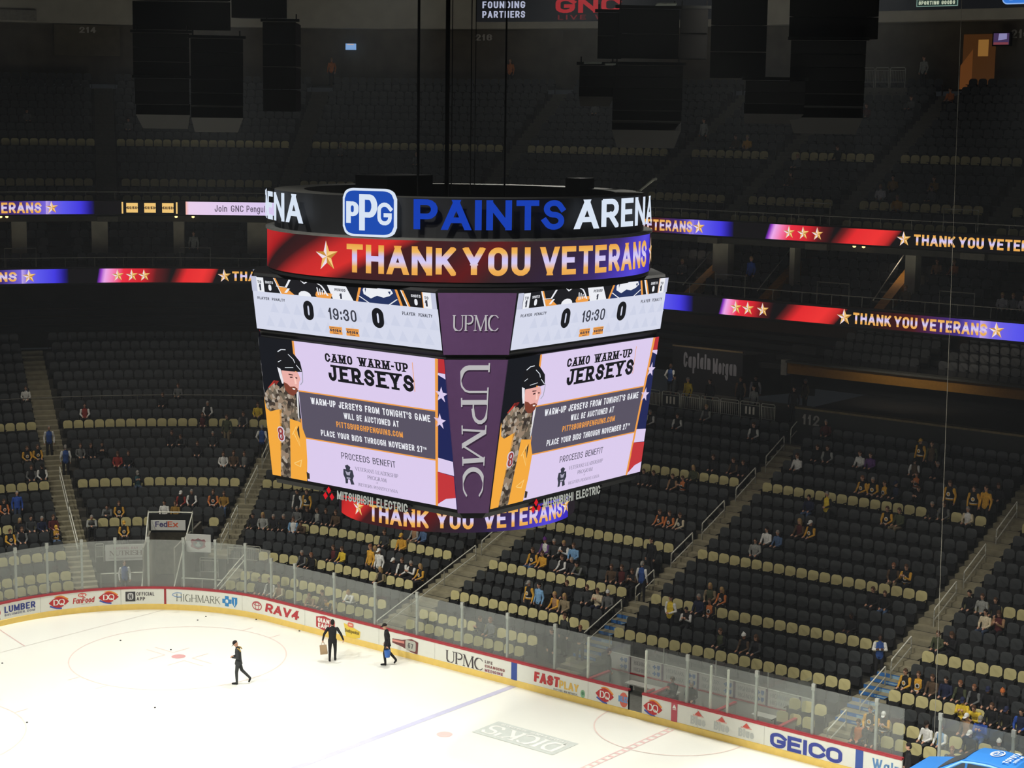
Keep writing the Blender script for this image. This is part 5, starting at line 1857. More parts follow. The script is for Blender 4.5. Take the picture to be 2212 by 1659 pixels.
def ribbon(label, d, z0, z1, runs, texts, stars, tickets=None, plain=None):
    e = empty('ribbon_board', PZ(44, d, z0), label=label, category='ribbon display')
    off = PZ(44, d, z0)
    b = MB()
    sweep(b, [(d, z0), (d - .06, z0), (d - .06, z1), (d, z1)], -4, 64, LED0, True)
    b.build('display_face', e).location = -off
    for mtl, s_hi, s_lo, slant in runs:      # left end, right end, slant (s units), colour ramp along
        b = MB()
        nn = 26
        for i in range(nn):
            t0, t1 = i / nn, (i + 1) / nn
            q = []
            uv = []
            for t, z in ((t0, 0), (t1, 0), (t1, 1), (t0, 1)):
                q.append(PZ(s_hi + (s_lo - s_hi) * t - slant * z, d - .075, z0 + (z1 - z0) * z))
                uv.append((t, z))
            b.poly(q, mtl, uv)
        b.build('colour_graphic', e).location = -off
    for s, s_hi, s_lo, mtl, ya, yb, kw in texts:
        b = MB()
        p, w = text(s, 1.0, **kw)
        k = (s_hi - s_lo) / w
        put(b, [[(-s_hi + a * k, z0 + (z1 - z0) * (ya + (yb - ya) * c)) for a, c in q] for q in p], lambda a, z: PZ(-a, d - .10, z), mtl, (-s_hi, -s_lo, z0 + (z1 - z0) * ya, z0 + (z1 - z0) * yb))
        b.build('lettering', e).location = -off
    for s, hgt in stars:
        b = MB()
        ax = 1.0 if s < S0 else RR / (RR + d)
        gold_star(b, -s, (z0 + z1) / 2, (z1 - z0) * hgt, ax, lambda a, z: PZ(-a, d - .10, z), -.06)
        b.build('star', e).location = -off
    if tickets:
        tm = E_((244, 200, 120))
        for s in tickets:
            b = MB()
            put(b, [[(-s - .09, z0 + .1), (-s + .09, z0 + .1), (-s + .09, z0 + .3), (-s + .08, z0 + .37), (-s + .09, z0 + .44), (-s + .09, z1 - .1), (-s - .09, z1 - .1), (-s - .09, z0 + .44), (-s - .08, z0 + .37), (-s - .09, z0 + .3)]], lambda a, z: PZ(-a, d - .10, z), tm)
            put(b, ts('50/50', -s - .075, -s + .075, z0 + .29, .16, t=.2), lambda a, z: PZ(-a, d - .11, z), E_((60, 40, 30)))
            b.build('raffle_ticket', e).location = -off
        for s in (51.37, 50.52):
            b = MB()
            put(b, [rect(-s - .012, -s + .012, z0 + .04, z1 - .04)], lambda a, z: PZ(-a, d - .10, z), tm)
            b.build('divider_bar', e).location = -off
    return e


BLUEF = emis_ramp('led_blue_fade', [(0, (196, 170, 232)), (.12, (120, 104, 224)), (.35, (92, 88, 238)), (.7, (66, 56, 226)), (.9, (30, 20, 130)), (1, (14, 12, 18))], 0)
REDS = emis_ramp('led_red_start', [(0, (20, 14, 80)), (.04, (150, 60, 200)), (.1, (240, 170, 236)), (.22, (246, 120, 170)), (.34, (236, 44, 66)), (.62, (206, 30, 42)), (.8, (90, 20, 24)), (1, (14, 12, 15))], 0)
REDM = emis_ramp('led_red_streak', [(0, (14, 12, 15)), (.12, (110, 24, 26)), (.3, (228, 40, 44)), (.7, (240, 50, 50)), (.88, (200, 40, 40)), (1, (20, 14, 16))], 0)
PALE = emis_ramp('led_pale_lavender', [(0, (246, 180, 160)), (.03, (236, 210, 240)), (1, (214, 200, 244))], 0)
REDL = emis_ramp('led_dark_red', [(0, (30, 12, 14)), (.4, (70, 18, 22)), (.8, (60, 40, 120)), (1, (120, 100, 220))], 0)
bold = dict(w=.62, t=.2, gap=.12)
ribbon('lower red, white and blue ribbon display running round the bowl', 20.5, 13.36, 14.14,
       [(BLUEF, 53.0, 52.25, 0), (REDS, 51.80, 50.62, .12 / 3), (REDM, 50.62, 49.90, .1), (REDL, 54.6, 53.0, 0),
        (BLUEF, 37.6, 34.85, 0), (REDS, 33.35, 30.4, .2), (REDM, 30.2, 26.9, .7), (REDL, 25.0, 19.6, 0), (BLUEF, 19.6, 15.0, 0)],
       [('VETERANS', 54.25, 53.08, GOLD, .16, .84, bold), ('THANK', 49.58, 48.9, GOLD, .16, .84, bold), ('YOU', 48.8, 48.4, GOLD, .16, .84, bold), ('THANK', 25.92, 23.96, GOLD, .16, .84, bold), ('YOU', 23.80, 22.64, GOLD, .16, .84, bold), ('VETERANS', 22.44, 19.25, GOLD, .14, .84, bold)],
       [(52.88, .5), (51.46, .45), (51.23, .45), (51.03, .45), (49.71, .5), (32.35, .45), (31.66, .45), (30.82, .45), (26.38, .52), (18.8, .5)])
ribbon('upper ribbon display with raffle tickets and tribute lettering', 22.0, 17.1, 17.84,
       [(BLUEF, 52.55, 51.80, 0), (PALE, 50.38, 48.6, 0), (REDL, 54.6, 52.55, 0), (REDL, 39.5, 36.0, 0), (BLUEF, 36.2, 33.55, 0), (REDS, 31.75, 28.1, .25), (REDM, 28.2, 24.95, .6)],
       [('VETERANS', 53.6, 52.62, GOLD, .1, .9, bold), ('Join', 49.92, 49.72, E_((70, 60, 80)), .25, .75, dict(w=.5, t=.12)), ('GNC', 49.66, 49.46, E_((70, 60, 80)), .25, .75, dict(w=.5, t=.12)), ('Penguin', 49.41, 49.06, E_((70, 60, 80)), .25, .75, dict(w=.5, t=.12)),
        ('VETERANS', 39.2, 36.0, GOLD, .12, .88, bold), ('THANK', 23.74, 21.68, GOLD, .16, .84, bold), ('YOU', 21.5, 20.28, GOLD, .16, .84, bold), ('VETERANS', 20.08, 16.85, GOLD, .16, .84, bold)],
       [(52.46, .5), (35.6, .5), (30.38, .45), (29.6, .45), (28.82, .45), (24.25, .5)], tickets=(51.22, 50.94, 50.66))
lampm = emis('warm_suite_lamp', (255, 214, 140), 2.0)
for s, w in ((53.19, 'at the left picture edge'), (53.1, 'second from the left picture edge'), (50.56, 'under the raffle tickets'), (50.3, 'under the pale advertising ribbon'), (27.5, 'under the right upper red streak'), (27.0, 'under the right upper red streak, right one')):
    b = MB()
    pp = PZ(s, 23.2, 16.90)
    b.ellipsoid((0, 0, 0), .09, .09, .07, lampm, 8, 5)
    b.tube([(0, 0, .05), (0, 0, .12)], .03, dark, 6)
    o = b.build('suite_downlight', label='small warm ceiling lamp ' + w, category='lamp', group='warm lamps under the upper ribbon')
    o.location = pp

# ------------------------------------------------------------------ ring beam signs, screens, doorway, numbers at the top
def flatsign(name, label, cat, s1, s0, d, z0, z1, back, items, emit=True):
    off = PZ((s1 + s0) / 2, d, z0)
    e = empty(name, off, label=label, category=cat)
    b = MB()
    sweep(b, [(d + .2, z0), (d, z0), (d, z1), (d + .2, z1)], s0, s1, back, True, .3)
    b.build('panel', e).location = -off
    b = MB()
    for lay, mtl, polys in items:
        put(b, polys, lambda a, z, L=lay: PZ(-a, d - .03 - .02 * L, z), mtl)
    if b.v:
        b.build('lettering', e).location = -off
    return e


flatsign('founding_partners_sign', 'black display with white founding partners and red lettering at the top edge', 'sign', 47.12, 43.2, 37.7, 28.82, 31.4, emis('led_board_black', (22, 23, 25)),
         [(0, E_((176, 182, 206)), ts('FOUNDING', -47.04, -46.51, 29.66, .42, w=.5, t=.17) + ts('PARTNERS', -47.04, -46.51, 29.06, .42, w=.5, t=.17)), (0, E_((150, 34, 40)), ts('GNC', -46.13, -45.32, 29.32, .95, w=.85, t=.22, gap=.14)), (0, E_((92, 30, 34)), ts('LIVE WELL', -46.10, -45.2, 28.92, .28, w=.6, t=.14, gap=.25))])
flatsign('sponsor_display', 'black display on the ring beam with green sporting shop logo and blue emblem', 'sign', 40.0, 15, 37.7, 29.0, 31.4, emis('led_board_black', (22, 23, 25)),
         [(0, E_((120, 150, 140)), [rect(-32.0, -29.54, 29.16, 30.6)]), (1, E_((34, 50, 46)), [rect(-31.95, -29.59, 29.2, 30.55)]), (2, E_((190, 200, 176)), ts('SPORTING GOODS', -31.85, -29.7, 29.26, .2, w=.5, t=.2) + ts("DICK'S", -31.85, -29.7, 29.52, .85, w=.55, t=.24, serif=True)),
          (0, E_((140, 180, 240)), [roundrect(-27.02, -25.4, 29.16, 30.8, .3)]), (1, E_((54, 120, 216)), [roundrect(-26.96, -25.46, 29.22, 30.74, .26)]), (2, E_((200, 220, 246)), ts('p', -26.6, -26.2, 29.62, .7, t=.2)),
          (0, E_((56, 58, 62)), ts('MARQUIS', -37.9, -36.6, 29.25, .3, w=.5, t=.16)), (0, E_((46, 70, 96)), [rect(-36.4, -36.2, 29.2, 29.7), rect(-35.9, -35.7, 29.2, 29.7)])])
flatsign('grey_panel', 'pale grey wall panel at the top left corner', 'panel', 52.9, 52.35, 37.7, 28.5, 29.15, mat('pale_panel', (150, 146, 138), .8), [])
flatsign('section_wall', 'dim beige wall numbered 214 at the top left', 'wall panel', 52.15, 51.4, 38.4, 26.4, 28.35, mat('beige_wall', (104, 96, 80), .8, scale=2), [(0, paint((190, 186, 176)), ts('214', -51.86, -51.67, 27.85, .38, w=.5, t=.16))])
b = MB()
put(b, ts('216', -47.2, -47.0, 27.7, .4, w=.5, t=.16), lambda a, z: PZ(-a, 39.0, z), paint((190, 186, 176)))
b.build('section_number_sign', label='small pale number 216 under the ring beam', category='sign')
b = MB()
put(b, ts('215', -26.95, -25.9, 27.45, .45, w=.5, t=.16), lambda a, z: PZ(-a, 38.9, z), paint((190, 186, 176)))
b.build('section_number_sign', label='pale number 215 at the right edge near the television', category='sign')
e = flatsign('wall_screen', 'small pale blue lit screen left of the cables at the top', 'screen', 48.75, 48.63, 38.6, 27.05, 27.45, E_((120, 160, 210)), [(0, E_((200, 170, 150)), [rect(-48.73, -48.65, 27.36, 27.42)])])
e = flatsign('television', 'small television showing a bright picture near number 215', 'television', 27.7, 26.65, 38.2, 27.0, 27.75, dark, [(0, E_((66, 50, 84)), [rect(-27.62, -26.73, 27.07, 27.68)]), (1, E_((136, 132, 176)), [[(-27.35, 27.3), (-26.85, 27.36), (-26.85, 27.66), (-27.3, 27.66)]]), (1, E_((120, 60, 70)), [rect(-27.6, -26.75, 27.07, 27.2)])])
b = MB()
b.poly([PZ(29.8, 39.15, 24.7), PZ(27.9, 39.15, 24.7), PZ(27.9, 39.15, 27.7), PZ(29.8, 39.15, 27.7)], E_((84, 52, 26), .5))
b.poly([PZ(28.9, 39.1, 26.5), PZ(28.3, 39.1, 26.5), PZ(28.3, 39.1, 27.4), PZ(28.9, 39.1, 27.4)], E_((130, 92, 44)))
b.poly([PZ(29.9, 39.12, 24.7), PZ(29.2, 39.12, 24.7), PZ(29.2, 39.12, 26.9), PZ(29.9, 39.12, 26.0)], E_((86, 50, 22)))
b.build('door_1', kind='structure', label='orange lit concourse doorway at the top right')
for i, (a, c) in enumerate(((34.9, 34.0), (33.9, 33.1), (33.0, 32.1))):
    barrier(a, c, 36.9, 24.75, 1.1, ['left', 'middle', 'right'][i] + ' one of three steel barriers on the upper concourse', 'upper concourse barriers')
b = MB()
sweep(b, [(36.8, 23.4), (36.8, 24.75)], 31.9, 35.0, mat('grey_ledge', (110, 108, 100), .8))
b.build('wall_upper_ledge', kind='structure')

# ------------------------------------------------------------------ people
V = Vector
DG = bpy.context.evaluated_depsgraph_get


def cone(parts, tag, a, b_, ra, rb_, n=10):
    """a closed round-ended tapered limb piece"""
    a, b_ = V(a), V(b_)
    t = (b_ - a).normalized() if (b_ - a).length > 1e-6 else V((0, 0, 1))
    u = t.orthogonal().normalized()
    w = t.cross(u)
    rows = []
    for k in range(4):
        an = pi / 2 * k / 3.0
        rows.append((a - t * ra * cos(an), ra * sin(an)))
    for k in range(4):
        an = pi / 2 * (3 - k) / 3.0
        rows.append((b_ + t * rb_ * cos(an), rb_ * sin(an)))
    parts.append(('cone', tag, a, b_, ra, rb_, rows, u, w, n))


def build_body(name, J, voxel, child=1.0):
    """J: joints -> one continuous remeshed body with regions 0 skin 1 torso 2 sleeve 3 trousers 4 shoe 5 dark features"""
    parts = []
    torso = J['torso']                                   # list of (centre, half width x, half depth y)
    segs = []

    def c(tag, a, b_, ra, rb_):
        cone(parts, tag, a, b_, ra, rb_)
        segs.append((tag, V(a), V(b_), (ra + rb_) / 2))
    # torso as a fan of overlapping ellipsoids along the spine
    ells = []
    for (p, rx, ry), (q, sx, sy) in zip(torso[:-1], torso[1:]):
        p, q = V(p), V(q)
        m_ = max(2, int((q - p).length / .035))
        for i in range(m_ + 1):
            t = i / m_
            ells.append((p.lerp(q, t), rx + (sx - rx) * t, ry + (sy - ry) * t, .07))
        segs.append((1, p, q, (ry + sy) / 2))
    nk, hd = V(J['neck']), V(J['head'])
    fd = V(J.get('face', (0, -1, 0))).normalized()       # way the face looks
    upv = (V((0, 0, 1)) - fd * fd.z).normalized()
    sd = fd.cross(upv)
    c(0, nk - V((0, 0, .04)), hd - upv * .04, .056, .055)
    for p in ('L', 'R'):
        sh, el, wr, hn = V(J['sh' + p]), V(J['el' + p]), V(J['wr' + p]), V(J['hd' + p]).normalized()
        c(2, sh, el, .066, .05)
        c(2, el, wr, .05, .038)
        pn = V(J.get('pn' + p, (0, 0, -1)))              # palm normal
        across = hn.cross(pn).normalized()
        c(0, wr, wr + hn * .075, .032, .036)
        tip0 = wr + hn * .08
        for i, (o, l) in enumerate(((-.033, .062), (-.011, .075), (.011, .07), (.033, .055))):
            b0 = tip0 + across * o
            curl = J.get('curl' + p, .5)
            k1 = b0 + (hn * (1 - .35 * curl) + pn.normalized() * curl * .6).normalized() * l * .55
            k2 = k1 + (hn * (1 - curl * 1.1) + pn.normalized() * curl).normalized() * l * .5
            c(0, b0, k1, .0105, .0100)
            c(0, k1, k2, .0100, .0088)
        th0 = wr + hn * .03 + across * (-.03 if J.get('thumb' + p, 1) > 0 else .03)
        tdir = (hn * .6 + across * (-.8 if J.get('thumb' + p, 1) > 0 else .8) + pn.normalized() * .4).normalized()
        c(0, th0, th0 + tdir * .04, .0125, .0115)
        c(0, th0 + tdir * .04, th0 + tdir * .04 + (tdir + hn).normalized() * .032, .0115, .0095)
        hp, kn, an, tz = V(J['hp' + p]), V(J['kn' + p]), V(J['an' + p]), V(J['tz' + p])
        c(3, hp, kn, .098, .066)
        c(3, kn, an, .066, .048)
        c(4, an - V((0, 0, .035)), tz, .047, .036)
        c(4, an - V((0, 0, .045)), an - V((0, 0, .02)), .05, .048)
    if 'skirt' in J:
        p, rx, ry, hgt = J['skirt']
        for i in range(5):
            ells.append((V(p) + V((0, 0, -hgt * i / 4)), rx * (1 + .04 * i), ry * (1 + .06 * i), .05))
        segs.append((1, V(p), V(p) - V((0, 0, hgt)), ry))
    vs, fs = [], []

    def add_rows(rows, u, w, n):
        base = len(vs)
        for p, r in rows:
            for j in range(n):
                a = 2 * pi * j / n
                vs.append(p + (u * cos(a) + w * sin(a)) * max(r, 1e-4))
        for k in range(len(rows) - 1):
            for j in range(n):
                j2 = (j + 1) % n
                fs.append((base + k * n + j, base + k * n + j2, base + (k + 1) * n + j2, base + (k + 1) * n + j))
        fs.append(tuple(base + j for j in reversed(range(n))))
        fs.append(tuple(base + (len(rows) - 1) * n + j for j in range(n)))

    for _, tag, a, b_, ra, rb_, rows, u, w, n in parts:
        add_rows(rows, u, w, n)

    def add_ell(cn, ax, ay, az, X, Y, Z, nu=14, nv=8):
        base = len(vs)
        for i in range(nv + 1):
            ph = pi * (i + .02) / (nv + .04)
            for j in range(nu):
                th = 2 * pi * j / nu
                vs.append(cn + X * (ax * sin(ph) * cos(th)) + Y * (ay * sin(ph) * sin(th)) + Z * (az * cos(ph)))
        for i in range(nv):
            for j in range(nu):
                j2 = (j + 1) % nu
                fs.append((base + i * nu + j, base + (i + 1) * nu + j, base + (i + 1) * nu + j2, base + i * nu + j2))
        fs.append(tuple(base + j for j in range(nu)))
        fs.append(tuple(base + nv * nu + j for j in reversed(range(nu))))

    X0, Y0, Z0 = V((1, 0, 0)), V((0, 1, 0)), V((0, 0, 1))
    if 'turn' in J:
        X0, Y0 = V((cos(J['turn']), sin(J['turn']), 0)), V((-sin(J['turn']), cos(J['turn']), 0))
    for p, rx, ry, rz in ells:
        add_ell(p, rx, ry, rz, X0, Y0, Z0, 16, 6)
    add_ell(hd + upv * .02, .076, .096, .112, sd, fd, upv)                    # skull
    add_ell(hd - upv * .055 + fd * .022, .056, .066, .062, sd, fd, upv)      # jaw
    add_ell(hd - upv * .012 + fd * .098, .014, .018, .026, sd, fd, upv, 8, 6)   # nose
    for q in (-1, 1):
        add_ell(hd + sd * q * .077 - fd * .008, .012, .022, .032, sd, fd, upv, 8, 6)
    me = bpy.data.meshes.new(name)
    me.from_pydata([tuple(v) for v in vs], [], fs)
    o = bpy.data.objects.new(name, me)
    COL.objects.link(o)
    md = o.modifiers.new('r', 'REMESH')
    md.mode = 'VOXEL'
    md.voxel_size = voxel
    sm_ = o.modifiers.new('s', 'SMOOTH')
    sm_.factor = .5
    sm_.iterations = 3
    dg = DG()
    dg.update()
    me2 = bpy.data.meshes.new_from_object(o.evaluated_get(dg))
    bpy.data.objects.remove(o)
    me2.name = name
    me2.materials.clear()
    for i in range(6):
        me2.materials.append(SKINS[0])
    eyes = [hd + fd * .092 + sd * q * .031 + upv * .012 for q in (-1, 1)] + [hd + fd * .088 + sd * q * .012 - upv * .062 for q in (-1, 0, 1)]
    mi = []
    for p in me2.polygons:
        cc = p.center
        best = (1e9, 0)
        if (cc - (hd)).length < .125 and cc.z > nk.z - .02:
            best = (0, 0)
            for e_ in eyes[:2]:
                if (cc - e_).length < .017:
                    best = (0, 5)
        else:
            for tag, a, b_, r in segs:
                ab = b_ - a
                t = max(0, min(1, (cc - a).dot(ab) / max(1e-9, ab.length_squared)))
                d = (cc - a - ab * t).length - r
                if tag == 1:
                    d -= .03
                if d < best[0]:
                    best = (d, tag)
        mi.append(best[1])
    me2.polygons.foreach_set('material_index', mi)
    me2.polygons.foreach_set('use_smooth', [True] * len(me2.polygons))
    me2.update()
    return me2, (hd, fd, sd, upv)


SKINS = [mat('skin_light', (206, 158, 132), .6, noise=.05), mat('skin_tan', (170, 120, 92), .6, noise=.05), mat('skin_dark', (96, 66, 52), .6, noise=.05)]
FEAT = mat('dark_eyes', (40, 30, 28), .4)


def mirror(p):
    return (-p[0], p[1], p[2])


def pose(**kw):
    """fills the right side from the left where it is not given"""
    J = dict(kw)
    for k in list(J):
        if k.endswith('L') and k[:-1] + 'R' not in J and k[:2] in ('sh', 'el', 'wr', 'hd', 'hp', 'kn', 'an', 'tz', 'pn'):
            J[k[:-1] + 'R'] = mirror(J[k])
    J.setdefault('thumbL', 1)
    J.setdefault('thumbR', -1)
    return J


SIT_T = [((0, .10, .50), .165, .13), ((0, .12, .68), .15, .115), ((0, .12, .86), .175, .12), ((0, .11, .97), .15, .09)]
SIT = dict(torso=SIT_T, neck=(0, .10, 1.06), head=(0, .07, 1.21), shL=(.185, .11, .96), hpL=(.09, .06, .50), knL=(.14, -.37, .52), anL=(.13, -.38, .10), tzL=(.14, -.53, .042))
LEAN_T = [((0, .10, .50), .165, .13), ((0, .02, .66), .15, .12), ((0, -.08, .81), .175, .125), ((0, -.14, .90), .15, .10)]
ST_T = [((0, .0, .92), .160, .115), ((0, .0, 1.08), .15, .11), ((0, .01, 1.28), .178, .118), ((0, .01, 1.40), .15, .09)]
STAND = dict(torso=ST_T, neck=(0, .01, 1.50), head=(0, -.01, 1.645), shL=(.19, .01, 1.395), hpL=(.09, 0, .90), knL=(.11, -.02, .50), anL=(.12, .01, .09), tzL=(.14, -.15, .04))
PZS = {
    'sit': pose(**SIT, elL=(.24, .05, .73), wrL=(.13, -.18, .64), hdL=(-.2, -1, -.05), pnL=(0, 0, -1), face=(0, -1, -.25)),
    'cross_sit': pose(**SIT, elL=(.25, .0, .74), wrL=(.02, -.14, .80), hdL=(-1, -.1, .1), pnL=(0, .5, -1), face=(.25, -1, -.15)),
    'phone': pose(**SIT, elL=(.22, -.02, .74), wrL=(.07, -.22, .86), hdL=(-.2, -.5, .7), pnL=(0, 1, .2), curlL=.9, curlR=.9, face=(0, -1, -.45)),
    'lean': pose(**{**SIT, 'torso': LEAN_T, 'neck': (0, -.19, .97), 'head': (0, -.25, 1.10), 'shL': (.185, -.13, .90)}, elL=(.22, -.30, .66), wrL=(.05, -.45, .72), hdL=(-.4, -.8, .1), pnL=(0, 0, -1), face=(0, -1, -.3)),
    'stand': pose(**STAND, elL=(.26, .04, 1.12), wrL=(.25, -.06, .87), hdL=(-.05, -.2, -1), pnL=(-1, 0, 0), face=(0, -1, -.2)),
    'hands_front': pose(**STAND, elL=(.27, .03, 1.13), wrL=(.09, -.17, 1.05), hdL=(-.8, -.4, .0), pnL=(0, .3, -1), face=(0, -1, -.35)),
    'arms_folded': pose(**STAND, elL=(.26, -.05, 1.16), wrL=(.0, -.17, 1.20), hdL=(-1, -.1, .12), pnL=(0, 1, -.3), face=(.1, -1, -.1)),
    'hands_back': pose(**{**STAND, 'skirt': ((0, 0, .96), .165, .125, .1)}, elL=(.28, .12, 1.13), wrL=(.20, .02, .95), hdL=(-.6, .2, -.5), pnL=(0, -1, 0), face=(0, -1, -.1)),
}
BODY = {}
HEADS = {}
for nm, J in PZS.items():
    BODY[nm], HEADS[nm] = build_body('person', J, .0135)


# hair and hats, built in head space: x right, y back (face looks to -y), z up, origin at the head centre
def hair_mesh(kind, material):
    b = MB()
    if kind == 'short':
        b.ellipsoid((0, .012, .030), .084, .100, .112, material, 14, 8, v0=0, v1=.5)
        b.ellipsoid((0, .045, -.01), .080, .072, .09, material, 14, 8)
    elif kind == 'long':
        b.ellipsoid((0, .012, .032), .088, .104, .114, material, 14, 8, v0=0, v1=.48)
        b.ellipsoid((0, .055, -.06), .088, .070, .17, material, 14, 8)
        for q in (-1, 1):
            b.ellipsoid((q * .074, .0, -.075), .022, .05, .13, material, 8, 6)
    elif kind == 'cap':
        b.ellipsoid((0, .005, .040), .090, .108, .105, material, 14, 8, v0=0, v1=.52)
        b.poly([(x, y, z) for x, y, z in ((-.07, -.08, .035), (-.055, -.17, .025), (0, -.19, .022), (.055, -.17, .025), (.07, -.08, .035))], material)
        b.poly([(x, y, z) for x, y, z in ((.07, -.08, .027), (.055, -.17, .017), (0, -.19, .014), (-.055, -.17, .017), (-.07, -.08, .027))], material)
    elif kind == 'beanie':
        b.ellipsoid((0, .008, .035), .090, .106, .122, material, 14, 8, v0=0, v1=.52)
        b.ellipsoid((0, .01, .163), .03, .03, .028, material, 10, 6)
        b.tube([(.0, .0, .03), (0, .0, .055)], .095, material, 14)
    return b


HATME = {}


def hat_data(kind, material):
    key = (kind, material.name)
    if key not in HATME:
        o = hair_mesh(kind, material).build('hair', None, True)
        HATME[key] = o.data
        bpy.data.objects.remove(o)
    return HATME[key]


def attach_head(body, hs, kind, material):
    hd, fd, sd, upv = hs
    nm = {'short': 'hair', 'long': 'hair', 'cap': 'cap', 'beanie': 'knit_hat'}[kind]
    h = bpy.data.objects.new(nm, hat_data(kind, material))
    COL.objects.link(h)
    h.parent = body
    mm = Matrix((sd * -1, fd * -1, upv)).transposed().to_4x4()
    if mm.determinant() < 0:
        mm = Matrix((sd, fd * -1, upv)).transposed().to_4x4()
    mm.translation = hd
    h.matrix_local = mm
    return h


CLOTH = {}


def cloth(rgb):
    return mat('cloth_%d_%d_%d' % rgb, rgb, .85, noise=.18, scale=14)


COLORS = {
    'black': (34, 34, 37), 'dark': (40, 40, 44), 'navy': (38, 44, 70), 'grey': (110, 112, 112), 'lightgrey': (156, 158, 154), 'white': (232, 232, 228), 'cream': (222, 208, 178), 'gold': (222, 168, 62),
    'yellow': (226, 196, 62), 'blue': (48, 82, 168), 'vest': (52, 84, 150), 'lightblue': (128, 172, 214), 'denim': (84, 110, 148), 'red': (150, 52, 46), 'maroon': (92, 42, 44), 'brown': (92, 74, 58), 'tan': (166, 130, 98),
    'green': (78, 84, 62), 'purple': (112, 74, 138), 'orange': (214, 128, 72), 'teal': (60, 96, 104), 'mustard': (160, 124, 54), 'jean': (66, 80, 104), 'charcoal': (60, 62, 64), 'khaki': (140, 126, 100)}
HAIRC = {'bk': (34, 28, 26), 'br': (84, 60, 44), 'bl': (178, 146, 96), 'gy': (150, 146, 140), 'wh': (232, 232, 228), 'gd': (216, 170, 70), 'rd': (134, 88, 62), 'nv': (44, 50, 80), 'pu': (110, 50, 140), 'or': (214, 120, 66)}
NPERS = {}


def dress(o, top, sleeve, legs, skin, shoe='black'):
    for i, mt in enumerate((SKINS[skin], cloth(COLORS[top]), cloth(COLORS[sleeve]), cloth(COLORS[legs]), cloth(COLORS[shoe]), FEAT)):
        o.material_slots[i].link = 'OBJECT'
        o.material_slots[i].material = mt


PSRC = {}
TRIM = {}


def trim(body, pz, col):
    """hockey jersey details: hem band and pale crest"""
    if (pz, col) not in TRIM:
        tor = PZS[pz]['torso'] if pz in PZS else None
        if tor is None:
            return
        b = MB()
        (p, rx, ry), (q, sx, sy), (c_, cx_, cy_) = tor[0], tor[1], tor[2]
        for t, mt in ((.32, COLORS[col]), (.52, COLORS['white'])):
            cc = V(p).lerp(V(q), t)
            n = 20
            ring_ = [(cc.x + (rx + .012 + (.012 if t < .4 else 0)) * cos(2 * pi * i / n), cc.y + (ry + .016 + (.012 if t < .4 else 0)) * sin(2 * pi * i / n), cc.z) for i in range(n)]
            for i in range(n):
                a, e = ring_[i], ring_[(i + 1) % n]
                b.poly([(a[0], a[1], a[2] - .028), (e[0], e[1], e[2] - .028), (e[0], e[1], e[2] + .028), (a[0], a[1], a[2] + .028)], cloth(mt))
        m0, m1 = V(q), V(c_)
        for k, (rr, mt) in enumerate(((.085, COLORS['white']), (.055, COLORS[col]))):
            cc = m0.lerp(m1, .6)
            up_ = (m1 - m0).normalized()
            nrm = V((1, 0, 0)).cross(up_)
            f_ = cc - V((0, 1, 0)) * (cy_ + .018 + .006 * k)
            b.poly([tuple(f_ + V((rr * cos(2 * pi * i / 14), 0, 0)) + up_ * rr * 1.1 * sin(2 * pi * i / 14)) for i in range(14)], cloth(mt))
        ob = b.build('jersey_trim', None)
        TRIM[pz, col] = ob.data
        bpy.data.objects.remove(ob)
    k = bpy.data.objects.new('jersey_trim', TRIM[pz, col])
    COL.objects.link(k)
    k.parent = body




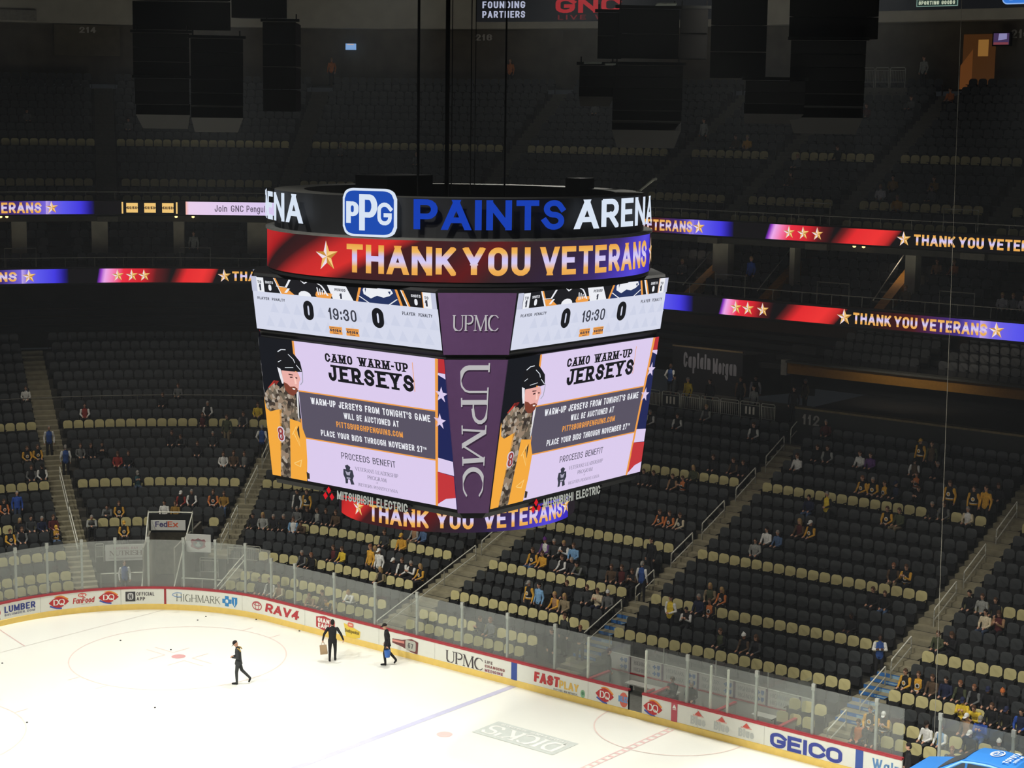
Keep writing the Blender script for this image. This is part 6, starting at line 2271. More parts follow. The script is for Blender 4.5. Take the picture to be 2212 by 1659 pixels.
def person(pz, loc, rz, top, sleeve, legs, skin, hk, hc, label, group, scale=1.0, parts=True):
    if pz not in PSRC:
        o = bpy.data.objects.new('person', BODY[pz])
        PSRC[pz] = o
    else:
        o = PSRC[pz].copy()
    COL.objects.link(o)
    o.location = loc
    o.rotation_euler = (0, 0, rz)
    o.scale = (scale, scale, scale)
    dress(o, top, sleeve, legs, skin)
    o['label'] = label
    o['category'] = 'person'
    if group:
        o['group'] = group
    if (top, sleeve) in (('black', 'gold'), ('black', 'orange'), ('gold', 'black'), ('orange', 'black'), ('black', 'cream')):
        trim(o, pz, sleeve if top == 'black' else 'black')
    if hk:
        attach_head(o, HEADS[pz], hk, cloth(HAIRC[hc]))
    return o
PEOPLE = [
    ('stand', 9, 54.13, 'blue', 'blue', 'jean', 0, 'short', 'gy'),
    ('sit', 9, 54.38, 'black', 'orange', 'dark', 0, 'short', 'br'),
    ('sit', 8, 51.55, 'black', 'gold', 'dark', 0, 'short', 'br'),
    ('lean', 8, 51.9, 'grey', 'grey', 'dark', 0, 'short', 'bk'),
    ('sit', 8, 50.31, 'white', 'white', 'dark', 0, 'short', 'bk'),
    ('sit', 8, 50.02, 'mustard', 'mustard', 'dark', 0, 'short', 'br'),
    ('sit', 9, 49.66, 'dark', 'white', 'dark', 0, 'short', 'gy'),
    ('sit', 9, 49.96, 'black', 'red', 'dark', 0, 'cap', 'wh'),
    ('sit', 9, 49.17, 'black', 'orange', 'dark', 0, 'short', 'br'),
    ('sit', 9, 48.92, 'mustard', 'mustard', 'denim', 0, 'short', 'br'),
    ('sit', 7, 53.59, 'navy', 'navy', 'dark', 0, 'short', 'gy'),
    ('sit', 7, 53.31, 'maroon', 'maroon', 'dark', 0, 'short', 'br'),
    ('sit', 7, 54.27, 'dark', 'dark', 'dark', 0, 'long', 'bl'),
    ('sit', 7, 53.94, 'charcoal', 'charcoal', 'dark', 0, 'short', 'bk'),
    ('sit', 6, 54.41, 'dark', 'grey', 'dark', 0, 'short', 'br'),
    ('sit', 6, 54.78, 'black', 'gold', 'dark', 0, 'short', 'br'),
    ('phone', 6, 53.3, 'gold', 'black', 'denim', 0, 'cap', 'gd'),
    ('sit', 7, 48.01, 'dark', 'dark', 'dark', 0, 'short', 'bk'),
    ('sit', 7, 47.65, 'black', 'gold', 'dark', 0, 'short', 'br'),
    ('sit', 6, 51.44, 'black', 'gold', 'dark', 0, 'cap', 'gd'),
    ('lean', 7, 52.31, 'grey', 'lightgrey', 'dark', 0, 'short', 'gy'),
    ('sit', 14, 53.38, 'black', 'gold', 'dark', 0, 'short', 'br'),
    ('sit', 14, 53.17, 'black', 'gold', 'dark', 0, 'short', 'br'),
    ('sit', 12, 53.46, 'dark', 'grey', 'dark', 0, 'short', 'br'),
    ('sit', 12, 53.22, 'black', 'white', 'dark', 0, 'cap', 'bk'),
    ('sit', 14, 52.2, 'grey', 'grey', 'dark', 0, 'short', 'br'),
    ('sit', 14, 51.96, 'dark', 'dark', 'dark', 0, 'short', 'br'),
    ('phone', 14, 51.74, 'dark', 'dark', 'dark', 0, 'short', 'bk'),
    ('sit', 13, 51.52, 'red', 'red', 'dark', 0, 'long', 'br'),
    ('sit', 13, 51.3, 'black', 'black', 'jean', 0, 'short', 'br'),
    ('phone', 11, 51.0, 'teal', 'dark', 'jean', 0, 'cap', 'gy'),
    ('sit', 13, 49.27, 'white', 'white', 'dark', 0, 'short', 'br'),
    ('sit', 15, 49.68, 'charcoal', 'charcoal', 'dark', 0, 'short', 'gy'),
    ('sit', 14, 49.83, 'dark', 'dark', 'dark', 0, 'short', 'br'),
    ('sit', 13, 49.01, 'brown', 'brown', 'dark', 0, 'short', 'br'),
    ('sit', 13, 48.8, 'grey', 'dark', 'dark', 0, 'short', 'br'),
    ('stand', 16, 49.36, 'green', 'green', 'khaki', 0, 'short', 'br'),
    ('sit', 18, 49.8, 'black', 'white', 'dark', 0, 'short', 'gy'),
    ('sit', 17, 49.92, 'maroon', 'dark', 'dark', 0, 'short', 'br'),
    ('sit', 18, 52.09, 'red', 'white', 'dark', 0, 'short', 'bk'),
    ('sit', 19, 50.67, 'dark', 'dark', 'dark', 0, 'short', 'br'),
    ('sit', 20, 50.49, 'grey', 'grey', 'dark', 0, 'short', 'br'),
    ('sit', 15, 50.5, 'dark', 'dark', 'dark', 0, 'short', 'br'),
    ('lean', 15, 50.3, 'charcoal', 'charcoal', 'dark', 0, 'short', 'br'),
    ('sit', 17, 49.17, 'dark', 'grey', 'dark', 0, 'short', 'br'),
    ('sit', 20, 53.11, 'white', 'white', 'dark', 0, 'short', 'br'),
    ('sit', 18, 48.87, 'yellow', 'yellow', 'dark', 0, 'short', 'br'),
    ('sit', 7, 47.33, 'lightgrey', 'lightgrey', 'dark', 0, 'long', 'bl'),
    ('sit', 7, 47.14, 'dark', 'dark', 'dark', 0, 'short', 'gy'),
    ('sit', 7, 46.86, 'dark', 'dark', 'dark', 0, 'short', 'gy'),
    ('sit', 7, 46.5, 'white', 'lightblue', 'jean', 0, 'short', 'br'),
    ('stand', 9, 46.77, 'black', 'white', 'dark', 0, 'short', 'bk'),
    ('stand', 9, 46.48, 'black', 'gold', 'dark', 0, 'short', 'br'),
    ('sit', 8, 46.79, 'grey', 'grey', 'dark', 0, 'short', 'gy'),
    ('sit', 8, 46.02, 'lightgrey', 'charcoal', 'dark', 0, 'short', 'br'),
    ('sit', 8, 46.27, 'dark', 'dark', 'dark', 0, 'long', 'br'),
    ('sit', 8, 45.73, 'dark', 'dark', 'dark', 0, 'short', 'br'),
    ('sit', 8, 45.57, 'brown', 'brown', 'dark', 0, 'short', 'br'),
    ('lean', 7, 46.2, 'brown', 'brown', 'dark', 0, 'short', 'br'),
    ('sit', 7, 42.92, 'charcoal', 'charcoal', 'dark', 0, 'short', 'br'),
    ('sit', 7, 42.1, 'gold', 'gold', 'dark', 0, 'cap', 'gd'),
    ('sit', 8, 41.73, 'tan', 'lightgrey', 'khaki', 0, 'short', 'gy'),
    ('sit', 8, 41.17, 'denim', 'denim', 'dark', 0, 'short', 'gy'),
    ('lean', 6, 42.64, 'khaki', 'khaki', 'jean', 0, 'long', 'bl'),
    ('sit', 5, 43.87, 'yellow', 'yellow', 'jean', 0, 'short', 'br'),
    ('sit', 5, 44.22, 'maroon', 'dark', 'dark', 0, 'short', 'br'),
    ('sit', 4, 44.71, 'black', 'black', 'dark', 0, 'short', 'rd'),
    ('sit', 4, 45.07, 'dark', 'grey', 'dark', 0, 'short', 'gy'),
    ('stand', 5, 41.9, 'gold', 'gold', 'black', 0, 'short', 'rd'),
    ('stand', 5, 41.22, 'white', 'white', 'charcoal', 0, 'cap', 'wh'),
    ('sit', 4, 40.92, 'black', 'khaki', 'dark', 0, 'long', 'bl'),
    ('sit', 5, 40.86, 'dark', 'dark', 'dark', 0, 'cap', 'wh'),
    ('sit', 5, 40.23, 'black', 'white', 'dark', 0, 'short', 'br'),
    ('phone', 5, 39.73, 'black', 'white', 'dark', 0, 'short', 'gy'),
    ('sit', 5, 39.07, 'black', 'gold', 'dark', 0, 'long', 'bl'),
    ('lean', 2, 40.76, 'white', 'white', 'charcoal', 0, 'short', 'bl'),
    ('lean', 1, 42.51, 'tan', 'tan', 'dark', 0, 'short', 'rd'),
    ('sit', 1, 42.08, 'brown', 'brown', 'dark', 0, 'short', 'br'),
    ('lean', 1, 41.51, 'gold', 'black', 'dark', 0, 'short', 'br'),
    ('sit', 1, 44.33, 'tan', 'cream', 'dark', 0, 'short', 'br'),
    ('sit', 1, 44.84, 'black', 'white', 'dark', 0, 'short', 'br'),
    ('sit', 1, 45.35, 'charcoal', 'charcoal', 'dark', 0, 'short', 'br'),
    ('phone', 2, 33.5, 'charcoal', 'black', 'dark', 0, 'short', 'br'),
    ('sit', 2, 32.88, 'grey', 'grey', 'dark', 0, 'short', 'rd'),
    ('sit', 8, 34.62, 'black', 'gold', 'denim', 0, 'short', 'br'),
    ('sit', 8, 34.04, 'gold', 'gold', 'dark', 0, 'short', 'br'),
    ('phone', 9, 33.63, 'dark', 'white', 'dark', 0, 'short', 'bl'),
    ('sit', 9, 33.48, 'charcoal', 'charcoal', 'dark', 0, 'short', 'gy'),
    ('sit', 9, 32.83, 'lightblue', 'lightblue', 'dark', 0, 'short', 'br'),
    ('lean', 8, 32.08, 'green', 'grey', 'dark', 0, 'short', 'bk'),
    ('sit', 8, 31.83, 'dark', 'dark', 'dark', 0, 'short', 'gy'),
    ('sit', 8, 32.69, 'black', 'white', 'dark', 0, 'short', 'br'),
    ('sit', 9, 34.15, 'white', 'purple', 'dark', 0, 'beanie', 'pu'),
    ('sit', 8, 30.55, 'brown', 'brown', 'dark', 0, 'short', 'br'),
    ('sit', 8, 30.02, 'maroon', 'dark', 'dark', 0, 'short', 'br'),
    ('phone', 8, 29.59, 'dark', 'brown', 'dark', 0, 'short', 'br'),
    ('stand', 5, 32.57, 'black', 'gold', 'black', 0, 'cap', 'gy'),
    ('stand', 5, 31.95, 'lightblue', 'lightblue', 'dark', 0, 'short', 'bk'),
    ('sit', 6, 31.25, 'black', 'black', 'dark', 0, 'short', 'br'),
    ('phone', 6, 30.0, 'cream', 'cream', 'navy', 0, 'short', 'br'),
    ('sit', 5, 31.11, 'khaki', 'khaki', 'dark', 0, 'long', 'bl'),
    ('sit', 5, 30.84, 'tan', 'gold', 'dark', 0, 'short', 'bl'),
    ('sit', 6, 30.56, 'charcoal', 'charcoal', 'dark', 0, 'short', 'br'),
    ('sit', 6, 29.66, 'grey', 'grey', 'dark', 0, 'beanie', 'wh'),
    ('stand', 10, 28.41, 'black', 'black', 'dark', 0, 'short', 'bk'),
    ('hands_front', 6, 25.77, 'yellow', 'white', 'dark', 0, 'short', 'bk'),
    ('phone', 6, 25.35, 'black', 'white', 'dark', 0, 'short', 'bk'),
    ('sit', 7, 25.23, 'navy', 'navy', 'dark', 0, 'short', 'gy'),
    ('sit', 7, 24.79, 'orange', 'black', 'dark', 0, 'short', 'br'),
    ('sit', 8, 24.72, 'black', 'orange', 'dark', 0, 'long', 'bl'),
    ('sit', 8, 24.51, 'green', 'khaki', 'dark', 0, 'long', 'bl'),
    ('stand', 2, 28.64, 'charcoal', 'charcoal', 'dark', 0, 'short', 'br'),
    ('sit', 12, 25.18, 'lightgrey', 'lightgrey', 'dark', 0, 'short', 'bk'),
    ('sit', 13, 25.15, 'white', 'white', 'dark', 0, 'short', 'bk'),
    ('sit', 13, 24.68, 'denim', 'denim', 'dark', 0, 'short', 'gy'),
    ('sit', 12, 18.53, 'dark', 'brown', 'khaki', 0, 'short', 'rd'),
    ('phone', 12, 18.06, 'black', 'gold', 'dark', 0, 'short', 'br'),
    ('sit', 10, 18.41, 'black', 'black', 'dark', 0, 'short', 'br'),
    ('sit', 10, 17.97, 'black', 'black', 'denim', 0, 'short', 'br'),
    ('sit', 8, 18.4, 'black', 'black', 'dark', 2, 'short', 'bk'),
    ('sit', 5, 21.97, 'black', 'brown', 'dark', 1, 'beanie', 'wh'),
    ('sit', 5, 23.09, 'green', 'dark', 'dark', 0, 'short', 'br'),
    ('sit', 5, 21.43, 'dark', 'charcoal', 'dark', 0, 'long', 'br'),
    ('sit', 10, 13.74, 'cream', 'cream', 'jean', 0, 'short', 'bk'),
    ('phone', 10, 13.18, 'maroon', 'tan', 'dark', 0, 'long', 'br'),
    ('sit', 11, 14.83, 'black', 'black', 'dark', 0, 'short', 'bk'),
    ('sit', 11, 14.34, 'lightgrey', 'lightgrey', 'dark', 0, 'short', 'br'),
    ('sit', 11, 14.12, 'dark', 'dark', 'dark', 0, 'short', 'br'),
    ('sit', 8, 14.8, 'green', 'green', 'dark', 0, 'short', 'br'),
    ('phone', 8, 14.29, 'black', 'black', 'dark', 0, 'long', 'br'),
    ('sit', 5, 14.94, 'black', 'gold', 'dark', 0, 'short', 'br'),
    ('sit', 5, 14.44, 'gold', 'black', 'dark', 0, 'short', 'br'),
    ('sit', 5, 13.74, 'brown', 'brown', 'dark', 0, 'short', 'br'),
    ('sit', 5, 13.3, 'navy', 'navy', 'dark', 0, 'short', 'bk'),
    ('sit', 5, 12.67, 'black', 'green', 'dark', 0, 'short', 'rd'),
    ('sit', 5, 11.96, 'black', 'grey', 'dark', 0, 'short', 'rd'),
    ('sit', 5, 11.43, 'black', 'dark', 'dark', 0, 'cap', 'nv'),
    ('sit', 5, 10.99, 'dark', 'dark', 'dark', 0, 'beanie', 'or'),
    ('phone', 4, 11.95, 'yellow', 'yellow', 'dark', 0, 'cap', 'nv'),
    ('lean', 4, 11.35, 'yellow', 'yellow', 'dark', 0, 'short', 'br'),
    ('sit', 4, 10.98, 'black', 'black', 'dark', 0, 'short', 'br'),
    ('sit', 4, 10.35, 'black', 'black', 'dark', 0, 'cap', 'nv'),
    ('sit', 4, 9.81, 'navy', 'blue', 'dark', 0, 'short', 'bk'),
    ('sit', 2, 14.97, 'black', 'gold', 'dark', 0, 'short', 'br'),
    ('phone', 2, 14.38, 'black', 'gold', 'dark', 0, 'cap', 'wh'),
    ('sit', 1, 14.83, 'orange', 'charcoal', 'dark', 0, 'short', 'br'),
    ('sit', 1, 14.36, 'charcoal', 'charcoal', 'dark', 0, 'long', 'br'),
    ('sit', 2, 12.61, 'white', 'white', 'charcoal', 0, 'cap', 'bk'),
    ('sit', 2, 12.01, 'lightblue', 'white', 'dark', 0, 'short', 'rd'),
    ('sit', 3, 11.49, 'tan', 'brown', 'dark', 0, 'cap', 'wh'),
    ('phone', 3, 10.89, 'blue', 'blue', 'denim', 0, 'cap', 'gy'),
    ('sit', 2, 10.99, 'charcoal', 'charcoal', 'dark', 0, 'cap', 'wh'),
    ('sit', 2, 9.81, 'grey', 'grey', 'dark', 0, 'beanie', 'wh'),
    ('sit', 22, 26.74, 'maroon', 'maroon', 'dark', 0, 'short', 'gy'),
    ('sit', 19, 26.71, 'white', 'white', 'dark', 0, 'short', 'br'),
    ('sit', 20, 26.32, 'black', 'black', 'dark', 0, 'short', 'br'),
    ('sit', 20, 25.83, 'black', 'lightgrey', 'dark', 0, 'short', 'br'),
    ('sit', 20, 23.94, 'white', 'white', 'dark', 0, 'short', 'br'),
    ('sit', 20, 23.35, 'purple', 'purple', 'dark', 0, 'short', 'br'),
    ('stand', 21, 21.42, 'black', 'gold', 'dark', 0, 'cap', 'gd'),
    ('stand', 21, 20.89, 'brown', 'green', 'dark', 0, 'short', 'br'),
    ('sit', 20, 21.62, 'brown', 'white', 'dark', 0, 'cap', 'bk'),
    ('sit', 20, 20.45, 'dark', 'dark', 'dark', 0, 'short', 'gy'),
    ('phone', 19, 20.62, 'orange', 'black', 'dark', 0, 'short', 'br'),
    ('sit', 18, 22.98, 'black', 'gold', 'dark', 0, 'short', 'rd'),
    ('sit', 18, 22.33, 'black', 'gold', 'dark', 0, 'short', 'gy'),
    ('sit', 18, 21.9, 'gold', 'black', 'dark', 0, 'short', 'br'),
    ('sit', 18, 21.29, 'navy', 'black', 'dark', 0, 'cap', 'nv'),
    ('phone', 18, 20.17, 'black', 'black', 'dark', 0, 'short', 'br'),
    ('stand', 18, 18.74, 'black', 'gold', 'black', 0, 'long', 'br'),
    ('stand', 18, 17.78, 'black', 'gold', 'dark', 0, 'short', 'br'),
    ('stand', 18, 17.18, 'gold', 'gold', 'dark', 0, 'short', 'br'),
    ('sit', 19, 17.03, 'dark', 'dark', 'dark', 0, 'long', 'br'),
    ('stand', 18, 16.2, 'black', 'cream', 'black', 0, 'short', 'br'),
    ('hands_front', 16, 23.63, 'yellow', 'black', 'charcoal', 0, 'short', 'gy'),
    ('sit', 16, 24.67, 'navy', 'navy', 'denim', 0, 'short', 'bk'),
    ('sit', 16, 20.22, 'green', 'green', 'khaki', 0, 'short', 'br'),
    ('sit', 16, 20.69, 'black', 'gold', 'dark', 0, 'short', 'br'),
    ('sit', 14, 23.86, 'maroon', 'brown', 'dark', 0, 'long', 'bl'),
    ('sit', 14, 23.51, 'black', 'gold', 'dark', 0, 'cap', 'wh'),
    ('sit', 17, 17.75, 'white', 'cream', 'dark', 0, 'short', 'gy'),
    ('sit', 17, 18.46, 'dark', 'grey', 'dark', 0, 'short', 'br'),
    ('sit', 17, 19.11, 'dark', 'dark', 'dark', 0, 'short', 'gy'),
    ('sit', 13, 30.09, 'black', 'orange', 'dark', 0, 'short', 'br'),
    ('sit', 13, 30.63, 'black', 'orange', 'dark', 0, 'short', 'br'),
    ('sit', 13, 29.5, 'black', 'cream', 'dark', 0, 'short', 'br'),
    ('sit', 16, 33.21, 'dark', 'dark', 'dark', 0, 'short', 'br'),
    ('sit', 16, 32.9, 'charcoal', 'charcoal', 'dark', 0, 'short', 'br'),
    ('sit', 16, 31.89, 'black', 'tan', 'dark', 0, 'short', 'br'),
    ('phone', 16, 31.38, 'orange', 'black', 'dark', 0, 'short', 'br'),
    ('sit', 17, 31.46, 'green', 'green', 'dark', 0, 'long', 'bl'),
    ('sit', 18, 30.76, 'dark', 'dark', 'dark', 0, 'short', 'br'),
    ('sit', 18, 29.92, 'dark', 'brown', 'dark', 0, 'short', 'br'),
    ('sit', 18, 29.34, 'dark', 'dark', 'dark', 0, 'short', 'br'),
    ('sit', 21, 34.75, 'black', 'white', 'dark', 0, 'short', 'br'),
    ('sit', 22, 33.54, 'charcoal', 'lightgrey', 'dark', 0, 'short', 'bl'),
    ('sit', 21, 36.2, 'dark', 'white', 'dark', 0, 'short', 'gy'),
    ('sit', 21, 30.12, 'dark', 'white', 'dark', 0, 'short', 'br'),
]
SHORT = ['right edge section', 'penalty box section', 'section below scoreboard', 'long stairs section', 'tunnel corner section', 'left corner section', 'far left section']
CN = {'lightgrey': 'light grey', 'lightblue': 'light blue', 'jean': 'dark blue', 'vest': 'blue'}
NUM1 = ['zero', 'one', 'two', 'three', 'four', 'five', 'six', 'seven', 'eight', 'nine', 'ten', 'eleven', 'twelve', 'thirteen', 'fourteen', 'fifteen', 'sixteen', 'seventeen', 'eighteen', 'nineteen', 'twenty', 'twenty-one', 'twenty-two', 'twenty-three', 'twenty-four', 'twenty-five', 'twenty-six']
GRP = 'spectators in the lower bowl'
STRIPE = cloth(COLORS['gold'])
DONE_ST = set()
for pz, k, s, top, sleeve, legs, sk, hk, hc in PEOPLE:
    st = pz in ('stand', 'hands_front')
    bst = nearest_seat(k, s)
    if bst is None:
        continue
    q, kk, si, i, n, ss = bst
    tries = 0
    while (kk, si, i) in OCC or (kk, si, i) in DONE_ST:
        tries += 1
        i = i + (1 if tries % 2 else -1) * tries
        if tries > 6 or not (0 <= i < n):
            break
    if (kk, si, i) in OCC or (kk, si, i) in DONE_ST or not (0 <= i < n):
        continue
    ss = [a for a, j, m in SEATPOS[kk, si] if j == i][0]
    d = dback(kk) - (.52 if st else .22)
    p, rz = xf(ss, d, fz(kk) + .014)
    cn = lambda c: CN.get(c, c)
    desc = cn(top) if top == sleeve else cn(top) + ' and ' + cn(sleeve)
    lab = '%sperson in %s, row %s, %s seat from left, %s' % ('standing ' if st else '', desc, NUM1[kk], NUMW[min(n - i, 30)], SHORT[si])
    (DONE_ST if st else OCC).add((kk, si, i))
    person(pz, p, rz + R.uniform(-.25, .25), top, sleeve, legs, sk, hk, hc, lab, GRP, R.uniform(.95, 1.04))

# ushers in blue vests on the stairs
for s, d, k, face, lab, pz in ((52.86, 13.9, 15, 1, 'usher in blue vest facing the ice high on the left corner stairs', 'stand'),
                               (52.62, 12.0, 13, -1, 'usher in blue vest seen from behind on the left corner stairs', 'stand'),
                               (48.55, 13.6, 15, -1, 'usher in blue vest seen from behind beside the scoreboard', 'hands_back'),
                               (28.6, 7.35, 8, -1, 'usher in blue vest seen from behind on stairs right of scoreboard', 'stand'),
                               (16.55, 6.0, 6, 1, 'usher in blue vest with folded arms on the right stairs', 'arms_folded')):
    p, rz = xf(s, d, fz(k) + .014)
    person(pz, p, rz + (0 if face > 0 else pi) + (.5 if s == 16.55 else 0), 'vest', 'white', 'dark', 2 if pz == 'arms_folded' else 0, 'short', 'bk' if pz == 'arms_folded' else 'gy', lab, 'ushers')
p, rz = xf(51.35, 2.35, 0.0)
person('stand', p, rz + .15, 'vest', 'white', 'dark', 0, 'short', 'br', 'usher in blue vest behind the boards left of the tunnel', 'ushers')
p, rz = xf(39.0, 24.8, 8.12)
person('hands_back', p, rz + pi, 'vest', 'white', 'dark', 0, 'short', 'br', 'usher in blue vest on the concourse left of the rum sign', 'ushers')
# people in and around the penalty box and the gate
SP = 'people at the penalty box'
for pz, s, d, z, tr, top, sl, hk, hc, lab in (('phone', 23.0, 1.35, .14, 0, 'dark', 'dark', 'short', 'br', 'timekeeper in dark suit seated left in the centre box behind the boards'),
                                             ('sit', 22.1, 1.35, .14, .3, 'black', 'black', 'short', 'gy', 'timekeeper in black suit seated right in the centre box'),
                                             ('hands_front', 28.35, 2.6, fz(2), .4, 'charcoal', 'charcoal', 'short', 'rd', 'man in charcoal standing on the stairs left of the penalty box'),
                                             ('stand', 26.45, 2.0, .02, 2.4, 'black', 'black', 'short', 'br', 'man in black standing inside the left penalty box, back turned'),
                                             ('stand', 29.5, 2.2, fz(1), -.4, 'charcoal', 'charcoal', 'short', 'br', 'dark dressed person standing behind the shield right of the lottery advert')):
    p, rz = xf(s, d, z)
    person(pz, p, rz + tr, top, sl, 'dark', 0, hk, hc, lab, SP)
b = MB()
for s in (23.0, 22.1):
    T = lambda q, s=s: PZ(s + q.x, 1.35 + q.y, q.z)
    b = MB()
    b.box(-.22, .22, -.2, .2, .38, .42, dark, T)
    b.box(-.03, .03, -.03, .03, .02, .38, dark, T)
    b.box(-.2, .2, -.2, .2, .02, .05, dark, T)
    b.build('stool', label='black stool under the %s timekeeper' % ('left' if s > 22.5 else 'right'), category='stool', group='timekeepers stools')
p, rz = xf(12.15, -.25, 0.0)
person('stand', p, rz - 1.0, 'black', 'black', 'dark', 0, 'short', 'bk', 'man in black standing at the open rink gate beside the boards', SP)
p, rz = xf(10.9, .5, -.02)
person('stand', p, rz + .2, 'maroon', 'dark', 'dark', 0, 'short', 'rd', 'red-haired person behind the blue car blimp near the gate', SP)
# concourse behind the barriers
for i, (s, d, pz, top, sl, lab) in enumerate(((35.6, 21.3, 'stand', 'yellow', 'yellow', 'person in yellow shirt behind the left 111 barrier'), (33.7, 23.3, 'stand', 'charcoal', 'tan', 'person in charcoal and tan far behind the middle barrier'), (31.65, 21.2, 'stand', 'lightgrey', 'lightgrey', 'person in light grey leaning at the right 111 barrier'),
                                             (33.3, 24.1, 'stand', 'black', 'white', 'person in black and white below the rum brand lettering'), (30.9, 25.0, 'stand', 'brown', 'khaki', 'person in brown jacket standing right of the rum brand wall'), (29.95, 22.2, 'stand', 'dark', 'dark', 'man in dark suit behind the rightmost slatted barrier'),
                                             (34.4, 21.5, 'stand', 'dark', 'dark', 'person in dark clothes behind the slatted barriers, left'), (36.6, 21.6, 'stand', 'grey', 'black', 'person in grey behind the leftmost slatted barrier'))):
    p, rz = xf(s, d, 8.115)
    person(pz, p, rz + R.uniform(-.5, .5), top, sl, 'dark', 0, 'short', R.choice(['br', 'bk', 'gy']), lab, 'people on the concourse')
# upper bowl and club level
UPP = [('sit', 28.02, 26.5, 'white'), ('sit', 26.65, 25.78, 'gold'), ('stand', 41.63, 31.79, 'lightgrey'), ('stand', 31.36, 37.6, 'lightgrey'), ('sit', 33.99, 34.07, 'lightgrey'), ('sit', 34.57, 33.48, 'grey'), ('sit', 38.43, 30.84, 'gold'), ('sit', 39.21, 31.02, 'brown'), ('sit', 27.79, 27.35, 'mustard'), ('sit', 25.6, 27.72, 'mustard'), ('sit', 25.3, 27.07, 'grey'), ('sit', 33.7, 27.85, 'brown'), ('sit', 33.05, 34.55, 'maroon'), ('sit', 29.0, 35.8, 'orange'), ('sit', 30.85, 34.84, 'grey'), ('sit', 34.3, 29.38, 'grey'), ('sit', 32.41, 29.72, 'charcoal'), ('stand', 48.9, 38.1, 'orange'), ('stand', 46.72, 38.2, 'orange'), ('sit', 45.3, 34.76, 'grey'), ('sit', 47.25, 28.81, 'grey'), ('sit', 48.39, 29.14, 'grey'), ('sit', 51.3, 31.64, 'grey'), ('sit', 52.56, 32.33, 'grey')]
CLB = [('stand', 33.3, 24.06, 'blue'), ('sit', 24.2, 25.82, 'tan'), ('sit', 23.34, 25.84, 'orange'), ('sit', 19.6, 22.15, 'white'), ('sit', 19.1, 22.16, 'lightgrey'), ('sit', 18.55, 22.48, 'white'), ('sit', 37.66, 23.45, 'grey'), ('stand', 50.3, 23.84, 'lightgrey'), ('sit', 24.44, 22.91, 'khaki'), ('sit', 49.3, 25.84, 'maroon')]
for tabl, rows, where in ((UPP, UPR, 'upper bowl'), (CLB, CLUBROWS, 'club level')):
    seen = {}
    for pz, s, d, c in tabl:
        ri = min(range(len(rows)), key=lambda q: abs(rows[q][0] - .12 - d))
        dd, z = rows[ri]
        if d > 36.5:
            z, dd, ri = 24.72, d + .5, 17
        p, rz = xf(s, dd - (.5 if pz == 'stand' else .22), z + .012)
        u, v, _ = project(p)
        side = 'far left' if u < 640 else 'above scoreboard' if u < 1420 else 'right of scoreboard' if u < 1850 else 'far right'
        key = (c, ri, side)
        seen[key] = seen.get(key, 0) + 1
        lab = '%s person in %s, %s, row %s from its front, %s' % ('standing' if pz == 'stand' else 'seated', CN.get(c, c), where, NUM1[ri + 1], side)
        if seen[key] > 1:
            lab += ', another one'
        person(pz, p, rz + R.uniform(-.3, .3), c, c, 'dark', 0, 'short', R.choice(['br', 'bk', 'bl']), lab, 'dim spectators in the upper decks')

# three people out on the ice
ICE_T = [((0, .02, .92), .160, .118), ((0, .01, 1.08), .158, .118), ((0, -.01, 1.28), .182, .125), ((0, -.03, 1.40), .155, .095)]
JW = dict(torso=ICE_T, skirt=((0, .01, .96), .170, .128, .14), neck=(0, -.05, 1.49), head=(0, -.10, 1.625), shL=(.192, -.02, 1.395), hpL=(.09, 0, .90))
ICEP = {
    'ice_search': pose(**JW, face=(0, -.75, -.62), elL=(.25, .02, 1.13), wrL=(.09, -.21, 1.09), hdL=(-.75, -.55, .05), pnL=(0, .3, -1), knL=(.10, -.06, .49), anL=(.10, -.05, .09), tzL=(.10, -.22, .04), knR=(-.10, .12, .53), anR=(-.10, .44, .22), tzR=(-.11, .40, .06)),
    'ice_bag': pose(**{**JW, 'neck': (0, .0, 1.50), 'head': (0, -.03, 1.64)}, face=(0, -1, -.15), elL=(.34, .03, 1.15), wrL=(.40, -.02, .90), hdL=(.08, -.1, -1), pnL=(-1, 0, 0), elR=(-.36, .05, 1.16), wrR=(-.44, -.04, .92), hdR=(-.12, -.15, -1), pnR=(1, 0, 0), knL=(.11, -.04, .50), anL=(.11, .06, .10), tzL=(.12, -.09, .04), knR=(-.11, -.06, .50), anR=(-.10, -.10, .09), tzR=(-.11, -.26, .04)),
    'ice_bucket': pose(**JW, face=(.1, -1, -.25), elL=(.25, .10, 1.13), wrL=(.24, .04, .87), hdL=(.0, -.1, -1), pnL=(-1, 0, 0), curlL=1.0, elR=(-.25, .06, 1.13), wrR=(-.22, -.10, .89), hdR=(0, -.2, -1), pnR=(1, 0, 0), knL=(.10, -.10, .50), anL=(.10, -.06, .09), tzL=(.10, -.23, .04), knR=(-.10, .08, .52), anR=(-.10, .36, .19), tzR=(-.11, .30, .06)),
}
for nm, J in ICEP.items():
    BODY[nm], HEADS[nm] = build_body('person', J, .0085)


def yaw_to(f):
    return atan2(f[1], f[0]) + pi / 2


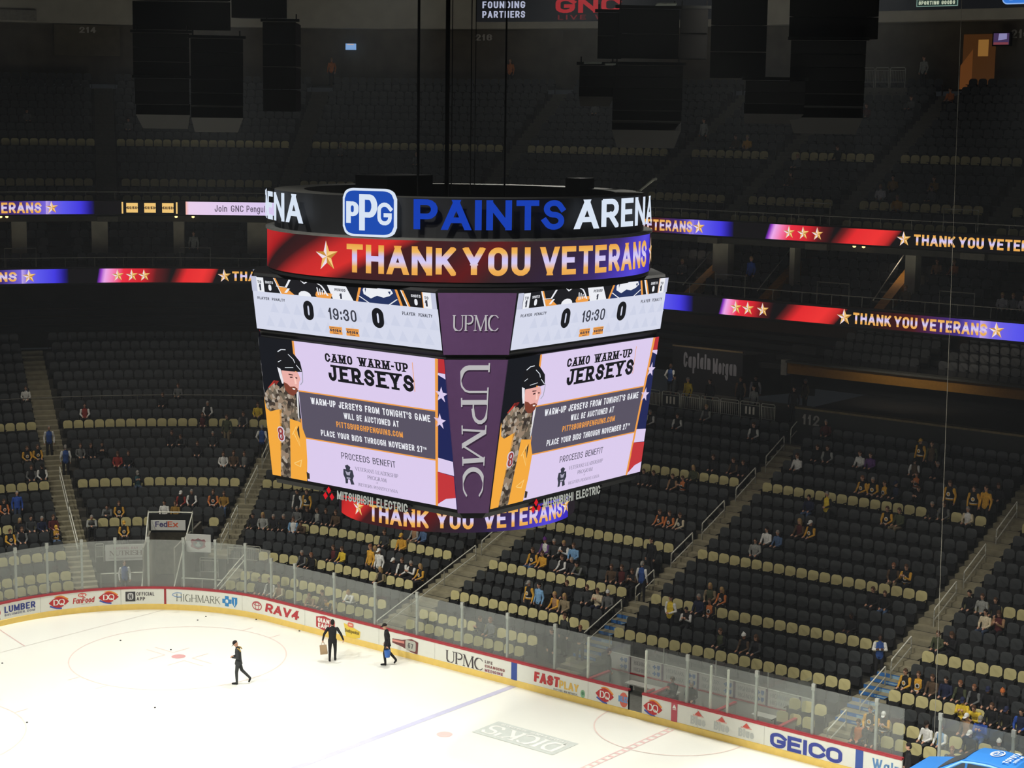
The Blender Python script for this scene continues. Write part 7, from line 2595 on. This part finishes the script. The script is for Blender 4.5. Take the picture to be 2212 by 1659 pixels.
left_dir = (-rt2.x, -rt2.y)
G_ICE = 'staff walking on the ice'
o1 = person('ice_search', (-16.37, 5.83, .0), yaw_to(left_dir), 'charcoal', 'charcoal', 'charcoal', 0, 'cap', 'bk', 'person in dark suit and cap looking down, walking near the faceoff circle', G_ICE, 1.03)
b = MB()
for q in (-1, 1):
    b.tube([(q * .13, -.02, 1.475), (q * .17, .07, 1.44), (q * .17, .12, 1.36)], .022, cloth((206, 170, 90)), 6)
b.build('shoulder_patch', o1, True)
o2 = person('ice_bag', (-15.68, 10.54, .0), yaw_to((fw.x, fw.y)), 'black', 'black', 'black', 0, 'short', 'bk', 'person in black seen from behind carrying a brown paper bag on the ice', G_ICE, 1.02)
o3 = person('ice_bucket', (-13.6, 11.68, .0), yaw_to(left_dir), 'black', 'black', 'black', 0, 'cap', 'bk', 'person in black jacket and cap walking with a blue bucket on the ice', G_ICE, 1.02)
bpy.context.view_layer.update()


def world_of(o, p):
    return o.matrix_world @ V(p)


bagm = mat('brown_paper', (176, 150, 118), .8, noise=.1)
h2 = world_of(o2, (.41, -.03, .80))
b = MB()
b.hexa([(-.15, -.08, -.52), (.15, -.08, -.52), (.15, .08, -.52), (-.15, .08, -.52), (-.14, -.06, -.14), (.15, -.06, -.14), (.14, .06, -.12), (-.15, .06, -.12)], bagm)
bag = b.build('paper_bag', label='brown paper bag held by the person seen from behind on the ice', category='bag')
bag.location = h2
bag.rotation_euler = (0, .12, o2.rotation_euler.z)
b = MB()
for y in (-.05, .05):
    b.tube([(-.07, y, -.14), (-.05, y * .5, -.02), (.05, y * .5, -.02), (.07, y, -.14)], .012, cloth((220, 214, 200)), 6)
b.build('handles', bag)
h3 = world_of(o3, (.24, .03, .79))
bkm = mat('blue_bucket_plastic', (56, 110, 196), .4, noise=.04)
b = MB()
n = 18
b.tube([(0, 0, -.40), (0, 0, -.39), (0, 0, -.12), (0, 0, -.10)], .12, bkm, n, rr=[.10, .11, .135, .14])
buc = b.build('bucket', label='blue plastic bucket carried by the person near the boards', category='bucket')
buc.location = h3
b = MB()
b.tube([(-.135, 0, -.12)] + [(-.135 * cos(rad(a)), 0, -.12 + .12 * sin(rad(a))) for a in range(15, 180, 15)] + [(.135, 0, -.12)], .006, steel, 6)
b.build('handle', buc)

# seats: the 298 nearest of each colour are their own objects, the rest are one mass per colour
REST = place_seats()
deck_seats(REST, UPR, UAISLES, (0, 2, 7))
deck_seats(REST, CLUBROWS, CLUBAISLES, ())
deck_seats(REST, [(28.8 + i * 1.2, 10.0 + .35 * i) for i in range(4)], [(s, .5) for s in (-4, 2, 8, 14, 20, 26, 32.5)], ())
for nm in ('gold', 'black'):
    REST[nm].build(nm + '_seating', kind='stuff', label='all the further rows of %s stadium seats in the bowl' % nm, category='seats')

# ------------------------------------------------------------------ cables, loudspeaker clusters, blimp
def ray(u, v, dep):
    d = fw + rt2 * ((u - 1106) / FPX) - up2 * ((v - 829.5) / FPX)
    return CAM + d * dep


wire = mat('black_wire_rope', (14, 14, 15), .5)
for u, dep, r, z0, w in ((903, 54, .04, 20.0, 'leftmost'), (965, 58, .07, 20.0, 'thickest'), (1090, 57, .03, 20.0, 'rightmost'), (975, 60, .015, 20.4, 'thin one right of the thickest'), (1016, 53, .015, 20.6, 'thin one in the middle'), (1025, 58, .012, 20.6, 'second thin one in the middle')):
    p = ray(u, 390, dep)
    b = MB()
    b.tube([(p.x, p.y, z0), (p.x, p.y, 34)], r, wire, 8)
    b.build('suspension_cable', label='black vertical cable above the scoreboard, %s' % w, category='cable', group='cables holding the scoreboard')
b = MB()
a, c = Vector((9.6, 14.42, 26.91)), Vector((10.72, 12.44, 11.72))
t = (c - a)
b.tube([a - t * .5, a, c, c + t * .6], .009, mat('pale_net_cable', (150, 146, 134), .5), 6)
b.build('net_cable', label='thin pale cable hanging down the right side of the picture', category='cable')

spk = mat('black_loudspeaker', (7, 7, 8), .6, noise=.2, scale=3)
grl = mat('loudspeaker_grille', (12, 12, 13), .7, noise=.1, scale=30)
edge = mat('dull_flying_frame', (44, 46, 46), .5, .4)


def hang(u, v0, v1, wpx, dep, yaw, label, curve=.0, n=8, depth=1.0):
    """a vertical hang of loudspeaker boxes, the lowest ones curling inwards"""
    top, bot = ray(u, v0, dep), ray(u, v1, dep)
    w = wpx / FPX * dep
    e = empty('speaker_hang', top, yaw, label=label, category='loudspeaker', group='hanging loudspeaker clusters')
    H = top.z - bot.z
    hh = H / n
    for i in range(n):
        tilt = curve * (i / max(1, n - 1)) ** 2
        b = MB()
        b.hexa([(-w / 2, -.1, -hh * .97), (w / 2, -.1, -hh * .97), (w * .42, depth, -hh * .93), (-w * .42, depth, -hh * .93), (-w / 2, -.1, 0), (w / 2, -.1, 0), (w * .42, depth, -hh * .05), (-w * .42, depth, -hh * .05)], spk)
        b.poly([(-w * .47, -.115, -hh * .93), (w * .47, -.115, -hh * .93), (w * .47, -.115, -hh * .05), (-w * .47, -.115, -hh * .05)], grl)
        o = b.build('speaker_box', e)
        o.location = (0, curve * .9 * (i / max(1, n - 1)) ** 2, -hh * i)
        o.rotation_euler = (-tilt, 0, 0)
    b = MB()
    b.box(-w / 2 - .1, w / 2 + .1, 0, .12, .02, .12, edge)
    for sx in (-1, 1):
        b.tube([(sx * w * .45, .3, .05), (sx * w * .45, .3, .3 if v0 > 0 else 4)], .025, wire, 6)
    b.build('flying_frame', e)
    return e


Y0 = atan2(fw.y, fw.x) - pi / 2
hang(348, 72, 165, 120, 66, Y0 + .1, 'black loudspeaker hang left of centre in the top left cluster', 0, 3)
hang(350, 170, 255, 116, 66, Y0 + .1, 'black curled lower loudspeakers in the top left cluster', .5, 3)
hang(468, 84, 262, 112, 63, Y0 + .2, 'black curled loudspeaker hang in the middle of the top left cluster', .5, 6)
hang(604, 48, 242, 72, 64, Y0 - .1, 'black box shaped loudspeaker hang at the right of the left cluster', 0, 4, 1.2)
hang(392, -60, 66, 212, 67, Y0, 'black loudspeaker rack at the very top left', 0, 2)
hang(560, -60, 40, 120, 66, Y0, 'dark loudspeaker rack left of the grey ring beam', 0, 2)
hang(1318, 28, 128, 52, 60, Y0, 'dark narrow loudspeaker box under the red lettered sign', 0, 2)
hang(1402, 20, 128, 132, 60, Y0 + .1, 'black wide loudspeaker box right of the red lettered sign', 0, 2)
hang(1290, 142, 212, 76, 60, Y0, 'small black loudspeaker hang below the left lamp glow', .3, 3)
hang(1400, 142, 290, 150, 60, Y0 - .05, 'black curled loudspeaker hang below the wide box', .6, 6)
hang(1500, 20, 130, 60, 61, Y0 - .1, 'black loudspeaker box between the two right clusters', 0, 2)
hang(1600, -60, 170, 120, 58, Y0 - .1, 'black loudspeaker rack at the top, left of the right cluster', 0, 4)
hang(1675, 175, 250, 130, 57, Y0, 'black lower left loudspeakers of the right cluster', .3, 3)
hang(1805, -60, 85, 190, 57, Y0 - .15, 'black wide loudspeaker rack at the top of the right cluster', 0, 3)
hang(1790, 88, 262, 160, 57, Y0 - .15, 'black big curled loudspeaker hang of the right cluster', .5, 6)
for u0, u1, v in ((1262, 1300, 137), (1308, 1330, 140), (1418, 1462, 10)):
    b = MB()
    p, q = ray(u0, v, 57.5), ray(u1, v, 57.5)
    d = (q - p)
    m_ = V((0, 0, 1)).cross(d).normalized() * .5
    b.hexa([p - m_ * .2, q - m_ * .2, q + m_, p + m_, p - m_ * .2 + V((0, 0, .05)), q - m_ * .2 + V((0, 0, .05)), q + m_ + V((0, 0, .05)), p + m_ + V((0, 0, .05))], mat('pale_reflector', (150, 156, 148), .5))
    b.build('reflector_panel', label='pale reflector plate among the loudspeakers, ' + {1262: 'leftmost', 1308: 'small middle one', 1418: 'topmost'}[u0], category='reflector', group='pale reflector plates')

# blue car shaped blimp hovering over the ice by the gate
bluec = mat('blue_blimp_skin', (58, 138, 226), .35, noise=.04, scale=1, spec=.5)
lightc = mat('pale_blue_trim', (150, 206, 240), .4, noise=.03)
winm = mat('printed_dark_window', (70, 76, 84), .35, noise=.08)
car = empty('car_blimp', (12.9, 10.9, 1.0), 0, label='blue car-shaped blimp hovering above the ice at the bottom right', category='blimp')
prof = [(-1.95, .28), (-2.0, .55), (-1.88, .85), (-1.2, 1.0), (-.95, 1.04), (.12, 1.66), (.9, 1.72), (1.7, 1.66), (2.25, 1.12), (2.38, .8), (2.36, .35), (2.0, .22), (-1.7, .22)]
b = MB()


def halfw(x, z):
    w = .90 - .04 * max(0, -x - 1.2) ** 1.2
    if z > 1.02:
        w -= (z - 1.02) * .26
    if z < .35:
        w -= .06
    return w


N = len(prof)
rows = []
for f in (-1, -.94, -.6, 0, .6, .94, 1):
    k = 1.0 if abs(f) < .95 else .965
    rows.append([(x * k, f * halfw(x, z) * (1.0 if abs(f) < .99 else 1.0), .9 + (z - .9) * (1.0 if abs(f) < .95 else .965) + (.05 * (1 - f * f) if z > 1.0 else 0)) for x, z in prof])
for i in range(len(rows) - 1):
    for j in range(N):
        j2 = (j + 1) % N
        b.poly([rows[i][j], rows[i][j2], rows[i + 1][j2], rows[i + 1][j]], bluec)
b.poly(rows[0], bluec)
b.poly(list(reversed(rows[-1])), bluec)
b.build('body', car, False)


def sidept(x, z, sy, off=.012):
    return (x, sy * (halfw(x, z) + off), .9 + (z - .9) * .965)


for sy in (-1, 1):
    b = MB()
    for win in ([(-.62, 1.08), (.12, 1.08), (.12, 1.56), (.02, 1.54)], [(.2, 1.08), (1.0, 1.08), (1.0, 1.60), (.2, 1.57)], [(1.08, 1.08), (1.9, 1.12), (1.55, 1.55), (1.08, 1.60)]):
        b.poly([sidept(x, z, sy) for x, z in win], winm)
    b.build('side_windows', car)
    b = MB()
    pts = [(-.78, 1.06), (-.02, 1.575), (.4, 1.63), (.9, 1.655), (1.62, 1.6), (2.1, 1.14)]
    b.tube([sidept(x, z, sy, .0) for x, z in pts], .035, lightc, 6)
    b.build('window_trim', car)
    for wx in (-1.45, 1.5):
        b = MB()
        b.tube([(wx, sy * .80, .33), (wx, sy * .95, .33)], .33, mat('tyre_print', (40, 42, 46), .6), 20)
        b.tube([(wx, sy * .95, .33), (wx, sy * .96, .33)], .2, mat('hub_print', (170, 176, 184), .4), 14)
        b.build('wheel', car)
b = MB()
def wpt(x, f):
    z = 1.04 + (x + .95) / 1.07 * .62
    return (x - .008, f * halfw(x, z), z + .05 * (1 - f * f) + .014)


fs = [-.82, -.5, 0, .5, .82]
for f0, f1 in zip(fs[:-1], fs[1:]):
    b.poly([wpt(-.86, f0), wpt(-.86, f1), wpt(.05, f1), wpt(.05, f0)], winm)
b.build('windscreen', car)
b = MB()
wm = mat('white_print', (236, 240, 244), .5, noise=0)
RT = lambda x, y: (x, y, 1.66 + .055 + .075 * min(1, max(0, (x - .12) / .78)) - .03 * y * y)
e1, e2, e3 = ell(.82, .12, .20, .30), ell(.82, .12, .17, .10), ell(.74, .12, .09, .20)
for q, t in ((e1, .05), (e2, .035), (e3, .035)):
    put(b, strip(q + [q[0]], t), RT, wm)
p, w = text('TOYOTA', .2, .62, .2, .14)
k = 1.15 / w
put(b, [[(1.45 - c, -.55 + a * k) for a, c in q] for q in p], RT, wm)
p, w = text('LETS GO', .1, .5, .2, .14)
k = .7 / w
put(b, [[(1.62 - c, -.35 + a * k) for a, c in q] for q in p], RT, wm)
b.build('roof_emblem', car, label='white oval emblem and lettering on the roof')

# ------------------------------------------------------------------ thin air haze filling the arena
hz = bpy.data.materials.new('arena_haze')
hz.use_nodes = True
nt = hz.node_tree
nt.nodes.clear()
vs_ = nt.nodes.new('ShaderNodeVolumeScatter')
vs_.inputs['Color'].default_value = (.86, .93, 1, 1)
vs_.inputs['Density'].default_value = HAZE
vs_.inputs['Anisotropy'].default_value = .2
ou = nt.nodes.new('ShaderNodeOutputMaterial')
nt.links.new(vs_.outputs[0], ou.inputs['Volume'])
b = MB()
b.box(-78, 58, -58, 68, -.02, 33.9, hz)
b.build('arena_haze', kind='stuff', label='faint haze in the arena air', category='haze')
